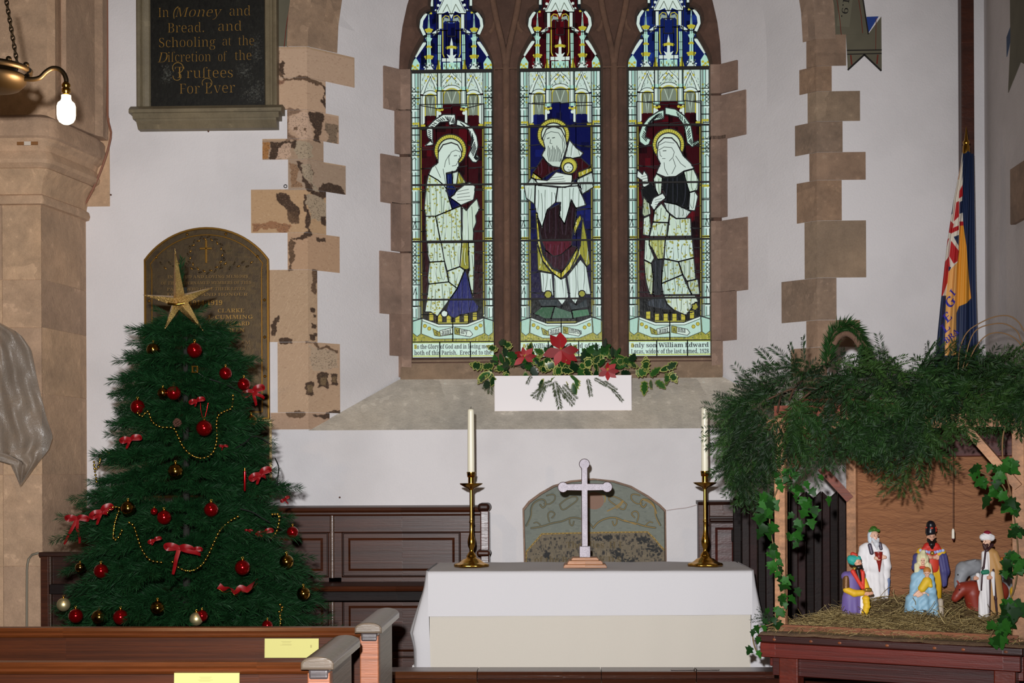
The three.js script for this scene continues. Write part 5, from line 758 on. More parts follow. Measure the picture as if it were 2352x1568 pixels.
{
  const Z = 0.1, o = thing('panelled_bench', 'dark oak panelled bench with shelf seat along the wall left of the altar', 'bench'), X = (px) => at(px, 1250, Z).x, Y = (py) => at(900, py, Z).y, m = { panel: MAT.darkWood, frame: MAT.darkWood2 };
  const xl = X(196), xr = X(1112);
  mesh('back_board', [box(xr - xl, Y(1175) - ground, 0.02, (xl + xr) / 2, (Y(1175) + ground) / 2, 0.05)], MAT.darkWood2, o);
  mesh('top_rail', [rbox(xr - xl, Y(1182) - Y(1222), 0.06, (xl + xr) / 2, Y(1202), Z - 0.022, 0.004)], MAT.darkWood, o);
  mesh('capping', [profileX([[0.004, Y(1176)], [Z + 0.04, Y(1176)], [Z + 0.05, Y(1171)], [Z + 0.045, Y(1165)], [Z + 0.03, Y(1163)], [0.004, Y(1161)]], xl, xr), profileX([[0.02, Y(1184)], [Z + 0.022, Y(1184)], [Z + 0.03, Y(1180)], [Z + 0.03, Y(1176)], [0.02, Y(1176)]], xl, xr)], MAT.darkWood, o);
  mesh('middle_rail', [rbox(xr - xl, Y(1324) - Y(1380), 0.06, (xl + xr) / 2, Y(1352), Z - 0.022, 0.004)], MAT.darkWood, o);
  mesh('bottom_rail', [rbox(xr - xl, Y(1510) - ground, 0.06, (xl + xr) / 2, (Y(1510) + ground) / 2, Z - 0.022, 0.004)], MAT.darkWood, o);
  const cuts = [[206, 250], [276, 420], [446, 590], [612, 754], [786, 1057]], pan = panelled(o, xl, xr, Z, [], [], m);
  for (const [a, b] of cuts) { pan(X(a), X(b), Y(1222), Y(1324)); pan(X(a), X(b), Y(1378), Y(1510)); }
  for (const [a, b] of [[196, 206], [250, 276], [420, 446], [590, 612], [754, 786], [1057, 1112]]) mesh('stile', [rbox(X(b) - X(a), Y(1222) - ground, 0.06, (X(a) + X(b)) / 2, (Y(1222) + ground) / 2, Z - 0.022, 0.004)], MAT.darkWood, o);
  for (const px of [433, 601, 764]) mesh('half_round_stile', [(() => { const g = new THREE.CylinderGeometry(0.0125, 0.0125, Y(1180) - Y(1326), 18); g.translate(X(px), (Y(1180) + Y(1326)) / 2, Z + 0.012); return g; })(), (() => { const g = new THREE.CylinderGeometry(0.0125, 0.0125, Y(1372) - ground, 18); g.translate(X(px), (Y(1372) + ground) / 2, Z + 0.012); return g; })()], woodMat('#6f5e58', 0.2, { coat: 0.7 }), o).userData.label = 'polished half-round stile catching the light';
  const ys = at(900, 1345, 0.4).y; mesh('seat_board', [profileX([[Z, ys - 0.03], [0.39, ys - 0.03], [0.405, ys - 0.026], [0.412, ys - 0.014], [0.405, ys - 0.003], [0.39, ys], [Z, ys]], xl, xr)], MAT.darkWood, o);
  mesh('seat_apron', [rbox(xr - xl, 0.05, 0.02, (xl + xr) / 2, ys - 0.055, 0.34, 0.003)], MAT.blackWood, o);
  // end post with elbow and knob
  const Zp = 0.3, xp = (px) => at(px, 1250, Zp).x, yp = (py) => at(1110, py, Zp).y;
  mesh('end_board', [rbox(xp(1124) - xp(1104), yp(1172) - ground, 0.07, (xp(1124) + xp(1104)) / 2, (yp(1172) + ground) / 2, Zp, 0.006)], woodMat('#55302a', 0.3, { coat: 0.3 }), o);
  mesh('end_scroll', [rbox(xp(1126) - xp(1098), yp(1156) - yp(1174), 0.2, (xp(1126) + xp(1098)) / 2, yp(1164), Zp - 0.05, 0.018, 4)], MAT.darkWood2, o);
  mesh('elbow', [rbox(xp(1127) - xp(1097), yp(1262) - yp(1275), 0.16, (xp(1127) + xp(1097)) / 2, yp(1268), Zp + 0.02, 0.012, 3)], MAT.darkWood, o);
}
{
  const Z = 0.1, o = thing('panelled_bench', 'dark oak panelled bench end right of the altar, partly behind a candlestick', 'bench'), X = (px) => at(px, 1250, Z).x, Y = (py) => at(1640, py, Z).y, xl = X(1604), xr = X(1700), pan = panelled(o, xl, xr, Z, [], [], { panel: woodMat('#4c211b', 0.4, { u: 3, v: 1.2 }), frame: MAT.darkWood2 });
  mesh('back_board', [box(xr - xl, Y(1160) - ground, 0.02, (xl + xr) / 2, (Y(1160) + ground) / 2, 0.05)], MAT.darkWood2, o);
  mesh('stile', [rbox(X(1630) - xl, Y(1158) - ground, 0.07, (X(1630) + xl) / 2, (Y(1158) + ground) / 2, Z - 0.02, 0.004)], MAT.darkWood, o);
  mesh('top_rail', [rbox(xr - X(1630), Y(1158) - Y(1186), 0.06, (xr + X(1630)) / 2, Y(1172), Z - 0.024, 0.004)], woodMat('#57392f', 0.4), o);
  mesh('capping', [profileX([[0.01, Y(1157)], [Z + 0.03, Y(1157)], [Z + 0.036, Y(1152)], [0.01, Y(1149)]], xl - 0.004, xr)], MAT.darkWood2, o);
  mesh('rail_bead', [rbox(xr - X(1630), 0.016, 0.03, (xr + X(1630)) / 2, Y(1194), Z, 0.006)], MAT.darkWood2, o);
  pan(X(1630), xr, Y(1198), Y(1420));
}
{ // slatted screen
  const Z = 0.24, o = thing('slatted_screen', 'black-brown slatted wooden screen with zigzag top behind the stable', 'screen'), n = 16, w = 18.4;
  const slats = [MAT.blackWood, woodMat('#22110e', 0.55, { u: 4, v: 0.8, spec: 0.5 }), woodMat('#2c1414', 0.6, { u: 4, v: 0.8, spec: 0.5 })];
  for (let i = 0; i < n; i++) {
    const px = 1683 + i * w, lo = i % 2 ? 1128 : 1144, hi = i % 2 ? 1144 : 1128, a = at(px, lo, Z + (i % 2) * 0.012), b = at(px + w - 1.5, hi, Z + (i % 2) * 0.012);
    const g = extrude(shapeOf([[a.x, ground], [b.x, ground], [b.x, b.y], [a.x, a.y]]), 0.026, 0.003); g.translate(0, 0, Z + (i % 2) * 0.03); mesh('slat', g, slats[i % 3], o);
  }
  mesh('cross_rail', [rbox(n * w * pxm(Z), 0.06, 0.03, at(1683 + n * w / 2, 1240, Z).x, at(1700, 1230, Z).y, Z - 0.02, 0.004)], MAT.blackWood, o); mesh('cross_rail', [rbox(n * w * pxm(Z), 0.06, 0.03, at(1683 + n * w / 2, 1240, Z).x, 0.3, Z - 0.02, 0.004)], MAT.blackWood, o);
}
// ================================================================ altar
const ALT = { zf: 1.1, zb: 0.47, y: at(1350, 1312, 1.1).y };
{
  const xl = at(987, 1400, ALT.zf).x, xr = at(1724, 1400, ALT.zf).x, zf = ALT.zf, zb = ALT.zb, yt = ALT.y, o = thing('altar_table', 'wooden altar table hidden under white and cream cloths', 'altar');
  mesh('tabletop', [rbox(xr - xl - 0.03, 0.04, zf - zb - 0.03, (xl + xr) / 2, yt - 0.025, (zf + zb) / 2, 0.006)], MAT.darkWood, o);
  for (const x of [xl + 0.08, xr - 0.08]) for (const z of [zb + 0.08, zf - 0.08]) mesh('leg', [rbox(0.08, yt - 0.045 - ground, 0.08, x, (yt - 0.045 + ground) / 2, z, 0.006)], MAT.darkWood, o);
  // cream frontal: hangs just in front of the table
  const fr = []; for (let j = 0; j <= 16; j++) { const row = []; for (let i = 0; i <= 60; i++) { const t = i / 60, v = j / 16, y = lerp(yt - 0.03, 0.12, v); row.push(V(lerp(xl, xr, t), y, zf + 0.004 + 0.004 * v * Math.sin(t * 21) + 0.002 * Math.sin(t * 47 + v * 3))); } fr.push(row); }
  const fro = thing('altar_frontal', 'cream cloth frontal hanging below the white altar cloth', 'cloth'); const thick = (rows, d) => [quadMesh(rows), quadMesh(rows.map((r) => r.map((p) => V(p.x, p.y, p.z - d)).reverse()))];
  mesh('cloth', thick(fr, 0.002), MAT.frontal, fro);
  // white fair linen: top, front fall, two long end falls
  const w = thing('altar_cloth', 'white linen altar cloth with lace-edged falling ends', 'cloth'), e = 0.012, yT = yt + 0.004, drop = 0.205, top = [], nX = 60;
  const prof = []; prof.push([zb, 0]); for (let k = 0; k <= 6; k++) prof.push([lerp(zb, zf - 0.02, (k + 1) / 7), 0]); for (let k = 1; k <= 5; k++) { const a = k / 5 * Math.PI / 2; prof.push([zf - 0.008 + Math.sin(a) * 0.02, -0.02 + Math.cos(a) * 0.02]); } for (let k = 1; k <= 8; k++) prof.push([zf + 0.012 + 0.004 * (k / 8), -0.02 - (drop - 0.02) * k / 8]);
  const xa = xl - 0.006, xb = xr + 0.006;
  for (const [z, d] of prof) { const row = []; for (let i = 0; i <= nX; i++) { const t = i / nX, hang = Math.max(0, -d - 0.02) / drop; row.push(V(lerp(xa, xb, t), yT + d * (1 - 0.03 * t) + 0.0012 * Math.sin(t * 30 + z * 9) * (d === 0 ? 1 : 0), z + hang * (0.004 * Math.sin(t * 17) + 0.003 * Math.sin(t * 39 + 1)))); } top.push(row); }
  mesh('top_and_front_fall', [quadMesh(top)], (() => { const m = MAT.linen.clone(); m.side = THREE.DoubleSide; return m; })(), w);
  for (const s of [-1, 1]) {
    const x0 = s < 0 ? xa : xb, rows = [], n = 16, L = 0.445, flare = s < 0 ? 0.075 : 0.075;
    const fl = s < 0 ? [[0, 0.012], [0.17, 0.028], [0.4, 0.062], [0.62, 0.092], [0.8, 0.074], [1, 0.07]] : [[0, 0.012], [0.3, 0.04], [0.6, 0.072], [1, 0.1]];
    const flareAt = (v) => { for (let q = 0; q + 1 < fl.length; q++) if (v <= fl[q + 1][0]) return lerp(fl[q][1], fl[q + 1][1], (v - fl[q][0]) / (fl[q + 1][0] - fl[q][0])); return fl[fl.length - 1][1]; };
    for (let j = 0; j <= n; j++) { const v = j / n, row = [], y = yT - 0.02 * Math.min(1, v * 8) - v * (L - 0.02), F = flareAt(v); for (let i = 0; i <= 30; i++) { const t = i / 30, u = clamp((t - 0.55) / 0.45, 0, 1), back = clamp(t / 0.55, 0, 1); const z = t < 0.55 ? lerp(zb, zf - 0.03 - 0.05 * v, back) : lerp(zf - 0.03 - 0.05 * v, zf + 0.01, Math.pow(u, 0.8)); const x = F * (1 - u * u * 0.98) + v * 0.012 * Math.sin(t * 17); row.push(V(x0 + s * x, y, z)); } rows.push(row); }
    const m = MAT.linen.clone(); m.side = THREE.DoubleSide; mesh('end_fall', [quadMesh(rows)], m, w);
    // lace edging: threads in a net
    const last = rows[n], th = []; for (let i = 0; i < 30; i++) { const a = last[i], b = last[i + 1]; for (let r = 0; r < 4; r++) { const c = V((a.x + b.x) / 2, a.y - 0.012 - r * 0.021, (a.z + b.z) / 2).add(V(rr(-0.004, 0.004), 0, (r % 2) * 0.008)); const g = new THREE.TorusGeometry(0.0105, 0.0016, 5, 10); g.rotateY(0.6 + 0.9 * (i % 3)); g.translate(c.x, c.y, c.z); th.push(g); const g2 = new THREE.CylinderGeometry(0.0013, 0.0013, 0.03, 5); g2.rotateZ(rr(-0.9, 0.9)); g2.translate(c.x, c.y, c.z); th.push(g2); } }
    const lc = mesh('lace_edging', th, std({ color: C('#f2f0ee'), roughness: 0.9 }), w); lc.userData.kind = 'stuff'; lc.userData.label = 'white lace edging';
  }
}
// candlesticks
{
  const k = pxm(0.83), yb = ALT.y + 0.005;
  const prof = [[0, 0], [38, 0], [39, 4], [37, 7], [30, 9], [25, 12], [20, 17], [12, 20], [11, 26], [8, 31], [5, 35], [5, 40], [8, 48], [9, 56], [8, 64], [5, 76], [4.2, 88], [4.2, 100], [5.4, 102], [4.4, 105], [4, 112], [3.8, 176], [6, 179], [9, 181], [15, 183], [25, 189], [27, 192], [25, 192], [14, 187], [8, 188], [7, 192], [7, 205], [8, 212], [9.5, 217], [10.4, 218], [9.6, 214], [8.6, 206], [0, 205]];
  const mk = (px, label, label2, top) => {
    const p = at(px, 1303, 0.83), o = thing('candlestick', label, 'candlestick', [p.x, yb, 0.83], 0, 'altar candlesticks');
    const b = lathe(prof.slice(0, 9).map(([r, y]) => [r * k, y * k]), 60), q = b.attributes.position; for (let i = 0; i < q.count; i++) { const x = q.getX(i), z = q.getZ(i), r = Math.hypot(x, z), a = Math.atan2(z, x), f = 1 + 0.05 * Math.cos(6 * a) * smooth(r, 0.02, 0.07); q.setX(i, x * f); q.setZ(i, z * f); } b.computeVertexNormals(); mesh('base', b, MAT.brass, o);
    mesh('stem', lathe(prof.slice(8, 22).map(([r, y]) => [r * k, y * k]), 28), MAT.brass, o); mesh('drip_pan', lathe(prof.slice(21, 31).map(([r, y]) => [r * k, y * k]), 40), MAT.brass, o); mesh('socket', lathe(prof.slice(30).map(([r, y]) => [r * k, y * k]), 24), MAT.brass, o);
    const c = thing('candle', label2, 'candle', [p.x, yb + 206 * k, 0.83], 0, 'altar candles'); mesh('wax', lathe([[0, 0], [8.2, 0], [8, top * 0.5], [7.4, top - 6], [7, top - 2], [4, top], [0, top - 1]].map(([r, y]) => [r * k, y * k]), 28), MAT.wax, c);
    mesh('wick', [tube([V(0, (top - 2) * k, 0), V(0.0005, (top + 2) * k, 0), V(0.002, (top + 5) * k, 0.001)], 0.0013, 6, 6)], MAT.black, c);
  };
  mk(1083, 'brass candlestick on the altar left of the cross', 'unlit ivory candle left of the altar cross', 157); mk(1620, 'brass candlestick on the altar right of the cross', 'unlit ivory candle right of the altar cross', 158);
}
// altar cross
{
  const z = 0.86, k = pxm(z), p = at(1343.5, 1305, z), o = thing('altar_cross', 'silvered wooden cross with rounded ends on stepped base on the altar', 'cross', [p.x, ALT.y + 0.005, z]);
  const silver = phys({ map: rep(plasterTex, 12, 4), color: C('#a29ca4'), metalness: 0.55, roughness: 0.4, bumpMap: rep(bumpTex, 10), bumpScale: 0.0008 }), red = woodMat('#4a201c', 0.5), tan = woodMat('#cf9f7c', 0.5);
  const Y = (py) => (1305 - py) * k, X = (px) => (px - 1343.5) * k;
  const arms = (i) => { const r = 12.5 - i, w = 7.5 - i, pts = []; const arc = (cx, cy, a0, a1) => { for (let t = 0; t <= 12; t++) { const a = a0 + (a1 - a0) * t / 12; pts.push([X(cx + r * Math.cos(a)), Y(cy - r * Math.sin(a))]); } }; const wh = 8.5 - i;
    pts.push([X(1343.5 - w), Y(1262)]); pts.push([X(1343.5 - w), Y(1122 + wh)]); arc(1294, 1122, -0.65, -Math.PI * 2 + 0.65); pts.push([X(1343.5 - w), Y(1122 - wh)]); arc(1343.5, 1069, Math.PI * 1.5 - 0.6, -Math.PI / 2 + 0.6); pts.push([X(1343.5 + w), Y(1122 - wh)]); arc(1395, 1122, Math.PI - 0.65, -Math.PI + 0.65); pts.push([X(1343.5 + w), Y(1122 + wh)], [X(1343.5 + w), Y(1262)]); return pts; };
  const body = extrude(shapeOf(arms(0)), 0.026, 0.002); body.translate(0, 0, -0.02); mesh('cross_body', body, red, o);
  const face = extrude(shapeOf(arms(0.8)), 0.003, 0.0012); face.translate(0, 0, 0.007); mesh('cross_face', face, silver, o).userData.label = 'worn silvered front face';
  mesh('socket_block', [rbox(X(1356.5) - X(1331), Y(1257) - Y(1283), 0.05, 0, Y(1270), 0, 0.003)], silver, o);
  for (const [a, b, w, d] of [[1282, 1289, 31, 0.11], [1289, 1297, 40, 0.135], [1297, 1305, 49, 0.16]]) mesh('base_step', [extrude(shapeOf([[-w * k, Y(b)], [w * k, Y(b)], [w * k, Y((a + b) / 2)], [(w - 4) * k, Y(a)], [-(w - 4) * k, Y(a)], [-w * k, Y((a + b) / 2)]]), d, 0.002).translate(0, 0, -d / 2)], tan, o);
}
// communion rail
{
  const Z = 1.62, o = thing('communion_rail', 'polished brown communion rail in front of the altar', 'rail'), y = at(1300, 1536, Z).y, xl = at(868, 1540, Z).x, xr = RWALL - 0.02, jx = [xl, at(1098, 1540, Z).x, at(1380, 1540, Z).x, at(1596, 1540, Z).x, xr];
  const railM = [woodMat('#5c3418', 0.3, { coat: 0.5 }), woodMat('#4a2716', 0.3, { coat: 0.5 }), woodMat('#4a2716', 0.3, { coat: 0.5 }), woodMat('#46241a', 0.3, { coat: 0.5 })];
  for (let i = 0; i < 4; i++) mesh('rail_section', [profileX([[Z - 0.07, y - 0.05], [Z + 0.06, y - 0.05], [Z + 0.066, y - 0.04], [Z + 0.06, y - 0.034], [Z + 0.075, y - 0.028], [Z + 0.078, y - 0.014], [Z + 0.068, y - 0.002], [Z + 0.04, y], [Z - 0.06, y], [Z - 0.075, y - 0.014]], jx[i] + (i ? 0.0015 : 0), jx[i + 1] - 0.0015)], railM[i], o);
  for (const x of [jx[0] + 0.05, -0.2, jx[3] - 0.05, xr - 0.1]) mesh('post', [rbox(0.06, y - 0.05 - ground, 0.06, x, (y - 0.05 + ground) / 2, Z, 0.006)], MAT.darkWood, o);
  const c = at(1597, 1535, Z + 0.04); mesh('hinge_bolt', [(() => { const g = new THREE.SphereGeometry(0.007, 12, 8); g.translate(c.x, y + 0.002, c.z); return g; })(), rbox(0.2, 0.004, 0.012, c.x + 0.0, y + 0.002, c.z - 0.01, 0.002)], phys({ color: C('#6e6660'), metalness: 0.9, roughness: 0.35 }), o);
}
// ================================================================ pews
function pew(zb, pyTop, pxEnd, label, cardA, cardLabel, marks) {
  const o = thing('pew', label, 'pew'), y = at(400, pyTop, zb).y, xl = LWALL + 0.4 > -4 ? -3.2 : -3.2, xr = at(pxEnd, pyTop, zb).x;
  mesh('top_rail', [profileX([[zb - 0.03, y - 0.034], [zb + 0.026, y - 0.034], [zb + 0.034, y - 0.026], [zb + 0.03, y - 0.02], [zb + 0.036, y - 0.012], [zb + 0.026, y - 0.002], [zb, y], [zb - 0.03, y - 0.006]], xl, xr)], MAT.pewWood, o);
  mesh('back_panel', [rbox(xr - xl, y - 0.03 - 0.2, 0.024, (xl + xr) / 2, (y - 0.03 + 0.2) / 2, zb - 0.008, 0.003)], MAT.pewDark, o);
  mesh('book_ledge', [rbox(xr - xl, 0.02, 0.1, (xl + xr) / 2, y - 0.2, zb + 0.05, 0.004)], MAT.pewWood, o);
  mesh('seat', [rbox(xr - xl, 0.03, 0.4, (xl + xr) / 2, 0.45, zb - 0.22, 0.006)], MAT.pewDark, o);
  // end: post, panel and rounded cap running forward
  const w = 0.062, x0 = xr - 0.008, e = 0.5, ye = y + 0.006;
  mesh('end_panel', [rbox(w * 0.62, ye - 0.03 - ground, e - 0.05, x0 + w / 2, (ye - 0.03 + ground) / 2, zb - e / 2 + 0.05, 0.005)], MAT.pewEnd, o);
  mesh('end_post', [rbox(w, ye - 0.03 - ground, 0.05, x0 + w / 2, (ye - 0.03 + ground) / 2, zb + 0.045, 0.005)], MAT.pewPale, o);
  mesh('end_neck', [rbox(w * 0.9, 0.03, 0.056, x0 + w / 2, ye - 0.035, zb + 0.045, 0.008)], woodMat('#5d5a62', 0.3, { coat: 0.3 }), o);
  mesh('end_cap', [(() => { const s = new THREE.Shape(), hw = w * 0.72; s.moveTo(-hw, 0); s.lineTo(hw, 0); s.lineTo(hw, 0.016); s.quadraticCurveTo(hw * 0.9, 0.034, 0, 0.036); s.quadraticCurveTo(-hw * 0.9, 0.034, -hw, 0.016); s.closePath(); const g = extrude(s, e + 0.02, 0.006, { bevelSegments: 2 }); g.translate(x0 + w / 2, ye - 0.02, zb - e + 0.07); return g; })()], woodMat('#7d756c', 0.3, { coat: 0.4 }), o).userData.label = 'worn grey rounded cap';
  // yellow card propped on the ledge behind the rail
  const tex = canvasTex(520, 180, (c) => { c.fillStyle = '#b9b26c'; c.fillRect(0, 0, 520, 180); c.fillStyle = 'rgba(120,110,60,0.45)'; marks(c); });
  const [a, b, pt, pb] = cardA, z = zb + 0.032, A = at(a, pb, z), B = at(b, pb, z), T = at(a, pt, z), g = keepUV(new THREE.BoxGeometry(B.x - A.x, T.y - A.y, 0.0012)); const c = mesh('pew_card', g, std({ map: tex, roughness: 0.8 })); tag(c, cardLabel, 'card', 'yellow cards on the pews'); c.position.set((A.x + B.x) / 2, (T.y + A.y) / 2, z); c.rotation.x = -0.06; 
}
pew(2.88, 1438, 838, 'further of the two brown pews, nearest the tree', [608, 732, 1466, 1510], 'yellow card on the further pew near its end cap', (c) => { c.fillRect(160, 26, 100, 3); c.fillRect(170, 36, 80, 3); c.fillRect(170, 52, 90, 3); c.fillRect(150, 60, 110, 3); c.fillRect(440, 60, 14, 26); });
pew(3.76, 1516, 722, 'nearer of the two brown pews, at the bottom left corner', [400, 550, 1545, 1600], 'yellow card on the nearer pew at the bottom edge', (c) => { c.fillRect(200, 30, 100, 3); c.fillRect(210, 40, 80, 3); c.fillRect(190, 52, 120, 3); c.fillRect(200, 60, 90, 3); });

// dark panelled screen end standing before the pier, left of the tree
{
  const Z = 0.66, o = thing('panelled_screen', 'dark oak panelled screen end between the stone pier and the tree', 'screen'), X = (px) => at(px, 1350, Z).x, y1 = at(140, 1276, Z).y, W = (a, b, z, d, m, n) => mesh(n, [rbox(X(b) - X(a), y1 - ground, d, (X(a) + X(b)) / 2, (y1 + ground) / 2, z, 0.004)], m, o);
  W(97, 116, Z, 0.05, MAT.darkWood, 'stile'); W(119, 200, Z - 0.012, 0.02, MAT.darkWood2, 'panel'); W(200, 226, Z, 0.05, MAT.darkWood, 'stile'); mesh('capping', [rbox(X(230) - X(94), 0.022, 0.07, (X(230) + X(94)) / 2, y1 + 0.008, Z, 0.005)], MAT.darkWood2, o); mesh('middle_rail', [rbox(X(200) - X(116), 0.05, 0.045, (X(200) + X(116)) / 2, at(140, 1352, Z).y, Z, 0.004)], MAT.blackWood, o); mesh('bead', [rbox(0.006, y1 - ground, 0.02, X(118), (y1 + ground) / 2, Z + 0.012, 0.003)], woodMat('#6a5a52', 0.3), o);
}
// ================================================================ Christmas tree
const TZ = 1.5, treeL = [[740, 372], [770, 322], [800, 316], [870, 268], [940, 268], [1020, 222], [1120, 188], [1180, 160], [1270, 150], [1370, 128], [1460, 122], [1700, 118]], treeR = [[740, 448], [770, 505], [800, 560], [870, 575], [960, 600], [1040, 645], [1110, 648], [1160, 686], [1230, 700], [1300, 722], [1370, 745], [1460, 752], [1700, 758]];
const piece = (t, y) => { if (y <= t[0][0]) return t[0][1]; for (let i = 0; i + 1 < t.length; i++) if (y <= t[i + 1][0]) return lerp(t[i][1], t[i + 1][1], (y - t[i][0]) / (t[i + 1][0] - t[i][0])); return t[t.length - 1][1]; };
const treeX = at(428, 1200, TZ).x;
function treeR_at(py) { return (piece(treeR, py) - piece(treeL, py)) / 2 * pxm(TZ); }
function onTree(px, py, out = 0.0) { let z = TZ + 0.2; for (let i = 0; i < 6; i++) { const p = at(px, py, z), R = treeR_at(PY - (p.y - EYE) / pxm(TZ)), dx = p.x - treeX, q = R * R - dx * dx; z = TZ + (q > 0 ? Math.sqrt(q) * 0.86 : 0) + out; } return at(px, py, z); }
// a tuft of needles along a bent stem; every needle is a slim blade
function brush(paths, perM, len, wid, lean, seed, flat = 0) {
  reseed(seed); const pos = [], col = [];
  for (const pts of paths) {
    const c = new THREE.CatmullRomCurve3(pts), L = c.getLength(), n = Math.round(L * perM), up = V(0, 1, 0);
    for (let i = 0; i < n; i++) {
      const u = (i + rnd()) / n, p = c.getPoint(u), t = c.getTangent(u), a = flat ? (i % 2 ? 0 : Math.PI) + rr(-0.5, 0.5) : rnd() * 6.283; const s = V().crossVectors(t, up).normalize(), b = V().crossVectors(s, t);
      const r = s.clone().multiplyScalar(Math.cos(a)).addScaledVector(b, Math.sin(a) * (flat ? 0.5 : 1)), ln = lean + rr(-0.15, 0.15), d = t.clone().multiplyScalar(Math.cos(ln)).addScaledVector(r, Math.sin(ln)).normalize(), l = len * rr(0.75, 1.2) * (u > 0.9 ? 0.8 : 1), w = V().crossVectors(d, V(rnd() - 0.5, rnd() - 0.5, rnd() - 0.5)).normalize().multiplyScalar(wid / 2);
      const e = p.clone().addScaledVector(d, l), m = p.clone().addScaledVector(d, l * 0.55), k = rr(0.6, 1.25), A = p.clone().add(w.clone().multiplyScalar(0.5)), B = m.clone().add(w), D = m.clone().sub(w);
      for (const q of [A, B, D, B, e, D]) { pos.push(q.x, q.y, q.z); col.push(k, k, k); }
    }
  }
  const g = new THREE.BufferGeometry(); g.setAttribute('position', new THREE.Float32BufferAttribute(pos, 3)); g.setAttribute('color', new THREE.Float32BufferAttribute(col, 3)); g.setAttribute('uv', new THREE.Float32BufferAttribute(new Float32Array(pos.length / 3 * 2), 2)); g.computeVertexNormals(); return keepUV(g);
}
function branchPaths(L, seed, droop) {
  reseed(seed); const main = (u) => V(L * u, -droop * L * u * u + 0.05 * L * Math.sin(u * 3), 0.03 * L * Math.sin(u * 4)), out = [[main(0.25), main(0.5), main(0.75), main(1)]];
  const n = Math.max(4, Math.round(L / 0.07)); for (let i = 0; i < n; i++) { const u = 0.22 + 0.68 * i / n, s = i % 2 ? 1 : -1, p = main(u), l = L * (0.42 - 0.26 * u) + 0.05, a = rr(0.5, 0.95), d = V(Math.cos(a), rr(-0.2, 0.12), s * Math.sin(a)); out.push([p, p.clone().addScaledVector(d, l * 0.5), p.clone().addScaledVector(d, l).add(V(0.01, -0.01, 0))]); }
  return out;
}
const needleMat = phys({ color: C('#133519'), vertexColors: true, roughness: 0.55, side: THREE.DoubleSide, specularIntensity: 0.3 }), twigMat = std({ color: C('#17160e'), roughness: 0.9 });
{
  const o = thing('christmas_tree', 'tall green artificial Christmas tree behind the pews', 'tree', [treeX, 0, TZ]);
  mesh('trunk', [cyl(0.022, 0.008, at(428, 660, TZ).y - ground - 0.02, 0, 0.0, 0, 12)], twigMat, o);
  mesh('stand', [cyl(0.14, 0.1, 0.12, 0, 0, 0, 24)], MAT.black, o);
  const sizes = [0.14, 0.22, 0.32, 0.42, 0.52, 0.6], geos = sizes.map((L, i) => [0, 1, 2].map((v) => { const p = branchPaths(L, 100 + i * 7 + v, 0.14); return brush(p, 1500 - i * 120, 0.042, 0.0021, 0.62, 300 + i * 5 + v); }));
  reseed(4242); let tier = 0;
  for (let py = 752; py < 1640; py += 32 + tier * 0.55, tier++) {
    const R = treeR_at(py) * (tier % 2 ? 1.04 : 0.88), y = at(428, py - 10, TZ).y, n = Math.round(6 + R * 11.5), a0 = rnd() * 6.283;
    for (let i = 0; i < n; i++) {
      const a = a0 + (i + rr(-0.3, 0.3)) / n * 6.283, L = R * rr(0.82, 1.03); let k = 0; for (let q = 0; q < sizes.length; q++) if (Math.abs(sizes[q] - L) < Math.abs(sizes[k] - L)) k = q;
      const side = Math.cos(a), cen = (piece(treeR, py) + piece(treeL, py)) / 2 - 428, m = raw('branch', geos[k][i % 3], needleMat, o), s = L / sizes[k]; m.scale.set(s, lerp(1, s, 0.5), lerp(1, s, 0.5)); m.position.set(cen * pxm(TZ), y + rr(-0.015, 0.015), 0); m.rotation.order = 'YXZ'; m.rotation.set(rr(-0.25, 0.25), a, lerp(0.16, 0.02, clamp((py - 750) / 500, 0, 1)) + rr(-0.06, 0.06));
    }
  }
  const lead = at(410, 770, TZ), tip = at(418, 596, TZ); const L = V(lead.x - treeX, lead.y, 0), T = V(tip.x - treeX, tip.y, 0), g = brush([[L, L.clone().lerp(T, 0.5), T], [L.clone().lerp(T, 0.2), V(L.x - 0.09, lerp(L.y, T.y, 0.34), 0.03)], [L.clone().lerp(T, 0.2), V(L.x + 0.13, lerp(L.y, T.y, 0.36), 0.03)], [L.clone().lerp(T, 0.05), V(L.x - 0.1, lerp(L.y, T.y, 0.06), 0.06)], [L.clone().lerp(T, 0.05), V(L.x + 0.1, lerp(L.y, T.y, 0.06), 0.06)]], 1300, 0.036, 0.0021, 0.55, 888); mesh('leader', g, needleMat, o);
}
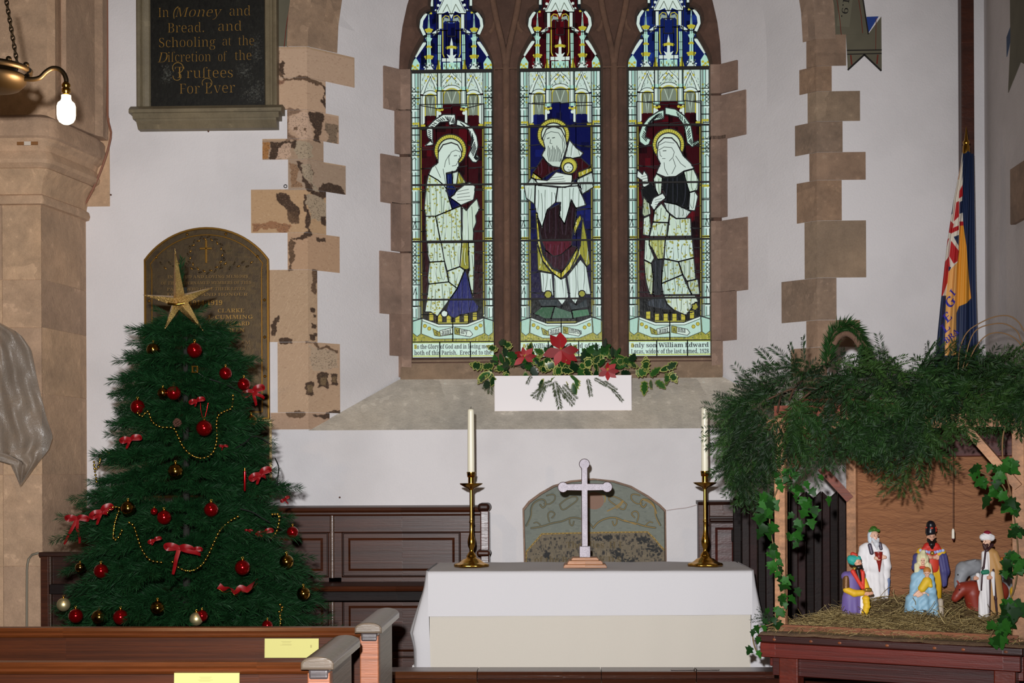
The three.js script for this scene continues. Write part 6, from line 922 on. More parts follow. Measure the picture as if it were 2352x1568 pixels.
// star
{
  const P0 = at(409, 690, 1.62), z = 1.62, k = pxm(z), o = thing('star_topper', 'gold foil five-pointed star on the tree top', 'star', [P0.x, P0.y, z]);
  const pt = [[402, 568], [424, 674], [493, 660], [433, 695], [469, 763], [411, 712], [374, 763], [394, 700], [326, 676], [398, 679]].map(([x, y]) => [(x - 409) * k, (690 - y) * k]), c = [0.002, 0.006];
  const foil = phys({ color: C('#dcb974'), metalness: 1, roughness: 0.2, bumpMap: rep(bumpTex, 5), bumpScale: 0.012, side: THREE.DoubleSide }), d = 0.042;
  for (let i = 0; i < 10; i += 2) { const a = pt[(i + 9) % 10], b = pt[i], e = pt[(i + 1) % 10], pos = []; for (const s of [1, -1]) { const C0 = [c[0], c[1], s * d]; const tri = [[a[0], a[1], 0], [b[0], b[1], s * 0.003], C0], tr2 = [[b[0], b[1], s * 0.003], [e[0], e[1], 0], C0]; for (const t of [tri, tr2]) (s > 0 ? t.slice().reverse() : t).forEach((q) => pos.push(...q)); } const g = new THREE.BufferGeometry(); g.setAttribute('position', new THREE.Float32BufferAttribute(pos, 3)); g.computeVertexNormals(); mesh('point', g, foil, o); }
  const band = tube([V(-0.035, -0.016, 0.03), V(0, -0.02, 0.036), V(0.035, -0.014, 0.028)], 0.005, 10, 6); mesh('tie_band', band, MAT.brass, o);
}
// baubles
{
  const redM = phys({ color: C('#a3070f'), metalness: 0.85, roughness: 0.14, clearcoat: 0.6 }), goldM = phys({ color: C('#a98338'), metalness: 1, roughness: 0.13 }), mattM = phys({ color: C('#c9b98a'), metalness: 0.85, roughness: 0.4 });
  const ball = keepUV(new THREE.SphereGeometry(1, 32, 20)), cap = boxUV(lathe([[0, 0.24], [0.16, 0.24], [0.2, 0.2], [0.22, 0], [0, 0]], 14)), loopG = boxUV(new THREE.TorusGeometry(0.12, 0.03, 6, 12));
  const list = [[352, 803, 15, 'g', 'gold bauble at the upper left edge, below the star'], [447, 804, 17, 'r', 'red bauble under the star lower right point'], [518, 857, 14, 'r', 'red bauble at the upper right edge of the tree'], [560, 882, 14, 'r', 'red bauble above the red bow at the right edge'], [374, 902, 12, 'g', 'small gold bauble touching a red one near the top'], [399, 902, 16, 'r', 'red bauble touching a small gold one near the top'], [316, 934, 16, 'r', 'red bauble at the left end of the upper bead chain'], [577, 966, 13, 'g', 'gold bauble at the right edge beside the bronze plaque'], [469, 983, 18, 'r', 'red bauble on red ribbon inside the upper bead chain'], [403, 1082, 17, 'g', 'gold bauble hanging below the upper bead chain'], [294, 1167, 16, 'g', 'gold bauble beside the left beads and red bow'], [354, 1174, 8, 'r', 'smallest red bauble, left of a larger red one'], [377, 1188, 16, 'r', 'red bauble above the lower bead chain'], [485, 1170, 16, 'r', 'red bauble right of centre above the lower bead chain'], [672, 1222, 13, 'r', 'red bauble at the right edge before the panelled bench'], [658, 1290, 16, 'g', 'gold bauble at the right edge, upper of two'], [557, 1303, 17, 'r', 'red bauble above the ribbon garland, lower right'], [232, 1311, 16, 'r', 'red bauble at the lower left of the tree'], [184, 1303, 11, 'g', 'gold bauble half hidden at the lower left edge'], [697, 1363, 15, 'g', 'gold bauble at the right edge, lower of two'], [146, 1388, 15, 'm', 'pale matt gold bauble at the bottom left tip'], [174, 1414, 16, 'r', 'leftmost red bauble of the bottom row'], [228, 1417, 17, 'g', 'gold bauble between two red ones in the bottom row'], [277, 1417, 17, 'r', 'red bauble right of a gold one in the bottom row'], [362, 1396, 16, 'g', 'gold bauble alone in the bottom row'], [464, 1414, 13, 'r', 'red bauble behind the pale one in the bottom row'], [451, 1421, 15, 'm', 'pale matt gold bauble in the middle of the bottom row'], [614, 1436, 12, 'r', 'red bauble peeping over the pew, bottom right']];
  for (const [x, y, r, k, label] of list) {
    const p = onTree(x, y, 0.03), R = r * pxm(p.z) * 1.04, o = thing('bauble', label, 'bauble', [p.x, p.y, p.z], 0, 'tree baubles'), b = raw('ball', ball, k === 'r' ? redM : k === 'g' ? goldM : mattM, o); b.scale.setScalar(R);
    const c = raw('cap', cap, MAT.brass, o); c.scale.setScalar(R); c.position.y = R * 0.96; const l = raw('hanging_loop', loopG, MAT.brass, o); l.scale.setScalar(R); l.position.y = R * 1.3;
  }
  // long red pendant and red ribbon loop, lantern, cone
  const q = onTree(562, 1100, 0.03), pn = thing('pendant', 'slim red stick ornament hanging on the right of the tree', 'ornament', [q.x, q.y, q.z]); mesh('stick', [lathe([[0, -0.05], [0.005, -0.048], [0.006, 0.03], [0.004, 0.034], [0, 0.035]], 12)], redM, pn); mesh('cap', [cyl(0.004, 0.003, 0.012, 0, 0.034, 0, 10)], MAT.brass, pn);
  const ln = onTree(448, 848, 0.04), lo = thing('lantern_ornament', 'tiny gold lantern ornament under the top red bauble', 'ornament', [ln.x, ln.y, ln.z]); for (const s of [-1, 1]) { mesh('plate', [rbox(0.026, 0.004, 0.02, 0, s * 0.012, 0, 0.001)], MAT.brass, lo); for (const u of [-1, 1]) mesh('bar', [box(0.003, 0.024, 0.003, s * 0.01, 0, u * 0.007)], MAT.brass, lo); }
  const pc = onTree(407, 970, 0.0), co = thing('pine_cone', 'small brown pine cone beside the upper bead chain', 'pine cone', [pc.x, pc.y, pc.z]); const sc = new THREE.SphereGeometry(0.006, 6, 5); sc.scale(1, 0.6, 1); for (let i = 0; i < 34; i++) { const u = i / 34, a = i * 2.4, r = 0.014 * Math.sin(Math.PI * (0.15 + 0.8 * u)); const m = raw('scale', sc, std({ color: C('#4a2a1c'), roughness: 0.8 }), co); m.position.set(Math.cos(a) * r, -0.016 + 0.032 * u, Math.sin(a) * r); }
  const rb = onTree(469, 945, 0.03); tag(mesh('ribbon_loop', [tube([[460, 925], [462, 945], [468, 964], [474, 945], [478, 925]].map(([x, y]) => at(x, y, rb.z)), 0.0016, 20, 6)], redM), 'thin red ribbon loop above the bauble inside the upper chain', 'ribbon');
}
// bead chains: every bead its own ball
{
  const bead = keepUV(new THREE.SphereGeometry(0.0052, 10, 8)), gold = phys({ color: C('#d2a648'), metalness: 1, roughness: 0.2 });
  const chain = (pts, label, gap = 9.2) => { const o = thing('bead_chain', label, 'beads', [0, 0, 0], 0, 'gold bead chains'), c = new THREE.CatmullRomCurve3(pts.map(([x, y]) => onTree(x, y, 0.035)), false, 'centripetal'), n = Math.round(c.getLength() / (gap * 0.00176)), sp = c.getSpacedPoints(n); sp.forEach((p) => { const m = raw('bead', bead, gold, o); m.position.copy(p); }); mesh('thread', [tube(sp.filter((_, i) => i % 2 === 0 || i === n), 0.0009, n, 4)], gold, o); };
  chain([[316, 948], [326, 956], [338, 944], [350, 968], [368, 980], [398, 983], [408, 1000], [420, 1025], [440, 1045], [464, 1052], [486, 1042], [497, 1015], [500, 956], [516, 944], [532, 936], [535, 908]], 'long gold bead chain swagged across the upper tree');
  chain([[297, 1200], [306, 1206], [314, 1228], [326, 1262], [345, 1286], [370, 1291]], 'gold bead chain, left half of the lower swag'); chain([[396, 1290], [412, 1304], [436, 1311], [462, 1298], [480, 1270], [492, 1244], [505, 1218], [524, 1199], [546, 1186]], 'gold bead chain, right half of the lower swag');
  chain([[251, 1040], [240, 1034], [232, 1048], [226, 1072], [218, 1078], [216, 1060], [219, 1088], [222, 1106]], 'gold beads looped at the left edge, upper'); chain([[234, 1178], [244, 1180], [256, 1166], [274, 1166], [268, 1186], [262, 1210], [262, 1240], [272, 1234], [280, 1218]], 'gold beads looped beside the left red bow');
  chain([[625, 1181], [641, 1182], [640, 1200], [634, 1222], [622, 1236]], 'short gold bead chain at the right edge'); chain([[643, 1388], [650, 1398], [641, 1404], [645, 1420], [642, 1440]], 'gold beads dangling just above the pew');
}
// ribbons and bows
function ribbonStrip(pts, w, twist = 0, ref = V(0, 0, 1)) { const c = new THREE.CatmullRomCurve3(pts, false, 'centripetal'), n = pts.length * 5, rows = []; for (let i = 0; i <= n; i++) { const u = i / n, p = c.getPoint(u), t = c.getTangent(u), s = V().crossVectors(t, ref).normalize().applyAxisAngle(t, twist * u).multiplyScalar(w / 2); rows.push([p.clone().sub(s), p.clone().addScaledVector(V().crossVectors(s, t).normalize(), w * 0.08), p.clone().add(s)]); } return quadMesh(rows); }
{
  const rib = phys({ color: C('#7a060d'), roughness: 0.45, side: THREE.DoubleSide }), gild = MAT.brass;
  const bow = (px, py, w, label, tails, out = 0.05, turn = 0) => {
    const p = onTree(px, py, out), k = pxm(p.z), o = thing('ribbon_bow', label, 'bow', [p.x, p.y, p.z], 0, 'red ribbon bows'); const s = w * k; o.rotation.z = turn;
    for (const m of [-1, 1]) mesh('loop', [ribbonStrip([V(0, 0, 0.004), V(m * s * 0.5, s * 0.2, 0.02), V(m * s, s * 0.1, 0.012), V(m * s * 0.95, -s * 0.14, -0.006), V(m * s * 0.4, -s * 0.08, -0.004), V(0, 0, 0)], s * 0.36, 0.5 * m)], rib, o);
    mesh('knot', [(() => { const g = new THREE.SphereGeometry(s * 0.17, 12, 8); g.scale(1, 1.2, 0.8); return g; })()], rib, o);
    for (const [dx, dy] of tails) mesh('tail', [ribbonStrip([V(0, 0, 0), V(dx * k * 0.35, dy * k * -0.4, 0.014), V(dx * k * 0.8, dy * k * -0.75, 0.004), V(dx * k, -dy * k, 0.008)], s * 0.34, 0.7)], rib, o);
  };
  bow(178, 1190, 24, 'large red velvet bow with tails at the left edge', [[6, 58], [-30, 60]], 0.06); bow(234, 1174, 26, 'red bow beside the gold beads, left edge', [[-24, 22], [10, 12]], 0.05, 0.5); bow(301, 1008, 22, 'red bow at the left edge below the upper chain', [[-14, 20]], 0.05, 0.2); bow(582, 898, 24, 'red bow at the right edge beside the plaque', [[-6, 34], [18, 26]], 0.06, 0.4); bow(453, 920, 16, 'small red bow near the top of the tree', [[-8, 12]], 0.04, 0.3); bow(598, 1088, 24, 'red tartan bow beside the slim red ornament', [[-18, 18], [8, 14]], 0.05, 0.5); bow(608, 1222, 18, 'red bow at lower right beside short beads', [[-10, 8]], 0.05, 0.3); bow(412, 1258, 30, 'large red bow in the middle of the lower swag', [[-8, 62], [52, 10]], 0.05, -0.1); bow(356, 1240, 14, 'small red bow left of the large centre bow', [[-10, 8]], 0.04, 0.4); bow(445, 1262, 18, 'red bow loops right of the large centre bow', [[10, 8]], 0.05, 0.1); bow(655, 1146, 10, 'tiny red bow at the right edge', [[0, 14]], 0.04, 0.6); bow(514, 1024, 9, 'tiny red bow near the upper chain end', [[-4, 10]], 0.03); bow(572, 1217, 8, 'tiny red bow left of the lower right bow', [[4, 6]], 0.04);
  const g = thing('ribbon_garland', 'wavy red ribbon garland at the lower right of the tree', 'garland'); mesh('ribbon', [ribbonStrip([[502, 1345], [514, 1352], [528, 1350], [540, 1360], [552, 1350], [566, 1354], [578, 1344], [590, 1330]].map(([x, y]) => onTree(x, y, 0.045)), 0.026, 5)], rib, g); mesh('gold_edge', [tube([[502, 1352], [516, 1360], [530, 1357], [542, 1368], [554, 1357], [568, 1361], [580, 1350], [592, 1338]].map(([x, y]) => onTree(x, y, 0.048)), 0.0012, 40, 5)], gild, g);
  // dark wire of the fairy lights
  const wm = std({ color: C('#0c120e'), roughness: 0.5 }); const wire = (pts, label) => tag(mesh('light_wire', [tube(pts.map(([x, y]) => onTree(x, y, 0.02)), 0.0028, pts.length * 8, 6)], wm), label, 'wire', 'fairy light wires');
  wire([[448, 850], [470, 866], [500, 876], [530, 888], [556, 902], [570, 908]], 'dark fairy light wire across the upper right of the tree'); wire([[632, 1052], [640, 1072], [638, 1096], [636, 1112]], 'dark fairy light wire sticking out at the right edge'); wire([[540, 1030], [566, 1014], [580, 1002], [600, 1006], [622, 1020]], 'dark fairy light wire right of the upper chain'); wire([[552, 1168], [580, 1176], [606, 1192], [620, 1200]], 'dark fairy light wire above the lower right bow');
}
// ================================================================ the crib: a stable on a table, turned a little to the left
const CT = -27 * Math.PI / 180, CA = at(1794, 1440, 2.1), CQ = new THREE.Quaternion().setFromAxisAngle(V(0, 1, 0), CT), CN = V(0, 0, 1).applyQuaternion(CQ), CI = CQ.clone().invert();
const toL = (p) => p.clone().sub(V(CA.x, 0, CA.z)).applyQuaternion(CI), toW = (p) => p.clone().applyQuaternion(CQ).add(V(CA.x, 0, CA.z));
function ray(px, py) { return V((px - PX) / FOC, -(py - PY) / FOC, -1).applyQuaternion(camera.quaternion); }
function cp(px, py, lz) { const d = ray(px, py), o = toW(V(0, 0, lz)), t = o.sub(camera.position).dot(CN) / d.dot(CN); return toL(camera.position.clone().addScaledVector(d, t)); }   // local point in the stable's plane z = lz
function onLevel(px, py, y) { const d = ray(px, py), t = (y - EYE) / d.y; return camera.position.clone().addScaledVector(d, t); }
const cthing = (name, label, cat, group) => thing(name, label, cat, [CA.x, 0, CA.z], CT, group);
const TABLE = cp(1738, 1456, 0.07).y, HAY = TABLE + 0.035;
{
  const o = cthing('crib_table', 'dark red stained wooden table carrying the nativity stable', 'table'), y = TABLE, xl = cp(1740, 1470, 0.07).x, xr = cp(2350, 1490, 0.07).x, D = 1.0, z1 = 0.075;
  mesh('tabletop', [rbox(xr - xl, 0.03, D + 0.1, (xl + xr) / 2, y - 0.015, z1 - (D + 0.1) / 2, 0.006)], woodMat('#3a130d', 0.4, { coat: 0.2 }), o);
  mesh('front_apron', [rbox(xr - xl - 0.02, 0.055, 0.03, (xl + xr) / 2 , y - 0.058, z1 - 0.02, 0.004)], MAT.tableWood, o); mesh('front_rail', [rbox(xr - xl - 0.08, 0.075, 0.024, (xl + xr) / 2, y - 0.122, z1 - 0.07, 0.004)], woodMat('#4a140d', 0.45), o);
  mesh('side_apron', [rbox(0.03, 0.1, D - 0.1, xl + 0.03, y - 0.08, z1 - D / 2 - 0.05, 0.004)], MAT.tableWood, o); mesh('side_apron', [rbox(0.03, 0.1, D - 0.1, xr - 0.03, y - 0.08, z1 - D / 2 - 0.05, 0.004)], MAT.tableWood, o);
  const lx = cp(1812, 1540, 0.03).x, rx = cp(2308, 1540, 0.03).x; for (const x of [lx, rx]) for (const z of [0.0, -D + 0.1]) mesh('leg', [rbox(0.075, y - 0.08 - ground, 0.075, x, (y - 0.08 + ground) / 2, z, 0.005)], woodMat('#6a2410', 0.4, { u: 3, v: 1, coat: 0.2 }), o);
  for (const px of [1778, 1862, 1928, 2037, 2146, 2212, 2310]) { const p = cp(px, 1470, 0.078); const g = new THREE.SphereGeometry(0.006, 10, 6); g.scale(1.3, 0.9, 0.4); g.translate(p.x, y - 0.016, z1 - 0.001); mesh('nail_plug', g, woodMat('#8a4a22', 0.5), o); }
  // torn brown paper over the top
  const pr = thing('brown_paper', 'torn brown paper covering the crib table top', 'paper', [CA.x, 0, CA.z], CT), rows = [], n = 80; reseed(31);
  const wob = (t) => 0.012 * Math.sin(t * 19) + 0.008 * Math.sin(t * 47 + 1) + 0.004 * Math.sin(t * 111);
  for (const [v, dz, dy] of [[0, -D, 0.004], [0.5, -0.4, 0.006], [0.9, -0.03, 0.008], [1, 0, 0.007], [1.1, 0.018, -0.001]]) { const row = []; for (let i = 0; i <= n; i++) { const t = i / n; row.push(V(lerp(xl + 0.01, xr + 0.02, t), y + dy + (v > 0.6 ? 0.004 * Math.abs(wob(t)) * 100 * 0.1 : 0) + 0.001, z1 - 0.015 + dz + (v >= 1 ? wob(t) : 0))); } rows.push(row); }
  mesh('sheet', [quadMesh(rows)], std({ map: rep(stoneTex, 1.4), color: C('#8f7358'), roughness: 0.95, side: THREE.DoubleSide, bumpMap: rep(bumpTex, 2), bumpScale: 0.004 }), pr);
}
// ---------------------------------------------------------------- stable
const ST = { fl: cp(1794, 1300, 0).x, fr: cp(2341, 1300, 0).x, bz: -0.88, top: cp(1790, 973, 0).y };
{
  const o = cthing('nativity_stable', 'open wooden stable with plywood back on the crib table', 'stable'), w = 0.042, { fl, fr, bz, top } = ST, y0 = TABLE + 0.01;
  const post = (x, z, h, m) => mesh('post', [rbox(w, h - y0, w * 0.8, x, (h + y0) / 2, z, 0.003)], m, o), pineV = woodMat('#c09676', 0.6, { u: 6, v: 1.2 });
  const bl = cp(1962, 1250, bz).x, br = Math.max(fr, bl + 0.75); post(fl, 0, top, pineV); post(fr, 0, top, pineV); post(bl, bz + 0.03, top - 0.02, pineV); post(br, bz + 0.03, top - 0.02, pineV);
  const beam = (a, b, h, t, m, n = 'beam') => mesh(n, [bar(a, b, t, h)], m, o);
  beam(V(fl - 0.05, top - 0.002, 0.0), V(fr + 0.06, top - 0.002, 0.0), 0.048, 0.036, MAT.pine, 'front_beam'); beam(V(fl - 0.03, top + 0.048, -0.03), V(fr + 0.03, top + 0.048, -0.03), 0.044, 0.03, MAT.pineDark, 'fascia_board');
  beam(V(fl, top - 0.02, 0), V(bl, top - 0.05, bz), 0.042, 0.036, MAT.pine, 'side_beam'); beam(V(fr, top - 0.02, 0), V(br, top - 0.05, bz), 0.042, 0.036, MAT.pine, 'side_beam');
  const pTop = cp(2100, 1046, bz).y; mesh('back_top_board', [rbox(br - bl + 0.3, 0.15, 0.02, (bl + br) / 2 - 0.12, pTop + 0.07, bz + 0.05, 0.003)], woodMat('#5a2015', 0.5), o);
  const rf = rbox(br - fl - 0.1, 0.012, Math.abs(bz) - 0.14, 0, 0, 0, 0.003); rf.rotateX(-0.03); rf.translate((fl + br) / 2, top + 0.078, bz / 2); mesh('roof_board', rf, MAT.pineDark, o);
  const plyTex = canvasTex(1024, 768, (c, W, H) => { reseed(91); c.fillStyle = '#a8744c'; c.fillRect(0, 0, W, H); for (let i = 0; i < 420; i++) { const y = i / 420 * H + rr(-3, 3), f = rr(1, 3); c.strokeStyle = rnd() < 0.6 ? 'rgba(104,58,30,' + rr(0.10, 0.42) + ')' : 'rgba(206,152,108,0.28)'; c.lineWidth = rr(0.8, 3.2); c.beginPath(); const ph = y * 0.012, a = 7 + 9 * Math.sin(y * 0.009); for (let x = 0; x <= W; x += 14) { const yy = y + a * Math.sin(x * 0.011 + ph * 3) + 5 * Math.sin(x * 0.033 * f + ph * 9) + 2.5 * Math.sin(x * 0.09 + i); if (x) c.lineTo(x, yy); else c.moveTo(x, yy); } c.stroke(); } });
  const ph = pTop - y0, pw = br - bl + 0.06, g = keepUV(new THREE.BoxGeometry(pw, ph, 0.012)); g.translate((bl + br) / 2, y0 + ph / 2, bz); mesh('back_panel', g, std({ map: plyTex, roughness: 0.75, color: C('#d6cabc') }), o).userData.label = 'plywood back panel with wavy grain';
  beam(cp(2203, 962, 0.02), cp(2340, 1118, 0.02), 0.03, 0.03, pineV, 'brace'); beam(cp(1800, 1108, 0.0), cp(1842, 1046, 0.0), 0.03, 0.03, MAT.pineDark, 'brace'); beam(cp(1886, 1074, bz + 0.1), cp(1952, 1146, bz + 0.06), 0.036, 0.03, MAT.pineDark, 'brace');
  beam(V(fl, y0 + 0.012, 0.02), V(fr, y0 + 0.012, 0.02), 0.03, 0.018, woodMat('#8d5a3c', 0.7), 'floor_batten');
  // pull switch
  const a = cp(2189, 1046, bz + 0.3), b = cp(2189, 1216, bz + 0.3), s = cthing('pull_cord', 'light pull cord with white toggle hanging inside the stable', 'cord'); mesh('cord', [tube([V(a.x, ST.top + 0.06, a.z), a, b], 0.0014, 8, 6)], std({ color: C('#5a3a26'), roughness: 0.7 }), s); const tg = lathe([[0, -0.02], [0.0052, -0.02], [0.006, -0.016], [0.0055, 0.012], [0.003, 0.02], [0, 0.02]], 14); tg.translate(b.x, b.y - 0.016, b.z); mesh('toggle', tg, std({ color: C('#e9dfcd'), roughness: 0.5 }), s); mesh('toggle_tip', [cyl(0.0045, 0.0045, 0.006, b.x, b.y - 0.042, b.z, 10)], std({ color: C('#4a1414') }), s);
}
// ---------------------------------------------------------------- hay
{
  const o = cthing('hay', 'dry hay strewn over the stable floor', 'hay'); o.userData.kind = 'stuff';
  const fl = ST.fl, bz = ST.bz, fr = ST.fr - 0.16, hgt = (x, z) => { const e = smooth(x, fl - 0.02, fl + 0.12) * (1 - smooth(x, fr + 0.1, fr + 0.3)) * smooth(0.06 - z, 0, 0.1); return 0.006 + e * (0.026 + 0.014 * Math.sin(x * 17 + 1) * Math.sin(z * 13) + 0.010 * Math.sin(x * 41 + z * 29)) + 0.05 * smooth(-z, 0.45, 0.85) * e; };
  const rows = []; for (let j = 0; j <= 40; j++) { const row = []; for (let i = 0; i <= 60; i++) { const x = lerp(fl - 0.05, fr + 0.35, i / 60), z = lerp(bz + 0.02, 0.05, j / 40); row.push(V(x, TABLE + 0.004 + hgt(x, z), z)); } rows.push(row); }
  mesh('hay_bed', [quadMesh(rows)], std({ map: rep(stoneTex, 6), color: C('#8a7248'), roughness: 1, bumpMap: rep(bumpTex, 8), bumpScale: 0.01, side: THREE.DoubleSide }), o);
  const blade = tube([V(-0.5, 0, 0), V(-0.15, 0.10, 0.06), V(0.2, 0.08, -0.05), V(0.5, -0.02, 0)], 0.014, 5, 3), n = 9000, im = new THREE.InstancedMesh(blade, std({ color: C('#ffffff'), roughness: 0.8 }), n), m = new THREE.Matrix4(), q = new THREE.Quaternion(), e = new THREE.Euler(), c = new THREE.Color(); im.name = 'hay_blades'; reseed(55);
  for (let i = 0; i < n; i++) { const x = rr(fl - 0.04, fr + 0.3), z = i % 2 ? rr(-0.4, 0.045) : rr(bz + 0.02, 0), tall = i % 40 === 0, L = tall ? rr(0.09, 0.14) : rr(0.03, 0.08); e.set(rr(-0.5, 0.5), rnd() * 6.283, tall ? rr(-1.0, 1.0) : rr(-0.35, 0.35)); q.setFromEuler(e); const k = (x < fl + 0.05 && z > -0.05) ? 0.3 : 1; m.compose(V(x, TABLE + 0.006 + hgt(x, z) + rr(-0.004, tall ? 0.03 : 0.012), z), q, V(L, L * rr(0.5, 1.1), 0.03).setZ(L)); const th = 0.0011 / (0.022 * L); m.compose(V(x, TABLE + 0.006 + hgt(x, z) + rr(-0.004, tall ? 0.03 : 0.01), z), q, V(L, L * clamp(th, 0.6, 1), L)); im.setMatrixAt(i, m); c.set(['#9a8250', '#b09a64', '#7c673c', '#c4ae78', '#665430'][Math.floor(rnd() * 5)]); im.setColorAt(i, c); }
  im.castShadow = im.receiveShadow = true; im.userData.kind = 'stuff'; o.add(im);
}
// ================================================================ figurines: smooth bodies meshed from capsules
function surfaceNets(f, lo, hi, cell) {
  const nx = Math.ceil((hi[0] - lo[0]) / cell) + 1, ny = Math.ceil((hi[1] - lo[1]) / cell) + 1, nz = Math.ceil((hi[2] - lo[2]) / cell) + 1, d = new Float32Array(nx * ny * nz), id = new Int32Array(nx * ny * nz).fill(-1), pos = [], idx = [], at3 = (x, y, z) => (z * ny + y) * nx + x;
  for (let z = 0; z < nz; z++) for (let y = 0; y < ny; y++) for (let x = 0; x < nx; x++) d[at3(x, y, z)] = f(lo[0] + x * cell, lo[1] + y * cell, lo[2] + z * cell);
  for (let z = 0; z + 1 < nz; z++) for (let y = 0; y + 1 < ny; y++) for (let x = 0; x + 1 < nx; x++) {
    let n = 0, sx = 0, sy = 0, sz = 0; const v = (a, b, c) => d[at3(x + a, y + b, z + c)];
    for (const [a, b] of [[[0, 0, 0], [1, 0, 0]], [[0, 1, 0], [1, 1, 0]], [[0, 0, 1], [1, 0, 1]], [[0, 1, 1], [1, 1, 1]], [[0, 0, 0], [0, 1, 0]], [[1, 0, 0], [1, 1, 0]], [[0, 0, 1], [0, 1, 1]], [[1, 0, 1], [1, 1, 1]], [[0, 0, 0], [0, 0, 1]], [[1, 0, 0], [1, 0, 1]], [[0, 1, 0], [0, 1, 1]], [[1, 1, 0], [1, 1, 1]]]) { const p = v(...a), q = v(...b); if (p < 0 !== q < 0) { const t = p / (p - q); sx += a[0] + (b[0] - a[0]) * t; sy += a[1] + (b[1] - a[1]) * t; sz += a[2] + (b[2] - a[2]) * t; n++; } }
    if (n) { id[at3(x, y, z)] = pos.length / 3; pos.push(lo[0] + (x + sx / n) * cell, lo[1] + (y + sy / n) * cell, lo[2] + (z + sz / n) * cell); }
  }
  const quad = (a, b, c, e, flip) => { if (a < 0 || b < 0 || c < 0 || e < 0) return; if (flip) idx.push(a, c, b, a, e, c); else idx.push(a, b, c, a, c, e); };
  for (let z = 1; z + 1 < nz; z++) for (let y = 1; y + 1 < ny; y++) for (let x = 1; x + 1 < nx; x++) { const p = d[at3(x, y, z)];
    if (p < 0 !== d[at3(x + 1, y, z)] < 0) quad(id[at3(x, y - 1, z - 1)], id[at3(x, y, z - 1)], id[at3(x, y, z)], id[at3(x, y - 1, z)], p >= 0);
    if (p < 0 !== d[at3(x, y + 1, z)] < 0) quad(id[at3(x - 1, y, z - 1)], id[at3(x - 1, y, z)], id[at3(x, y, z)], id[at3(x, y, z - 1)], p >= 0);
    if (p < 0 !== d[at3(x, y, z + 1)] < 0) quad(id[at3(x - 1, y - 1, z)], id[at3(x, y - 1, z)], id[at3(x, y, z)], id[at3(x - 1, y, z)], p >= 0); }
  const g = new THREE.BufferGeometry(); g.setAttribute('position', new THREE.Float32BufferAttribute(pos, 3)); g.setIndex(idx); g.computeVertexNormals(); return g;
}
// prims: [ax, ay, az, ra, bx, by, bz, rb, squash z] in units of one figure; smooth minimum of tapered capsules, folds ripple the cloth
function blob(prims, o = {}) {
  const k = o.k ?? 14, cell = o.cell ?? 9, lo = [1e9, 1e9, 1e9], hi = [-1e9, -1e9, -1e9];
  prims = prims.map((p) => (p.length <= 5 ? [p[0], p[1], p[2], p[3], p[0], p[1] + 0.01, p[2], p[3], p[4] ?? 1] : p));
  for (const p of prims) for (const j of [0, 4]) for (let c = 0; c < 3; c++) { lo[c] = Math.min(lo[c], p[j + c] - p[j + 3] - cell * 2.5); hi[c] = Math.max(hi[c], p[j + c] + p[j + 3] + cell * 2.5); }
  if (o.floor !== undefined) lo[1] = Math.max(lo[1], o.floor - cell * 2);
  const f = (x, y, z) => { let s = 1e9; for (const p of prims) { const q = p[8] ?? 1, bx = p[4] - p[0], by = p[5] - p[1], bz = (p[6] - p[2]) / q, px = x - p[0], py = y - p[1], pz = (z - p[2]) / q, t = clamp((px * bx + py * by + pz * bz) / (bx * bx + by * by + bz * bz + 1e-6), 0, 1), d = Math.hypot(px - bx * t, py - by * t, pz - bz * t) - lerp(p[3], p[7], t), h = Math.max(k - Math.abs(s - d), 0) / k; s = Math.min(s, d) - h * h * k * 0.25; } if (o.folds) s += o.folds(x, y, z); if (o.floor !== undefined) s = Math.max(s, o.floor - y); if (o.cut) s = Math.max(s, o.cut(x, y, z)); return s; };
  return surfaceNets(f, lo, hi, cell);
}
const paint = (hex, rough = 0.62, o = {}) => phys({ color: C(hex), roughness: rough, clearcoat: 0.04, clearcoatRoughness: 0.4, ...o });
const SKIN = paint('#d9a184', 0.5), SKIN2 = paint('#e6b79c', 0.5), INK = paint('#17120f', 0.4), WHITE = paint('#eeeaea', 0.85), GOLD = phys({ color: C('#b08a3a'), metalness: 0.6, roughness: 0.35 });
function figure(name, label, cat, px, py, y, baseCrop, turn, group) {  // units: pixels of the figurine close-up; origin at the foot
  const p = onLevel(px, py, y), s = 0.1922 * (CAMZ - p.z) / FOC, o = thing(name, label, cat, [p.x, p.y, p.z], turn, group); o.scale.setScalar(s);
  const part = (nm, geo, mat, parent = o) => { const m = raw(nm, flatten([geo]), mat, parent); return m; };
  const K = (x, y2) => [x - baseCrop[0], baseCrop[1] - y2];
  const cap = (x, y1, z, r, x2, y2, z2, r2, q) => { const a = K(x, y1), b = K(x2, y2); return [a[0], a[1], z, r, b[0], b[1], z2, r2, q ?? 1]; }, sp = (x, y1, z, r, q) => { const a = K(x, y1); return [a[0], a[1], z, r, q ?? 1]; };
  return { o, part, cap, sp, K };
}
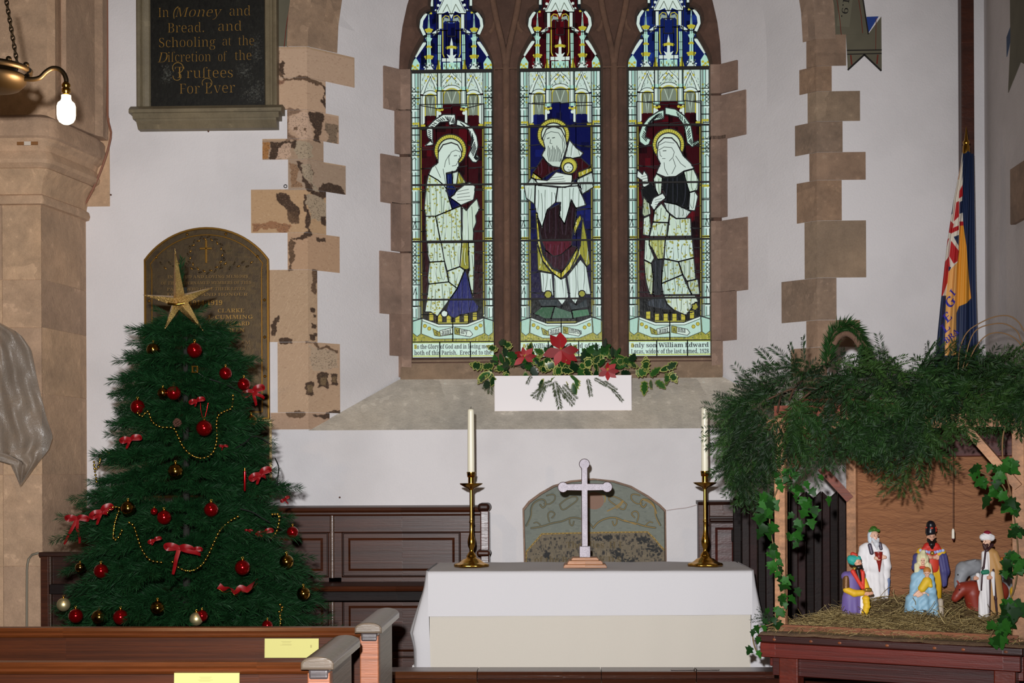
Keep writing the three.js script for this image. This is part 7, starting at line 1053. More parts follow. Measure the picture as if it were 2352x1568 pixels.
function face(F, x, y, z, r, skin, dir = 0, beard, browDark = true) {  // head with nose, brow, eyes and mouth; dir turns the face
  const { part, cap, sp, K } = F, c = K(x, y), g = new THREE.Group(), s = Math.sin(dir), co = Math.cos(dir); const q = (a, b, d) => [c[0] + a * co + d * s, c[1] + b, z + d * co - a * s];
  const P = (a, b, d, rr2, e) => { const w = q(a, b, d); return [w[0], w[1], w[2], rr2]; }, L = (a, b, d, r1, a2, b2, d2, r2) => [...q(a, b, d), r1, ...q(a2, b2, d2), r2];
  const head = part('head', blob([L(0, r * 0.25, -r * 0.1, r * 0.86, 0, -r * 0.5, r * 0.12, r * 0.6), L(0, r * 0.25, r * 0.72, r * 0.13, 0, -r * 0.16, r * 1.0, r * 0.19), L(-r * 0.34, r * 0.28, r * 0.66, r * 0.13, r * 0.34, r * 0.28, r * 0.66, r * 0.13), P(0, -r * 0.72, r * 0.55, r * 0.24), P(-r * 0.9, 0, 0, r * 0.16), P(r * 0.9, 0, 0, r * 0.16), L(0, -r * 0.5, -r * 0.1, r * 0.5, 0, -r * 1.6, -r * 0.2, r * 0.52)], { cell: r * 0.15, k: r * 0.22 }), skin);
  const ball = (nm, a, b, d, rx, ry, mat) => { const e = new THREE.SphereGeometry(1, 10, 8); e.scale(rx, ry, r * 0.1); e.rotateY(dir); const w = q(a, b, d); e.translate(...w); part(nm, e, mat, head); };
  for (const m of [-1, 1]) { ball('eye', m * r * 0.33, r * 0.06, r * 0.72, r * 0.14, r * 0.06, INK); if (browDark) ball('eyebrow', m * r * 0.34, r * 0.3, r * 0.76, r * 0.2, r * 0.045, INK); }
  ball('mouth', 0, -r * 0.44, r * 0.78, r * 0.2, r * 0.06, paint('#a8483c', 0.4)); return head;
}
function hand(F, x, y, z, r, skin, side, nm = 'hand') {                // small fist: palm, four fingers, thumb
  const { part, cap, sp, K } = F, c = K(x, y), L = (a, b, d, r1, a2, b2, d2, r2) => [c[0] + a * side, c[1] + b, z + d, r1, c[0] + a2 * side, c[1] + b2, z + d2, r2];
  const pr = [L(-r * 0.2, 0, 0, r * 0.62, r * 0.3, 0, r * 0.05, r * 0.58)]; for (let i = 0; i < 4; i++) { const b = r * (0.5 - i * 0.34); pr.push(L(r * 0.4, b, r * 0.35, r * 0.2, r * (1.0 - i * 0.05), b * 0.9, r * 0.45, r * 0.17)); pr.push(L(r * (1.0 - i * 0.05), b * 0.9, r * 0.45, r * 0.17, r * 1.05, b * 0.85, -r * 0.05, r * 0.15)); } pr.push(L(0, r * 0.4, r * 0.2, r * 0.22, r * 0.55, r * 0.85, r * 0.4, r * 0.18));
  return part(nm, blob(pr, { cell: r * 0.16, k: r * 0.1 }), skin);
}
const pleat = (n, amp, top, bot) => (x, y, z) => amp * smooth(top - y, 0, top - bot) * Math.sin(Math.atan2(x, z) * n + y * 0.004);
const GR = 'nativity figurines';
{ // 1 kneeling king, purple coat
  const F = figure('king_figurine', 'kneeling king figurine in purple coat and teal turban', 'figurine', 1966, 1420, HAY - 0.006, [345, 1252], 0.1, GR), { part, cap, sp } = F;
  part('coat', blob([cap(300, 1150, 0, 112, 300, 780, 0, 92, 0.8), cap(240, 1240, 10, 70, 250, 1000, 10, 70, 0.8), cap(340, 1230, 20, 60, 340, 1000, 20, 70, 0.8), cap(230, 750, 0, 60, 400, 750, 0, 52)], { floor: 0, folds: pleat(9, 7, 420, 0) }), paint('#6a5796'));
  part('lapel', blob([cap(290, 690, 62, 26, 400, 880, 78, 22), cap(410, 700, 60, 24, 410, 880, 78, 20), cap(300, 690, 40, 26, 400, 690, 30, 26)], { cell: 7 }), paint('#d83a26'));
  part('vest', blob([cap(350, 680, 50, 34, 380, 830, 62, 26)], { cell: 7 }), INK); part('collar', blob([cap(320, 660, 34, 26, 370, 670, 34, 24)], { cell: 6 }), GOLD);
  part('upper_sleeve', blob([cap(225, 760, 20, 44, 215, 880, 40, 44)], { cell: 7 }), phys({ color: C('#6e4c28'), metalness: 0.4, roughness: 0.45 })); part('sleeve', blob([cap(215, 905, 50, 40, 300, 945, 84, 42), cap(300, 945, 84, 42, 392, 940, 96, 36), cap(430, 800, 30, 40, 460, 910, 80, 34)], { cell: 7 }), paint('#e2b21e'));
  hand(F, 430, 950, 104, 36, SKIN, 1); hand(F, 500, 945, 96, 34, SKIN, -1); part('gift_box', blob([cap(440, 905, 112, 26, 480, 905, 112, 26)], { cell: 6 }), GOLD);
  part('under_robe', blob([cap(395, 1180, 40, 40, 410, 1010, 50, 40, 0.8)], { floor: 0 }), WHITE); part('trouser_leg', blob([cap(440, 1010, 84, 44, 450, 1100, 92, 38), cap(450, 1100, 92, 38, 410, 1210, 96, 40)], { cell: 8, folds: (x, y) => 3 * Math.sin(y * 0.12) }), paint('#e6b81c')); part('shoe', blob([cap(390, 1240, 110, 18, 460, 1238, 120, 16)], { cell: 6 }), paint('#2b8a72'));
  face(F, 360, 590, 18, 56, SKIN, 0.55); part('beard', blob([cap(330, 620, 10, 22, 380, 640, 50, 26), cap(360, 645, 50, 26, 396, 640, 44, 22)], { cell: 6 }), INK);
  part('turban', blob([sp(310, 560, -6, 62), cap(280, 540, 0, 40, 370, 540, 20, 34)], { folds: (x, y, z) => 2.5 * Math.sin((x * 0.5 + y) * 0.22) }), paint('#2aa396')); part('turban_crown', blob([cap(310, 488, -6, 26, 345, 500, 6, 22)], { cell: 6 }), paint('#c8361e')); part('turban_jewel', blob([sp(352, 515, 32, 14)], { cell: 4 }), GOLD);
}
{ // 2 white-robed king
  const F = figure('king_figurine', 'tall white-robed king figurine with green wreath and white beard', 'figurine', 2009, 1402, HAY - 0.004, [565, 1160], -0.05, GR), { part, cap, sp } = F;
  part('robe', blob([cap(560, 1140, 0, 132, 560, 620, 0, 128, 0.72), cap(470, 430, 0, 76, 650, 430, 0, 70, 0.8), cap(440, 440, 0, 60, 430, 640, 30, 74), cap(690, 450, 0, 50, 700, 640, 20, 54), cap(700, 640, 20, 50, 700, 1050, 0, 26), cap(560, 620, 20, 120, 560, 440, 0, 100, 0.8)], { floor: 0, folds: (x, y, z) => 5 * Math.sin(Math.atan2(x, z) * 9 + y * 0.006) * smooth(720 - y, 0, 300) + 3 * Math.sin((x + y) * 0.05) }), WHITE);
  part('stole', blob([cap(500, 380, 66, 24, 520, 470, 84, 26), cap(620, 360, 66, 20, 630, 420, 80, 20)], { cell: 7 }), phys({ color: C('#5b5360'), metalness: 0.4, roughness: 0.4 })); part('cup', blob([cap(595, 460, 106, 50, 600, 520, 106, 40), cap(600, 520, 106, 40, 606, 690, 104, 8)], { cell: 7, cut: (x, y) => y - 705 }), paint('#8c2016', 0.35));
  hand(F, 572, 530, 120, 40, SKIN2, 1); hand(F, 664, 520, 112, 34, SKIN2, -1); part('sleeve_lining', blob([cap(722, 790, 30, 24, 722, 960, 14, 12)], { cell: 6 }), paint('#6f7fa4'));
  face(F, 565, 275, 14, 58, SKIN2, 0.3); part('beard', blob([cap(540, 310, 44, 20, 575, 370, 78, 26), cap(600, 310, 44, 18, 580, 370, 78, 24), cap(578, 370, 78, 30, 580, 420, 84, 12)], { cell: 6, folds: (x) => 3 * Math.sin(x * 0.5) }), paint('#d9dade', 0.6)); part('hair', blob([cap(520, 260, -6, 34, 515, 330, -4, 26), sp(550, 240, -22, 52)], { cell: 7 }), paint('#c7d2dc', 0.6)); part('wreath_crown', blob([cap(512, 215, 6, 18, 560, 195, 30, 20), cap(560, 195, 30, 20, 612, 210, 14, 18), sp(560, 200, -20, 44)], { cell: 6, folds: (x, y, z) => 3 * Math.sin(x * 0.4) * Math.sin(y * 0.4 + z * 0.3) }), paint('#3c6e22', 0.5));
}
{ // 3 king with the tall black hat
  const F = figure('king_figurine', 'king figurine with tall black hat and purple sleeves behind the seated mother', 'figurine', 2139, 1409, HAY, [1240, 1192], -0.05, GR), { part, cap, sp } = F;
  part('robe', blob([cap(1240, 1180, 0, 96, 1240, 640, 0, 92, 0.7), cap(1300, 1180, 0, 50, 1310, 640, 0, 60, 0.8)], { floor: 0, folds: pleat(10, 5, 350, 0) }), paint('#e2b01c')); part('tunic', blob([cap(1240, 640, 10, 96, 1240, 470, 0, 92, 0.75)], { cell: 9 }), paint('#d03c22'));
  part('shoulders', blob([cap(1130, 470, 0, 62, 1350, 470, 0, 62, 0.85)], { cell: 9 }), paint('#e6b61e')); part('cape_collar', blob([cap(1200, 400, 10, 52, 1290, 400, 10, 52), cap(1150, 430, 20, 30, 1330, 430, 20, 30)], { cell: 8 }), paint('#c92a1c'));
  for (let i = 0; i < 9; i++) { const a = -1 + i / 4; part('collar_scallop', blob([sp(1240 + a * 130, 452 - Math.abs(a) * 28 + 16, 72 - Math.abs(a) * 26, 20, 0.6)], { cell: 5 }), paint(i % 2 ? '#8fa0d8' : '#b4bee8')); }
  part('sleeve', blob([cap(1080, 520, 10, 52, 1060, 640, 20, 50), cap(1060, 640, 20, 48, 1120, 640, 60, 40)], { cell: 8, folds: (x, y) => 3 * Math.sin(y * 0.09) }), paint('#46437a')); part('sleeve', blob([cap(1370, 520, 10, 58, 1390, 680, 24, 62), cap(1390, 680, 24, 62, 1385, 850, 30, 26)], { cell: 8, folds: (x, y) => 4 * Math.sin(x * 0.13 + y * 0.02) }), paint('#46437a'));
  hand(F, 1270, 520, 96, 40, SKIN, 1); hand(F, 1210, 520, 92, 36, SKIN, -1); part('gift', blob([sp(1235, 470, 100, 26)], { cell: 5 }), GOLD);
  face(F, 1242, 285, 12, 56, SKIN, 0); part('beard', blob([cap(1205, 320, 40, 20, 1235, 370, 66, 28), cap(1275, 320, 40, 20, 1240, 370, 66, 28), cap(1240, 370, 66, 32, 1240, 410, 70, 16)], { cell: 6, folds: (x) => 3 * Math.sin(x * 0.4) }), INK);
  part('hat', blob([cap(1235, 225, 0, 60, 1238, 195, -4, 58), cap(1238, 195, -4, 54, 1240, 140, -6, 52)], { cell: 7 }), paint('#15141a', 0.3)); part('hat_band', blob([cap(1185, 172, 14, 9, 1240, 178, 50, 9), cap(1240, 178, 50, 9, 1294, 172, 14, 9), cap(1294, 172, 10, 9, 1300, 215, 0, 9)], { cell: 4 }), paint('#c43a22'));
}
{ // 4 mother and child
  const F = figure('mother_and_child_figurine', 'seated mother figurine in pale blue holding a baby in yellow', 'figurine', 2118, 1424, HAY - 0.006, [1130, 1268], -0.08, GR), { part, cap, sp } = F;
  part('gown', blob([cap(1000, 1230, 40, 105, 1020, 1030, 50, 90), cap(1230, 1230, 40, 105, 1210, 1020, 40, 96), cap(1110, 1230, 60, 110, 1120, 1010, 80, 90), cap(1120, 980, 10, 120, 1130, 760, 0, 100, 0.85), cap(1060, 760, 10, 60, 1030, 920, 50, 56), cap(1210, 760, 10, 60, 1240, 960, 40, 56)], { floor: 0, folds: (x, y, z) => 9 * Math.sin(x * 0.06 + y * 0.014 + 0.6 * Math.sin(y * 0.02)) * smooth(360 - y, 0, 240) + 3 * Math.sin((x - y) * 0.07) }), paint('#8fb8cf', 0.55));
  part('veil', blob([sp(1140, 545, -8, 72), cap(1140, 500, -10, 58, 1150, 460, -10, 30), cap(1080, 620, 10, 40, 1070, 720, 10, 30), cap(1200, 620, 0, 40, 1230, 740, 0, 34)], { folds: (x, y) => 3 * Math.sin(x * 0.16), cut: (x, y, z) => 40 - Math.hypot((x - 6) * 1.1, (y - 700) * 0.8, (z - 76) * 1) }), paint('#dcd3a8', 0.55));
  face(F, 1136, 560, 22, 48, SKIN2, -0.12, false, false); hand(F, 1110, 940, 116, 34, SKIN2, 1); hand(F, 1170, 960, 110, 32, SKIN2, -1); part('neckline', blob([cap(1110, 640, 50, 18, 1150, 640, 52, 18)], { cell: 5 }), paint('#c8402c'));
  part('baby', blob([cap(1170, 800, 112, 56, 1110, 880, 130, 48), cap(1190, 790, 120, 30, 1210, 850, 140, 22)], { cell: 7 }), paint('#e3bb2a')); face(F, 1170, 705, 118, 42, SKIN2, -0.25, false, false); part('baby_hair', blob([sp(1172, 672, 106, 44)], { cell: 6, cut: (x, y, z) => 575 - y }), paint('#c07a34')); part('baby_leg', blob([cap(1070, 920, 136, 22, 1020, 960, 140, 16), cap(1100, 950, 140, 22, 1060, 970, 146, 18)], { cell: 6 }), SKIN2);
  part('seat_block', blob([cap(1350, 1240, -20, 36, 1345, 1040, -20, 34)], { floor: 0 }), paint('#b7a793'));
}
{ // 5 turbaned man in a tan coat
  const F = figure('shepherd_figurine', 'standing figurine in tan coat and white turban facing left', 'figurine', 2266, 1429, HAY - 0.006, [1900, 1288], 0.0, GR), { part, cap, sp } = F;
  part('white_robe', blob([cap(1850, 1270, 50, 66, 1870, 760, 40, 54, 0.8), cap(1875, 760, 40, 54, 1890, 480, 10, 48, 0.8)], { floor: 0, folds: (x, y) => 5 * Math.sin(x * 0.16 + y * 0.008) }), WHITE);
  part('coat', blob([cap(2050, 1190, -10, 84, 1990, 760, 0, 84, 0.8), cap(1990, 760, 0, 80, 1960, 470, -6, 62, 0.85), cap(1980, 1210, 20, 52, 1960, 800, 24, 56, 0.8), cap(1990, 480, 20, 48, 2040, 640, 40, 52)], { floor: 0, folds: pleat(8, 6, 700, 0) }), paint('#b98a4e'));
  part('coat_edge', blob([cap(1880, 430, 48, 12, 1850, 640, 66, 13), cap(1960, 660, 76, 13, 1985, 1000, 74, 16), cap(1985, 1000, 74, 16, 2010, 1240, 62, 12), cap(1838, 640, 66, 11, 1820, 900, 76, 10), cap(1924, 760, 66, 11, 1918, 1230, 70, 11), cap(1900, 430, 50, 18, 1970, 370, 0, 20)], { cell: 7 }), paint('#35151c'));
  part('sleeve', blob([cap(1945, 700, 100, 26, 1960, 960, 100, 10), cap(1780, 720, 70, 26, 1800, 900, 70, 10)], { cell: 6 }), WHITE); part('sash', blob([cap(1840, 690, 84, 28, 1885, 685, 84, 28)], { cell: 6 }), paint('#1f7a5c'));
  hand(F, 1915, 750, 108, 34, SKIN, -1); hand(F, 1762, 760, 84, 34, SKIN, -1); face(F, 1905, 335, 4, 56, SKIN2, -1.0); part('beard', blob([cap(1862, 370, 34, 18, 1878, 410, 36, 22), cap(1900, 370, 40, 18, 1882, 405, 40, 20)], { cell: 6 }), paint('#3a1512'));
  part('turban', blob([cap(1860, 280, 10, 42, 1960, 285, 0, 42), sp(1912, 275, -4, 62, 1)], { cell: 7, folds: (x, y) => 2 * Math.sin((x + y * 2) * 0.12) }), WHITE); part('turban_crown', blob([sp(1912, 248, 0, 48)], { cell: 6, cut: (x, y) => 1030 - y }), paint('#8a1630'));
}
{ // 6 donkey
  const F = figure('donkey_figurine', 'grey donkey figurine with bright saddlecloth behind the tan-coated figure', 'figurine', 2272, 1414, HAY, [1900, 1217], 0.0, GR), { part, cap, sp } = F;
  part('body', blob([cap(1740, 640, -40, 90, 2140, 660, -40, 110, 0.8), cap(1740, 640, -20, 92, 1600, 660, 10, 92), cap(1590, 680, 10, 88, 1545, 800, 30, 62), cap(1545, 800, 30, 62, 1535, 850, 34, 54), cap(1740, 700, -20, 52, 1720, 1190, -20, 34), cap(2130, 700, -20, 60, 2130, 1190, -20, 34), cap(1800, 700, -90, 46, 1800, 1190, -90, 32), cap(2080, 700, -100, 50, 2080, 1190, -100, 32), cap(1640, 590, 40, 26, 1730, 556, 50, 12), cap(1660, 585, -30, 24, 1740, 560, -40, 12)], { cell: 11, floor: 0, folds: (x, y, z) => 2.5 * Math.sin(x * 0.06) * Math.sin(y * 0.07) }), paint('#8e9094', 0.6));
  part('eye', blob([sp(1522, 725, 66, 12)], { cell: 3.5 }), INK); part('saddlecloth', blob([cap(2080, 640, -38, 100, 2160, 650, -38, 104, 0.92)], { cell: 10 }), paint('#2a7a50')); part('saddle_band', blob([cap(2085, 610, -38, 88, 2110, 615, -38, 88, 0.98)], { cell: 9 }), paint('#d8792a')); part('saddle_bag', blob([cap(2190, 920, 30, 60, 2190, 990, 30, 50)], { cell: 8 }), paint('#dcab2a'));
}
{ // 7 ox
  const F = figure('ox_figurine', 'reddish brown ox figurine with lowered head below the donkey', 'figurine', 2232, 1417, HAY, [1690, 1238], 0.0, GR), { part, cap, sp } = F;
  part('body', blob([cap(1760, 930, 0, 130, 2000, 940, -20, 130, 0.8), cap(1690, 900, 20, 100, 1580, 900, 40, 84), cap(1560, 910, 46, 70, 1500, 980, 60, 54), cap(1500, 980, 60, 52, 1478, 1010, 62, 44), cap(1700, 960, 20, 110, 1740, 1160, 10, 100), cap(1740, 1000, 10, 80, 1740, 1220, 10, 70), cap(1940, 1000, 0, 70, 1940, 1220, 0, 60), cap(1530, 850, 70, 16, 1500, 800, 80, 10), cap(1620, 850, -10, 16, 1640, 810, -30, 10)], { cell: 11, floor: 0 }), paint('#8c2e1c', 0.5)); part('muzzle', blob([cap(1462, 1020, 58, 24, 1490, 1040, 62, 22)], { cell: 6 }), paint('#3a1410')); part('eye', blob([sp(1520, 905, 104, 10)], { cell: 3 }), INK);
}
// ================================================================ evergreen over the stable
const yewMat = phys({ color: C('#1c3c14'), vertexColors: true, roughness: 0.6, side: THREE.DoubleSide, specularIntensity: 0.5 }), yewStem = std({ color: C('#4a3220'), roughness: 0.8 });
const yewTints = ['#162f10', '#10240c', '#1e3a14', '#2a4419'].map((h) => { const m = yewMat.clone(); m.color = C(h); return m; });
const yewGeos = [0.16, 0.22, 0.3].map((L, i) => [0, 1, 2].map((v) => { const p = branchPaths(L, 700 + i * 9 + v, 0.22).slice(0, 4 + i); return brush(p, 620, 0.026, 0.0034, 0.85, 760 + i * 4 + v, 1); }));
const yewLens = [0.16, 0.22, 0.3];
function sprig(parent, a, b, name = 'sprig', mat = yewMat, geos = yewGeos, lens = yewLens) {   // one sprig from a to b
  const d = b.clone().sub(a), L = d.length(); let k = 0; for (let q = 0; q < lens.length; q++) if (Math.abs(lens[q] - L) < Math.abs(lens[k] - L)) k = q; d.normalize();
  if (mat === yewMat) mat = yewTints[Math.floor(rnd() * 4)]; const m = raw(name, geos[k][Math.floor(rnd() * geos[k].length)], mat, parent), x = d, zc = V(0, 0.35, 1).applyAxisAngle(d, rr(-0.7, 0.7)), y = V().crossVectors(x, V().crossVectors(zc, x).normalize()).normalize(), z = V().crossVectors(x, y); const upv = zc.clone().addScaledVector(x, -zc.dot(x)).normalize();
  m.quaternion.setFromRotationMatrix(new THREE.Matrix4().makeBasis(x, upv, V().crossVectors(x, upv))); m.position.copy(a); m.scale.setScalar(L / lens[k]); return m;
}
{
  const o = cthing('yew_garland', 'thick dark green yew branches heaped over the stable roof', 'branches'), T = ST.top; reseed(2024);
  const S = (x0, y0, x1, y1, z0, z1) => sprig(o, cp(x0, y0, z0), cp(x1, y1, z1));
  for (let i = 0; i < 92; i++) { const x = rr(1790, 2420), y = rr(842, 935), a = rr(-0.4, Math.PI + 0.4), l = rr(80, 150), z = i % 3 ? rr(-0.05, 0.06) : rr(-0.35, 0.02); S(x, y, x + Math.cos(a) * l * 1.1, y + Math.sin(a) * l * 0.75, z, z + rr(0.02, 0.12)); }   // heap
  for (let i = 0; i < 36; i++) { const x = rr(1840, 2400), y = rr(850, 890), a = rr(-2.7, -0.4), l = rr(40, 75); S(x, y, x + Math.cos(a) * l * 1.6, Math.max(y + Math.sin(a) * l, 792 + rr(0, 30)), rr(-0.4, -0.1), rr(-0.4, 0)); }   // upper edge
  for (let i = 0; i < 26; i++) { const x = rr(1800, 2140), y = rr(915, 970), l = rr(60, 130); S(x, y, x + rr(-60, 50), y + l, 0.04, 0.08 + rr(0, 0.05)); }                              // fringe over the front beam
  for (const [x, y, x1, y1] of [[2130, 990, 2040, 1105], [2110, 1010, 2062, 1135], [2080, 960, 2000, 1060], [2150, 970, 2152, 1085], [2190, 940, 2212, 1010], [2240, 930, 2250, 985], [2290, 930, 2302, 985], [1860, 990, 1850, 1110], [1900, 980, 1890, 1070], [1930, 970, 1960, 1060], [1985, 980, 1990, 1050], [1840, 960, 1800, 1060], [1820, 980, 1850, 1060], [2010, 980, 2020, 1070], [2060, 980, 2010, 1080], [2320, 900, 2352, 960], [2200, 910, 2260, 960]]) S(x, y, x1, y1, 0.05, 0.1);
  for (const [x, y, x1, y1] of [[1800, 900, 1690, 900], [1790, 910, 1660, 930], [1780, 930, 1640, 965], [1790, 940, 1650, 1000], [1760, 940, 1645, 1010], [1780, 960, 1660, 1050], [1740, 970, 1650, 1075], [1770, 970, 1690, 1080], [1750, 1000, 1670, 1105], [1760, 1000, 1720, 1110], [1790, 990, 1740, 1100], [1700, 930, 1640, 985], [1720, 910, 1650, 940], [1700, 1060, 1690, 1140], [1720, 1060, 1706, 1150], [1760, 900, 1700, 880], [1830, 870, 1740, 880], [1850, 850, 1790, 838], [1690, 980, 1636, 1040], [1800, 940, 1720, 1020], [1810, 970, 1760, 1060], [1730, 900, 1664, 958], [1690, 1020, 1660, 1100]]) { S(x, y, x1, y1, 0.0, 0.06); if (rnd() < 0.6) S(x + 14, y + 12, x1 + rr(0, 30), y1 - rr(-20, 14), -0.04, 0.03); }
  for (let i = 0; i < 14; i++) { const x = 1800 + i * 42; const p = cp(x, 885 + rr(-20, 20), -0.1), q = cp(x + rr(-130, 90), 930 + rr(-30, 60), 0.05); mesh('woody_stem', [tube([p, p.clone().lerp(q, 0.5).add(V(0, 0.02, 0)), q], 0.004, 10, 6)], yewStem, o); }
}
{ // arched wreath standing on the heap
  const o = cthing('wreath_arch', 'small arched yew wreath with bare twisted core on the heap', 'wreath'), lz = -0.2, P = (x, y, d = 0) => cp(x, y, lz + d); reseed(66);
  const line = [[1903, 840], [1904, 812], [1910, 785], [1922, 762], [1942, 750], [1963, 756], [1978, 774], [1988, 800], [1994, 835]].map(([x, y]) => P(x, y)), c = new THREE.CatmullRomCurve3(line);
  mesh('core', [tube(line, 0.008, 40, 10), tube([[1915, 790], [1926, 774], [1944, 766], [1962, 776], [1974, 794]].map(([x, y]) => P(x, y, 0.02)), 0.011, 20, 8)], std({ map: rep(stoneTex, 4), color: C('#8a6a56'), roughness: 0.9, bumpMap: rep(bumpTex, 9), bumpScale: 0.006 }), o);
  mesh('needles', brush([line, line.map((p) => p.clone().add(V(0, 0.006, 0.01)))], 1500, 0.05, 0.0042, 0.8, 67), yewMat, o);
}
{ // bare arching twigs
  const tm = std({ color: C('#7a5a38'), roughness: 0.8 }), tw = (pts, label, r = 0.0022) => tag(mesh('bare_twig', [tube(pts.map(([x, y, z]) => toW(cp(x, y, z ?? -0.1))), r, 30, 6)], tm), label, 'twig', 'bare twigs above the garland');
  tw([[2200, 860], [2205, 800], [2222, 762], [2250, 742], [2290, 726], [2320, 726], [2340, 740], [2352, 760], [2380, 800]], 'topmost bare twig arching right of the flag'); tw([[2210, 850], [2240, 760], [2280, 744], [2310, 744], [2336, 760], [2348, 786], [2380, 812]], 'middle bare twig arching right of the flag'); tw([[2215, 850], [2246, 790], [2270, 768], [2300, 764], [2330, 776], [2352, 800]], 'lowest bare twig arching right of the flag'); tw([[2320, 958, 0.03], [2306, 990, 0.05], [2302, 1030, 0.05], [2306, 1070, 0.05], [2318, 1120, 0.05], [2330, 1180, 0.05]], 'pale bare twig beside the right stable post', 0.003);
}
// ---------------------------------------------------------------- ivy
function leafGeo(outline, fold, cup) {                                 // a leaf blade in the xy plane, stalk at the origin, with a bent midrib
  const s = new THREE.ShapeGeometry(shapeOf(outline)), p = s.attributes.position; for (let i = 0; i < p.count; i++) { const x = p.getX(i), y = p.getY(i); p.setZ(i, Math.abs(x) * fold - cup * y * y); } s.computeVertexNormals(); return boxUV(s);
}
const mirror = (h) => h.concat(h.slice(0, -1).reverse().map(([x, y]) => [-x, y])), ivyOutline = mirror([[0, 0], [0.12, -0.06], [0.34, -0.04], [0.26, 0.14], [0.3, 0.2], [0.5, 0.3], [0.32, 0.46], [0.22, 0.54], [0.16, 0.78], [0, 1]]);
const ivyGeo = [leafGeo(ivyOutline, 0.22, 0.16), leafGeo(ivyOutline, -0.12, 0.2), leafGeo(ivyOutline.map(([x, y]) => [x * 1.2, y]), 0.3, 0.05)], ivyMats = ['#1c4614', '#24581a', '#163812', '#2e6622'].map((h) => phys({ color: C(h), roughness: 0.5, specularIntensity: 0.35, side: THREE.DoubleSide, map: rep(plasterTex, 3) }));
function ivy(label, stem, leaves, lzOf) {
  const o = cthing('ivy_vine', label, 'ivy', 'ivy vines'), P = (x, y, d = 0) => cp(x, y, lzOf(x, y) + d); mesh('stem', [tube(stem.map(([x, y]) => P(x, y)), 0.0028, stem.length * 8, 6)], std({ color: C('#6a5636'), roughness: 0.8 }), o);
  leaves.forEach(([x, y, s, a], i) => { const p = P(x, y, 0.015 + rr(0, 0.03)), m = raw('leaf', ivyGeo[i % 3], ivyMats[Math.floor(rnd() * 4)], o); m.position.copy(p); m.scale.setScalar(s * 0.00108); m.rotation.order = 'ZXY'; m.rotation.set(rr(-0.5, 0.3), rr(-0.6, 0.6), a ?? rr(2.2, 4.1)); });
}
{
  reseed(303); const A = [], near = (x, y, n, r, s) => { for (let i = 0; i < n * 1.5; i++) A.push([x + rr(-r, r), y + rr(-r, r), s * rr(0.75, 1.2)]); };
  near(1800, 1090, 7, 26, 34); near(1840, 1130, 7, 28, 36); near(1756, 1150, 5, 22, 42); near(1765, 1195, 4, 20, 44); near(1846, 1180, 6, 24, 38); A.push([1906, 1140, 36, 3.0]); near(1828, 1235, 4, 18, 36); near(1775, 1255, 3, 14, 34); near(1782, 1300, 4, 14, 38); near(1800, 1330, 3, 12, 34); near(1806, 1375, 3, 14, 34); near(1784, 1410, 4, 18, 36); A.push([1830, 1350, 34, 3.4], [1745, 1180, 52, 3.0], [1885, 1090, 26, 3.3]);
  ivy('trailing green ivy on the left front post of the stable', [[1800, 1070], [1790, 1110], [1772, 1160], [1768, 1210], [1776, 1250], [1786, 1300], [1798, 1345], [1806, 1380], [1792, 1410], [1760, 1432]], A, () => 0.045);
  const B = []; const nb = (x, y, n, r, s) => { for (let i = 0; i < n * 1.5; i++) B.push([x + rr(-r, r), y + rr(-r * 0.7, r * 0.7), s * rr(0.8, 1.2)]); };
  nb(2262, 1085, 8, 30, 36); nb(2310, 1070, 5, 26, 34); nb(2290, 1130, 5, 22, 36); nb(2318, 1160, 5, 20, 38); nb(2330, 1210, 4, 14, 34); nb(2330, 1275, 5, 16, 40); nb(2342, 1300, 3, 10, 36); nb(2312, 1312, 2, 10, 34); nb(2322, 1390, 4, 16, 52); nb(2300, 1420, 4, 16, 46); nb(2290, 1455, 3, 14, 46); B.push([2284, 1472, 46, 3.0], [2310, 1378, 56, 3.2], [2244, 1078, 34, 1.7]);
  ivy('green ivy climbing the right front post of the stable', [[2240, 1080], [2270, 1092], [2300, 1110], [2322, 1160], [2334, 1220], [2338, 1290], [2330, 1350], [2310, 1395], [2285, 1440], [2270, 1470]], B, () => 0.07);
  ivy('small ivy spray at the left corner of the crib table', [[1790, 1425], [1765, 1435], [1742, 1440], [1730, 1452], [1732, 1480], [1740, 1500]], [[1775, 1418, 30], [1752, 1422, 28], [1738, 1436, 32, 3.4], [1730, 1446, 26], [1742, 1462, 30, 2.9], [1726, 1486, 34, 2.6], [1742, 1494, 30, 3.4], [1760, 1445, 30, 1.2]], () => 0.095);
  const o = thing('yew_sprig', 'feathery yew sprig lying at the altar-side corner of the crib table', 'sprig', [CA.x, 0, CA.z], CT); sprig(o, cp(1790, 1424, 0.06), cp(1736, 1416, 0.1), 'twig');
}
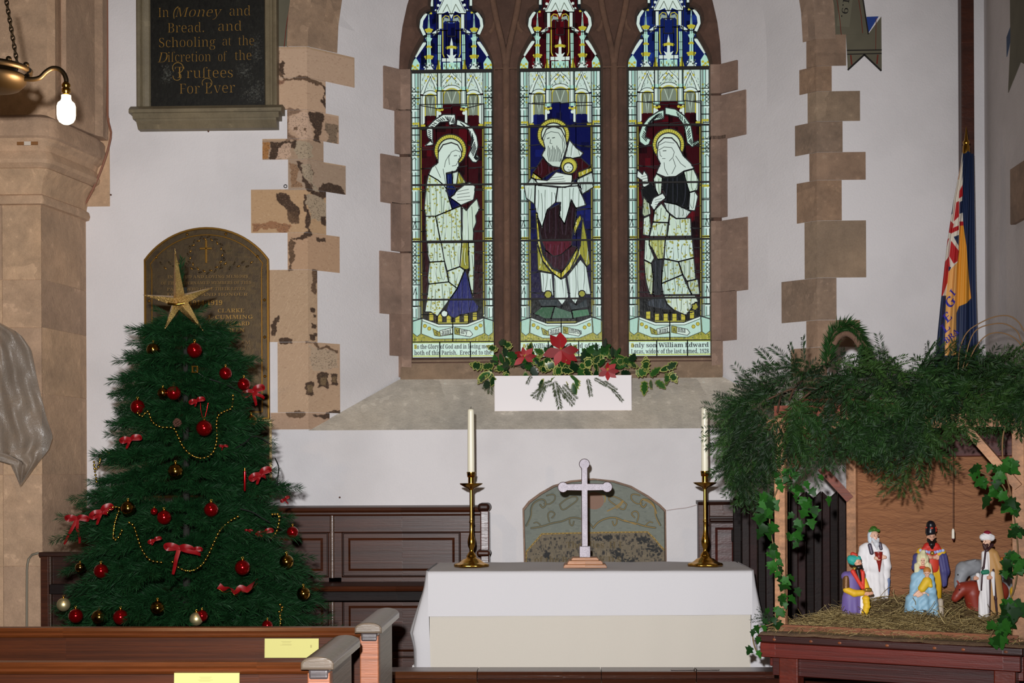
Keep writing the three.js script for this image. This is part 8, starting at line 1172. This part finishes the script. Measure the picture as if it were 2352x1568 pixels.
// ================================================================ flower trough on the window sill
{
  const Zb = (() => { let lo = -0.45, hi = 0; for (let i = 0; i < 40; i++) { const z = (lo + hi) / 2, y = lerp(SILLF, SILLB, z / ZB); if (at(1293, 944, z).y < y) lo = z; else hi = z; } return (lo + hi) / 2; })();
  const slope = (z) => lerp(SILLF, SILLB, z / ZB), z0 = Zb, z1 = Zb - 0.1, a = at(1136, 944, z0), b = at(1451, 944, z0), yt = at(1293, 862, z0).y, o = thing('flower_trough', 'plain white flower trough on the window sill', 'trough'), wm = std({ color: C('#f4eeee'), roughness: 0.6 }), w = b.x - a.x, cx = (a.x + b.x) / 2, yb = slope(z0) + 0.002;
  mesh('front_board', [rbox(w, yt - yb, 0.01, cx, (yt + yb) / 2, z0, 0.002)], wm, o); mesh('back_board', [rbox(w, yt - slope(z1) - 0.003, 0.01, cx, (yt + slope(z1) + 0.003) / 2, z1, 0.002)], wm, o);
  for (const x of [a.x + 0.005, b.x - 0.005]) { const g = extrude(shapeOf([[-z0, yb], [-z1, slope(z1) + 0.003], [-z1, yt], [-z0, yt]]), 0.01, 0); g.rotateY(Math.PI / 2); g.translate(x - 0.005, 0, 0); mesh('end_board', g, wm, o); }
  mesh('moss', [box(w - 0.02, 0.02, 0.09, cx, yt - 0.015, (z0 + z1) / 2)], std({ color: C('#1d2415'), roughness: 1 }), o);
  const zf = z0 - 0.03, K = (x, y, z = zf) => at(1040 + x * 0.2381, 740 + y * 0.2381, z);
  // holly and laurel leaves, each with its own pale rim
  const holly = mirror([[0, 0], [0.1, 0.06], [0.3, 0.1], [0.2, 0.24], [0.36, 0.36], [0.24, 0.48], [0.34, 0.62], [0.18, 0.72], [0.14, 0.86], [0, 1]]), smoothLeaf = mirror([[0, 0], [0.1, 0.1], [0.2, 0.3], [0.23, 0.5], [0.18, 0.72], [0.08, 0.9], [0, 1]]);
  const hg = [leafGeo(holly, 0.2, 0.12), leafGeo(smoothLeaf, 0.25, 0.12), leafGeo(holly, -0.18, 0.2)], hin = [holly, smoothLeaf, holly].map((l, i) => { const g = leafGeo(l.map(([x, y]) => [x * 0.74, 0.07 + y * 0.84]), [0.2, 0.25, -0.18][i], [0.12, 0.12, 0.2][i]); g.translate(0, 0, 0.012); const g2 = leafGeo(l.map(([x, y]) => [x * 0.74, 0.07 + y * 0.84]), [0.2, 0.25, -0.18][i], [0.12, 0.12, 0.2][i]); g2.translate(0, 0, -0.012); return mergeGeometries([g, g2]); });
  const green = ['#20481c', '#2c5a22', '#183a18'].map((h) => phys({ color: C(h), roughness: 0.3, side: THREE.DoubleSide })), rim = ['#93984e', '#aead62', '#6e7e3e'].map((h) => phys({ color: C(h), roughness: 0.4, side: THREE.DoubleSide })), dark = phys({ color: C('#17301a'), roughness: 0.28, side: THREE.DoubleSide });
  const fo = thing('foliage_arrangement', 'variegated holly and evergreen leaves filling the white trough', 'foliage'); reseed(808);
  const leaf = (x, y, s, a, z, varie) => { const k = Math.floor(rnd() * 3), m = raw('leaf', hg[k], varie ? rim[Math.floor(rnd() * 3)] : rnd() < 0.4 ? dark : green[Math.floor(rnd() * 3)], fo); m.position.copy(K(x, y, z)); m.scale.setScalar(s * 0.00056); m.rotation.order = 'ZXY'; m.rotation.set(rr(-0.7, 0.2), rr(-0.8, 0.8), a); if (varie) raw('leaf_centre', hin[k], green[Math.floor(rnd() * 3)], m); };
  for (let i = 0; i < 105; i++) { const t = rnd(), x = lerp(330, 1720, t), y = rr(330, 500) - 60 * Math.sin(t * 3.1), side = (x - 1040) / 720; leaf(x, y, rr(80, 150), -side * 1.2 + rr(-1.1, 1.1) + (rnd() < 0.3 ? Math.PI : 0), zf + rr(-0.05, 0.03), rnd() < 0.55); }
  for (const [x, y, s, a] of [[400, 420, 150, 1.5], [380, 480, 170, 2.0], [340, 500, 150, 2.2], [300, 430, 150, 1.4], [400, 520, 120, 2.7], [430, 280, 130, 1.0], [520, 200, 110, 1.4], [560, 260, 120, 0.6], [340, 560, 110, 2.8], [620, 340, 110, 1.2], [700, 470, 150, 3.2], [880, 430, 140, -1.4], [960, 470, 150, -1.5], [1040, 460, 130, -1.6], [1130, 500, 140, -2.4], [1280, 430, 160, -2.9], [1290, 330, 140, -2.9], [1200, 540, 150, 2.8], [1160, 580, 140, 3.3], [1100, 570, 130, 3.0], [880, 540, 140, 2.6], [950, 540, 120, -2.4], [1400, 280, 110, 0.3], [1450, 240, 100, -0.4], [1350, 300, 110, 0.6], [1530, 340, 110, -0.2], [1590, 400, 120, -0.8], [1720, 380, 110, -0.4], [1760, 500, 150, -1.3], [1850, 480, 140, -0.2], [1870, 470, 160, 0.1], [1900, 520, 140, -1.0], [1850, 560, 150, 3.2], [1900, 560, 120, -2.6], [1960, 560, 130, -2.4], [1990, 470, 140, -1.2], [2060, 450, 130, -1.0], [2060, 480, 130, 3.2], [2090, 480, 130, -2.5]]) leaf(x, y, s, a, zf + 0.04, s > 112);
  mesh('stem', [tube([[1700, 480], [1850, 470], [2000, 475], [2110, 440]].map(([x, y]) => K(x, y, zf + 0.02)), 0.002, 20, 6), tube([[700, 420], [560, 420], [400, 460], [260, 520]].map(([x, y]) => K(x, y, zf + 0.02)), 0.002, 20, 6)], std({ color: C('#3a3020'), roughness: 0.8 }), fo);
  // fir twigs hanging over the front
  const fg = [0.06, 0.09, 0.13].map((L, i) => [0, 1].map((v) => brush([[V(0, 0, 0), V(L * 0.5, -0.02 * L, 0), V(L, -0.1 * L, 0)]], 1300, 0.022, 0.0026, 0.85, 930 + i * 3 + v, 1))), fm = phys({ color: C('#4b5636'), vertexColors: true, roughness: 0.6, side: THREE.DoubleSide }), ft = thing('fir_twigs', 'short fir twigs hanging over the front of the white trough', 'twigs'), zt = z0 + 0.014;
  for (const [x, y, x1, y1] of [[760, 510, 715, 585], [970, 575, 850, 620], [900, 600, 775, 715], [880, 620, 830, 740], [980, 560, 1000, 690], [1000, 640, 1025, 825], [1010, 600, 1090, 720], [1060, 680, 1160, 790], [1060, 600, 1180, 735], [1300, 540, 1340, 700], [1360, 540, 1480, 600], [1450, 570, 1570, 650], [1530, 640, 1640, 745]]) sprig(ft, K(x, y, zt), K(x1, y1, zt + 0.012), 'twig', fm, fg, [0.06, 0.09, 0.13]);
  sprig(ft, K(360, 560, zf), K(300, 640, zf), 'twig', fm, fg, [0.06, 0.09, 0.13]); sprig(ft, K(370, 560, zf), K(355, 680, zf), 'twig', fm, fg, [0.06, 0.09, 0.13]);
  // three red silk flowers
  const petalO = mirror([[0, 0], [0.1, 0.15], [0.24, 0.45], [0.22, 0.62], [0.1, 0.85], [0, 1]]), pg = [leafGeo(petalO, 0.22, 0.1), leafGeo(petalO.map(([x, y]) => [x * 1.15, y]), -0.15, 0.2)], rm = ['#9a0812', '#a80e18', '#86050d'].map((h) => phys({ color: C(h), roughness: 0.55, side: THREE.DoubleSide }));
  const flower = (x, y, list, label, z) => { const p = K(x, y, z), f = thing('poinsettia', label, 'flower', [p.x, p.y, p.z], 0, 'red silk poinsettias'); list.forEach(([dx, dy, w], i) => { const L = Math.hypot(dx - x, dy - y) * 0.2381 * pxm(z), m = raw('petal', pg[i % 2], rm[i % 3], f); m.scale.set(L * (w || 0.95), L, L); m.rotation.order = 'ZXY'; m.rotation.set(rr(-0.25, 0.25), rr(-0.3, 0.3), Math.atan2(-(dx - x), -(dy - y))); m.position.z = 0.003 * (i % 3); });
    for (let i = 0; i < 9; i++) { const g = tube([V(0, 0, 0), V(rr(-0.004, 0.004), 0.006, 0.01), V(rr(-0.01, 0.01), rr(0.004, 0.016), 0.018)], 0.0008, 6, 5); mesh('stamen', g, std({ color: C('#d8b24a'), roughness: 0.6 }), f); } };
  flower(1045, 265, [[940, 110, 1.1], [1040, 80, 1.2], [1225, 270, 1], [1140, 415, 1.2], [985, 420, 1], [870, 325, 1], [1210, 375, 0.9]], 'largest red poinsettia, in the middle of the trough', zf + 0.05); flower(692, 335, [[675, 235, 1], [770, 250, 1], [812, 325, 0.9], [770, 385, 1], [590, 415, 1], [584, 285, 1], [640, 300, 0.8]], 'small red poinsettia at the left of the trough', zf + 0.045); flower(1492, 470, [[1495, 378, 1], [1575, 400, 1], [1608, 475, 1], [1575, 535, 1], [1495, 565, 1.1], [1405, 520, 1], [1420, 440, 1]], 'small red poinsettia at the right of the trough', zf + 0.05);
}
// ================================================================ furled standard in the corner
{
  const Z = 0.5, P = (x, y, d = 0) => at(x, y, Z + d), o = thing('furled_flag', 'furled blue and gold standard with red and white corner on a pole', 'flag');
  const tip = P(2222, 352), foot = V(P(2250, 900).x, ground, Z); mesh('pole', [(() => { const a = V(foot.x, ground + 0.01, Z - 0.02), b = V(tip.x, tip.y - 0.01, Z - 0.02), L = a.distanceTo(b), g = new THREE.CylinderGeometry(0.014, 0.016, L, 14); g.applyMatrix4(new THREE.Matrix4().makeRotationFromQuaternion(new THREE.Quaternion().setFromUnitVectors(V(0, 1, 0), b.clone().sub(a).normalize()))); g.translate((a.x + b.x) / 2, (a.y + b.y) / 2, (a.z + b.z) / 2); return g; })()], MAT.darkWood, o);
  const k = pxm(Z), f = lathe([[0, 66], [1.2, 60], [3, 44], [4.5, 34], [7.5, 30], [7.5, 26], [5.5, 24], [8, 20], [8.5, 4], [6.5, 0], [0, 0]].map(([r, y]) => [r * k, y * k]), 16); f.translate(tip.x, tip.y - 0.004, Z - 0.02); mesh('finial', f, MAT.brass, o).userData.label = 'brass spear finial';
  const Le = [[350, 2210], [375, 2207], [460, 2190], [560, 2175], [650, 2165], [760, 2154], [850, 2146], [960, 2136]], Re = [[350, 2236], [460, 2238], [650, 2241], [790, 2245], [960, 2250]];
  const c6 = (x, y) => [1780 + x * 0.2933, 400 + y * 0.2933], W = 512, H = 1024, U = (x, y) => { const l = piece(Le, y), r = piece(Re, y); return [(x - l) / (r - l) * W, (y - 350) / 610 * H]; };
  const tex = canvasTex(W, H, (c) => {
    const po = (l, col) => { c.fillStyle = col; c.beginPath(); l.forEach((p, i) => { const q = U(...c6(...p)); if (i) c.lineTo(q[0], q[1]); else c.moveTo(q[0], q[1]); }); c.closePath(); c.fill(); };
    const NV = '#0f2348', WH = '#d8cfc0', RD = '#b0171c', GD = '#d9932a', GL2 = '#e0a45a'; c.fillStyle = NV; c.fillRect(0, 0, W, H);
    po([[1200, -170], [1470, -170], [1470, 60], [1475, 400], [1440, 600], [1430, 690], [1360, 760], [1345, 950], [1180, 960]], WH);
    po([[1400, -100], [1460, -100], [1440, 40], [1380, 60]], '#c89a78'); po([[1445, 130], [1470, 80], [1472, 170], [1440, 190]], RD); po([[1420, 220], [1442, 210], [1440, 330], [1400, 370]], RD); po([[1445, 220], [1472, 205], [1472, 300], [1445, 310]], NV); po([[1380, 230], [1400, 200], [1390, 310], [1365, 330]], NV); po([[1360, 350], [1400, 390], [1385, 465], [1345, 450]], RD); po([[1395, 420], [1440, 400], [1440, 435], [1385, 460]], RD); po([[1445, 370], [1475, 370], [1476, 400], [1445, 405]], RD); po([[1400, 490], [1440, 475], [1438, 560]], NV); po([[1330, 520], [1365, 500], [1345, 570], [1322, 620]], RD); po([[1380, 520], [1440, 600], [1430, 680], [1400, 700], [1365, 640]], RD); po([[1320, 700], [1365, 640], [1370, 720], [1350, 850], [1310, 960], [1280, 960]], RD); po([[1360, 720], [1380, 730], [1358, 770]], NV);
    po([[1180, 960], [1345, 950], [1330, 1400], [1330, 1950], [1180, 1950]], NV);
    po([[1445, 405], [1476, 400], [1500, 560], [1536, 970], [1500, 1010], [1440, 1035], [1420, 1090], [1420, 1420], [1330, 1420], [1340, 950], [1360, 760], [1430, 690], [1442, 600]], GD); po([[1345, 950], [1360, 760], [1425, 700], [1425, 860], [1418, 1420], [1330, 1420]], GL2);
    c.fillStyle = '#2a1f9a'; const T = (t, x, y, px, rot) => { const q = U(...c6(x, y)); c.save(); c.translate(q[0], q[1]); c.scale(1.9, 0.62); c.rotate(rot); c.font = 'bold ' + px + 'px serif'; c.fillText(t, 0, 0); c.restore(); };
    T('G', 1372, 1060, 92, -0.9); T('E', 1345, 1170, 84, -0.75); T('L', 1328, 1250, 84, -0.7); T('I', 1400, 960, 70, -0.9); T('BRA', 1342, 1330, 52, -0.7);
  });
  const rows = [], n = 40, m = 44; for (let j = 0; j <= n; j++) { const y = 350 + 610 * j / n, l = piece(Le, y), r = piece(Re, y), row = []; for (let i = 0; i <= m; i++) { const t = i / m, a = 0.2 + 0.8 * j / n; row.push(P(lerp(l, r, t), y + (j === 0 ? 3 * Math.sin(t * 9) : 0), 0.02 + 0.03 * a * Math.sin(t * 3.14) + 0.016 * a * Math.sin(t * 20 + 0.6) + 0.007 * Math.sin(t * 37))); } rows.push(row); }
  const g = quadMesh(rows), uv = new Float32Array((n + 1) * (m + 1) * 2); for (let j = 0; j <= n; j++) for (let i = 0; i <= m; i++) { uv[(j * (m + 1) + i) * 2] = i / m; uv[(j * (m + 1) + i) * 2 + 1] = 1 - j / n; } g.setAttribute('uv', new THREE.BufferAttribute(uv, 2)); keepUV(g);
  mesh('cloth', g, phys({ map: tex, roughness: 0.6, sheen: 0.3, side: THREE.DoubleSide }), o);
}
renderer.render(scene, camera);
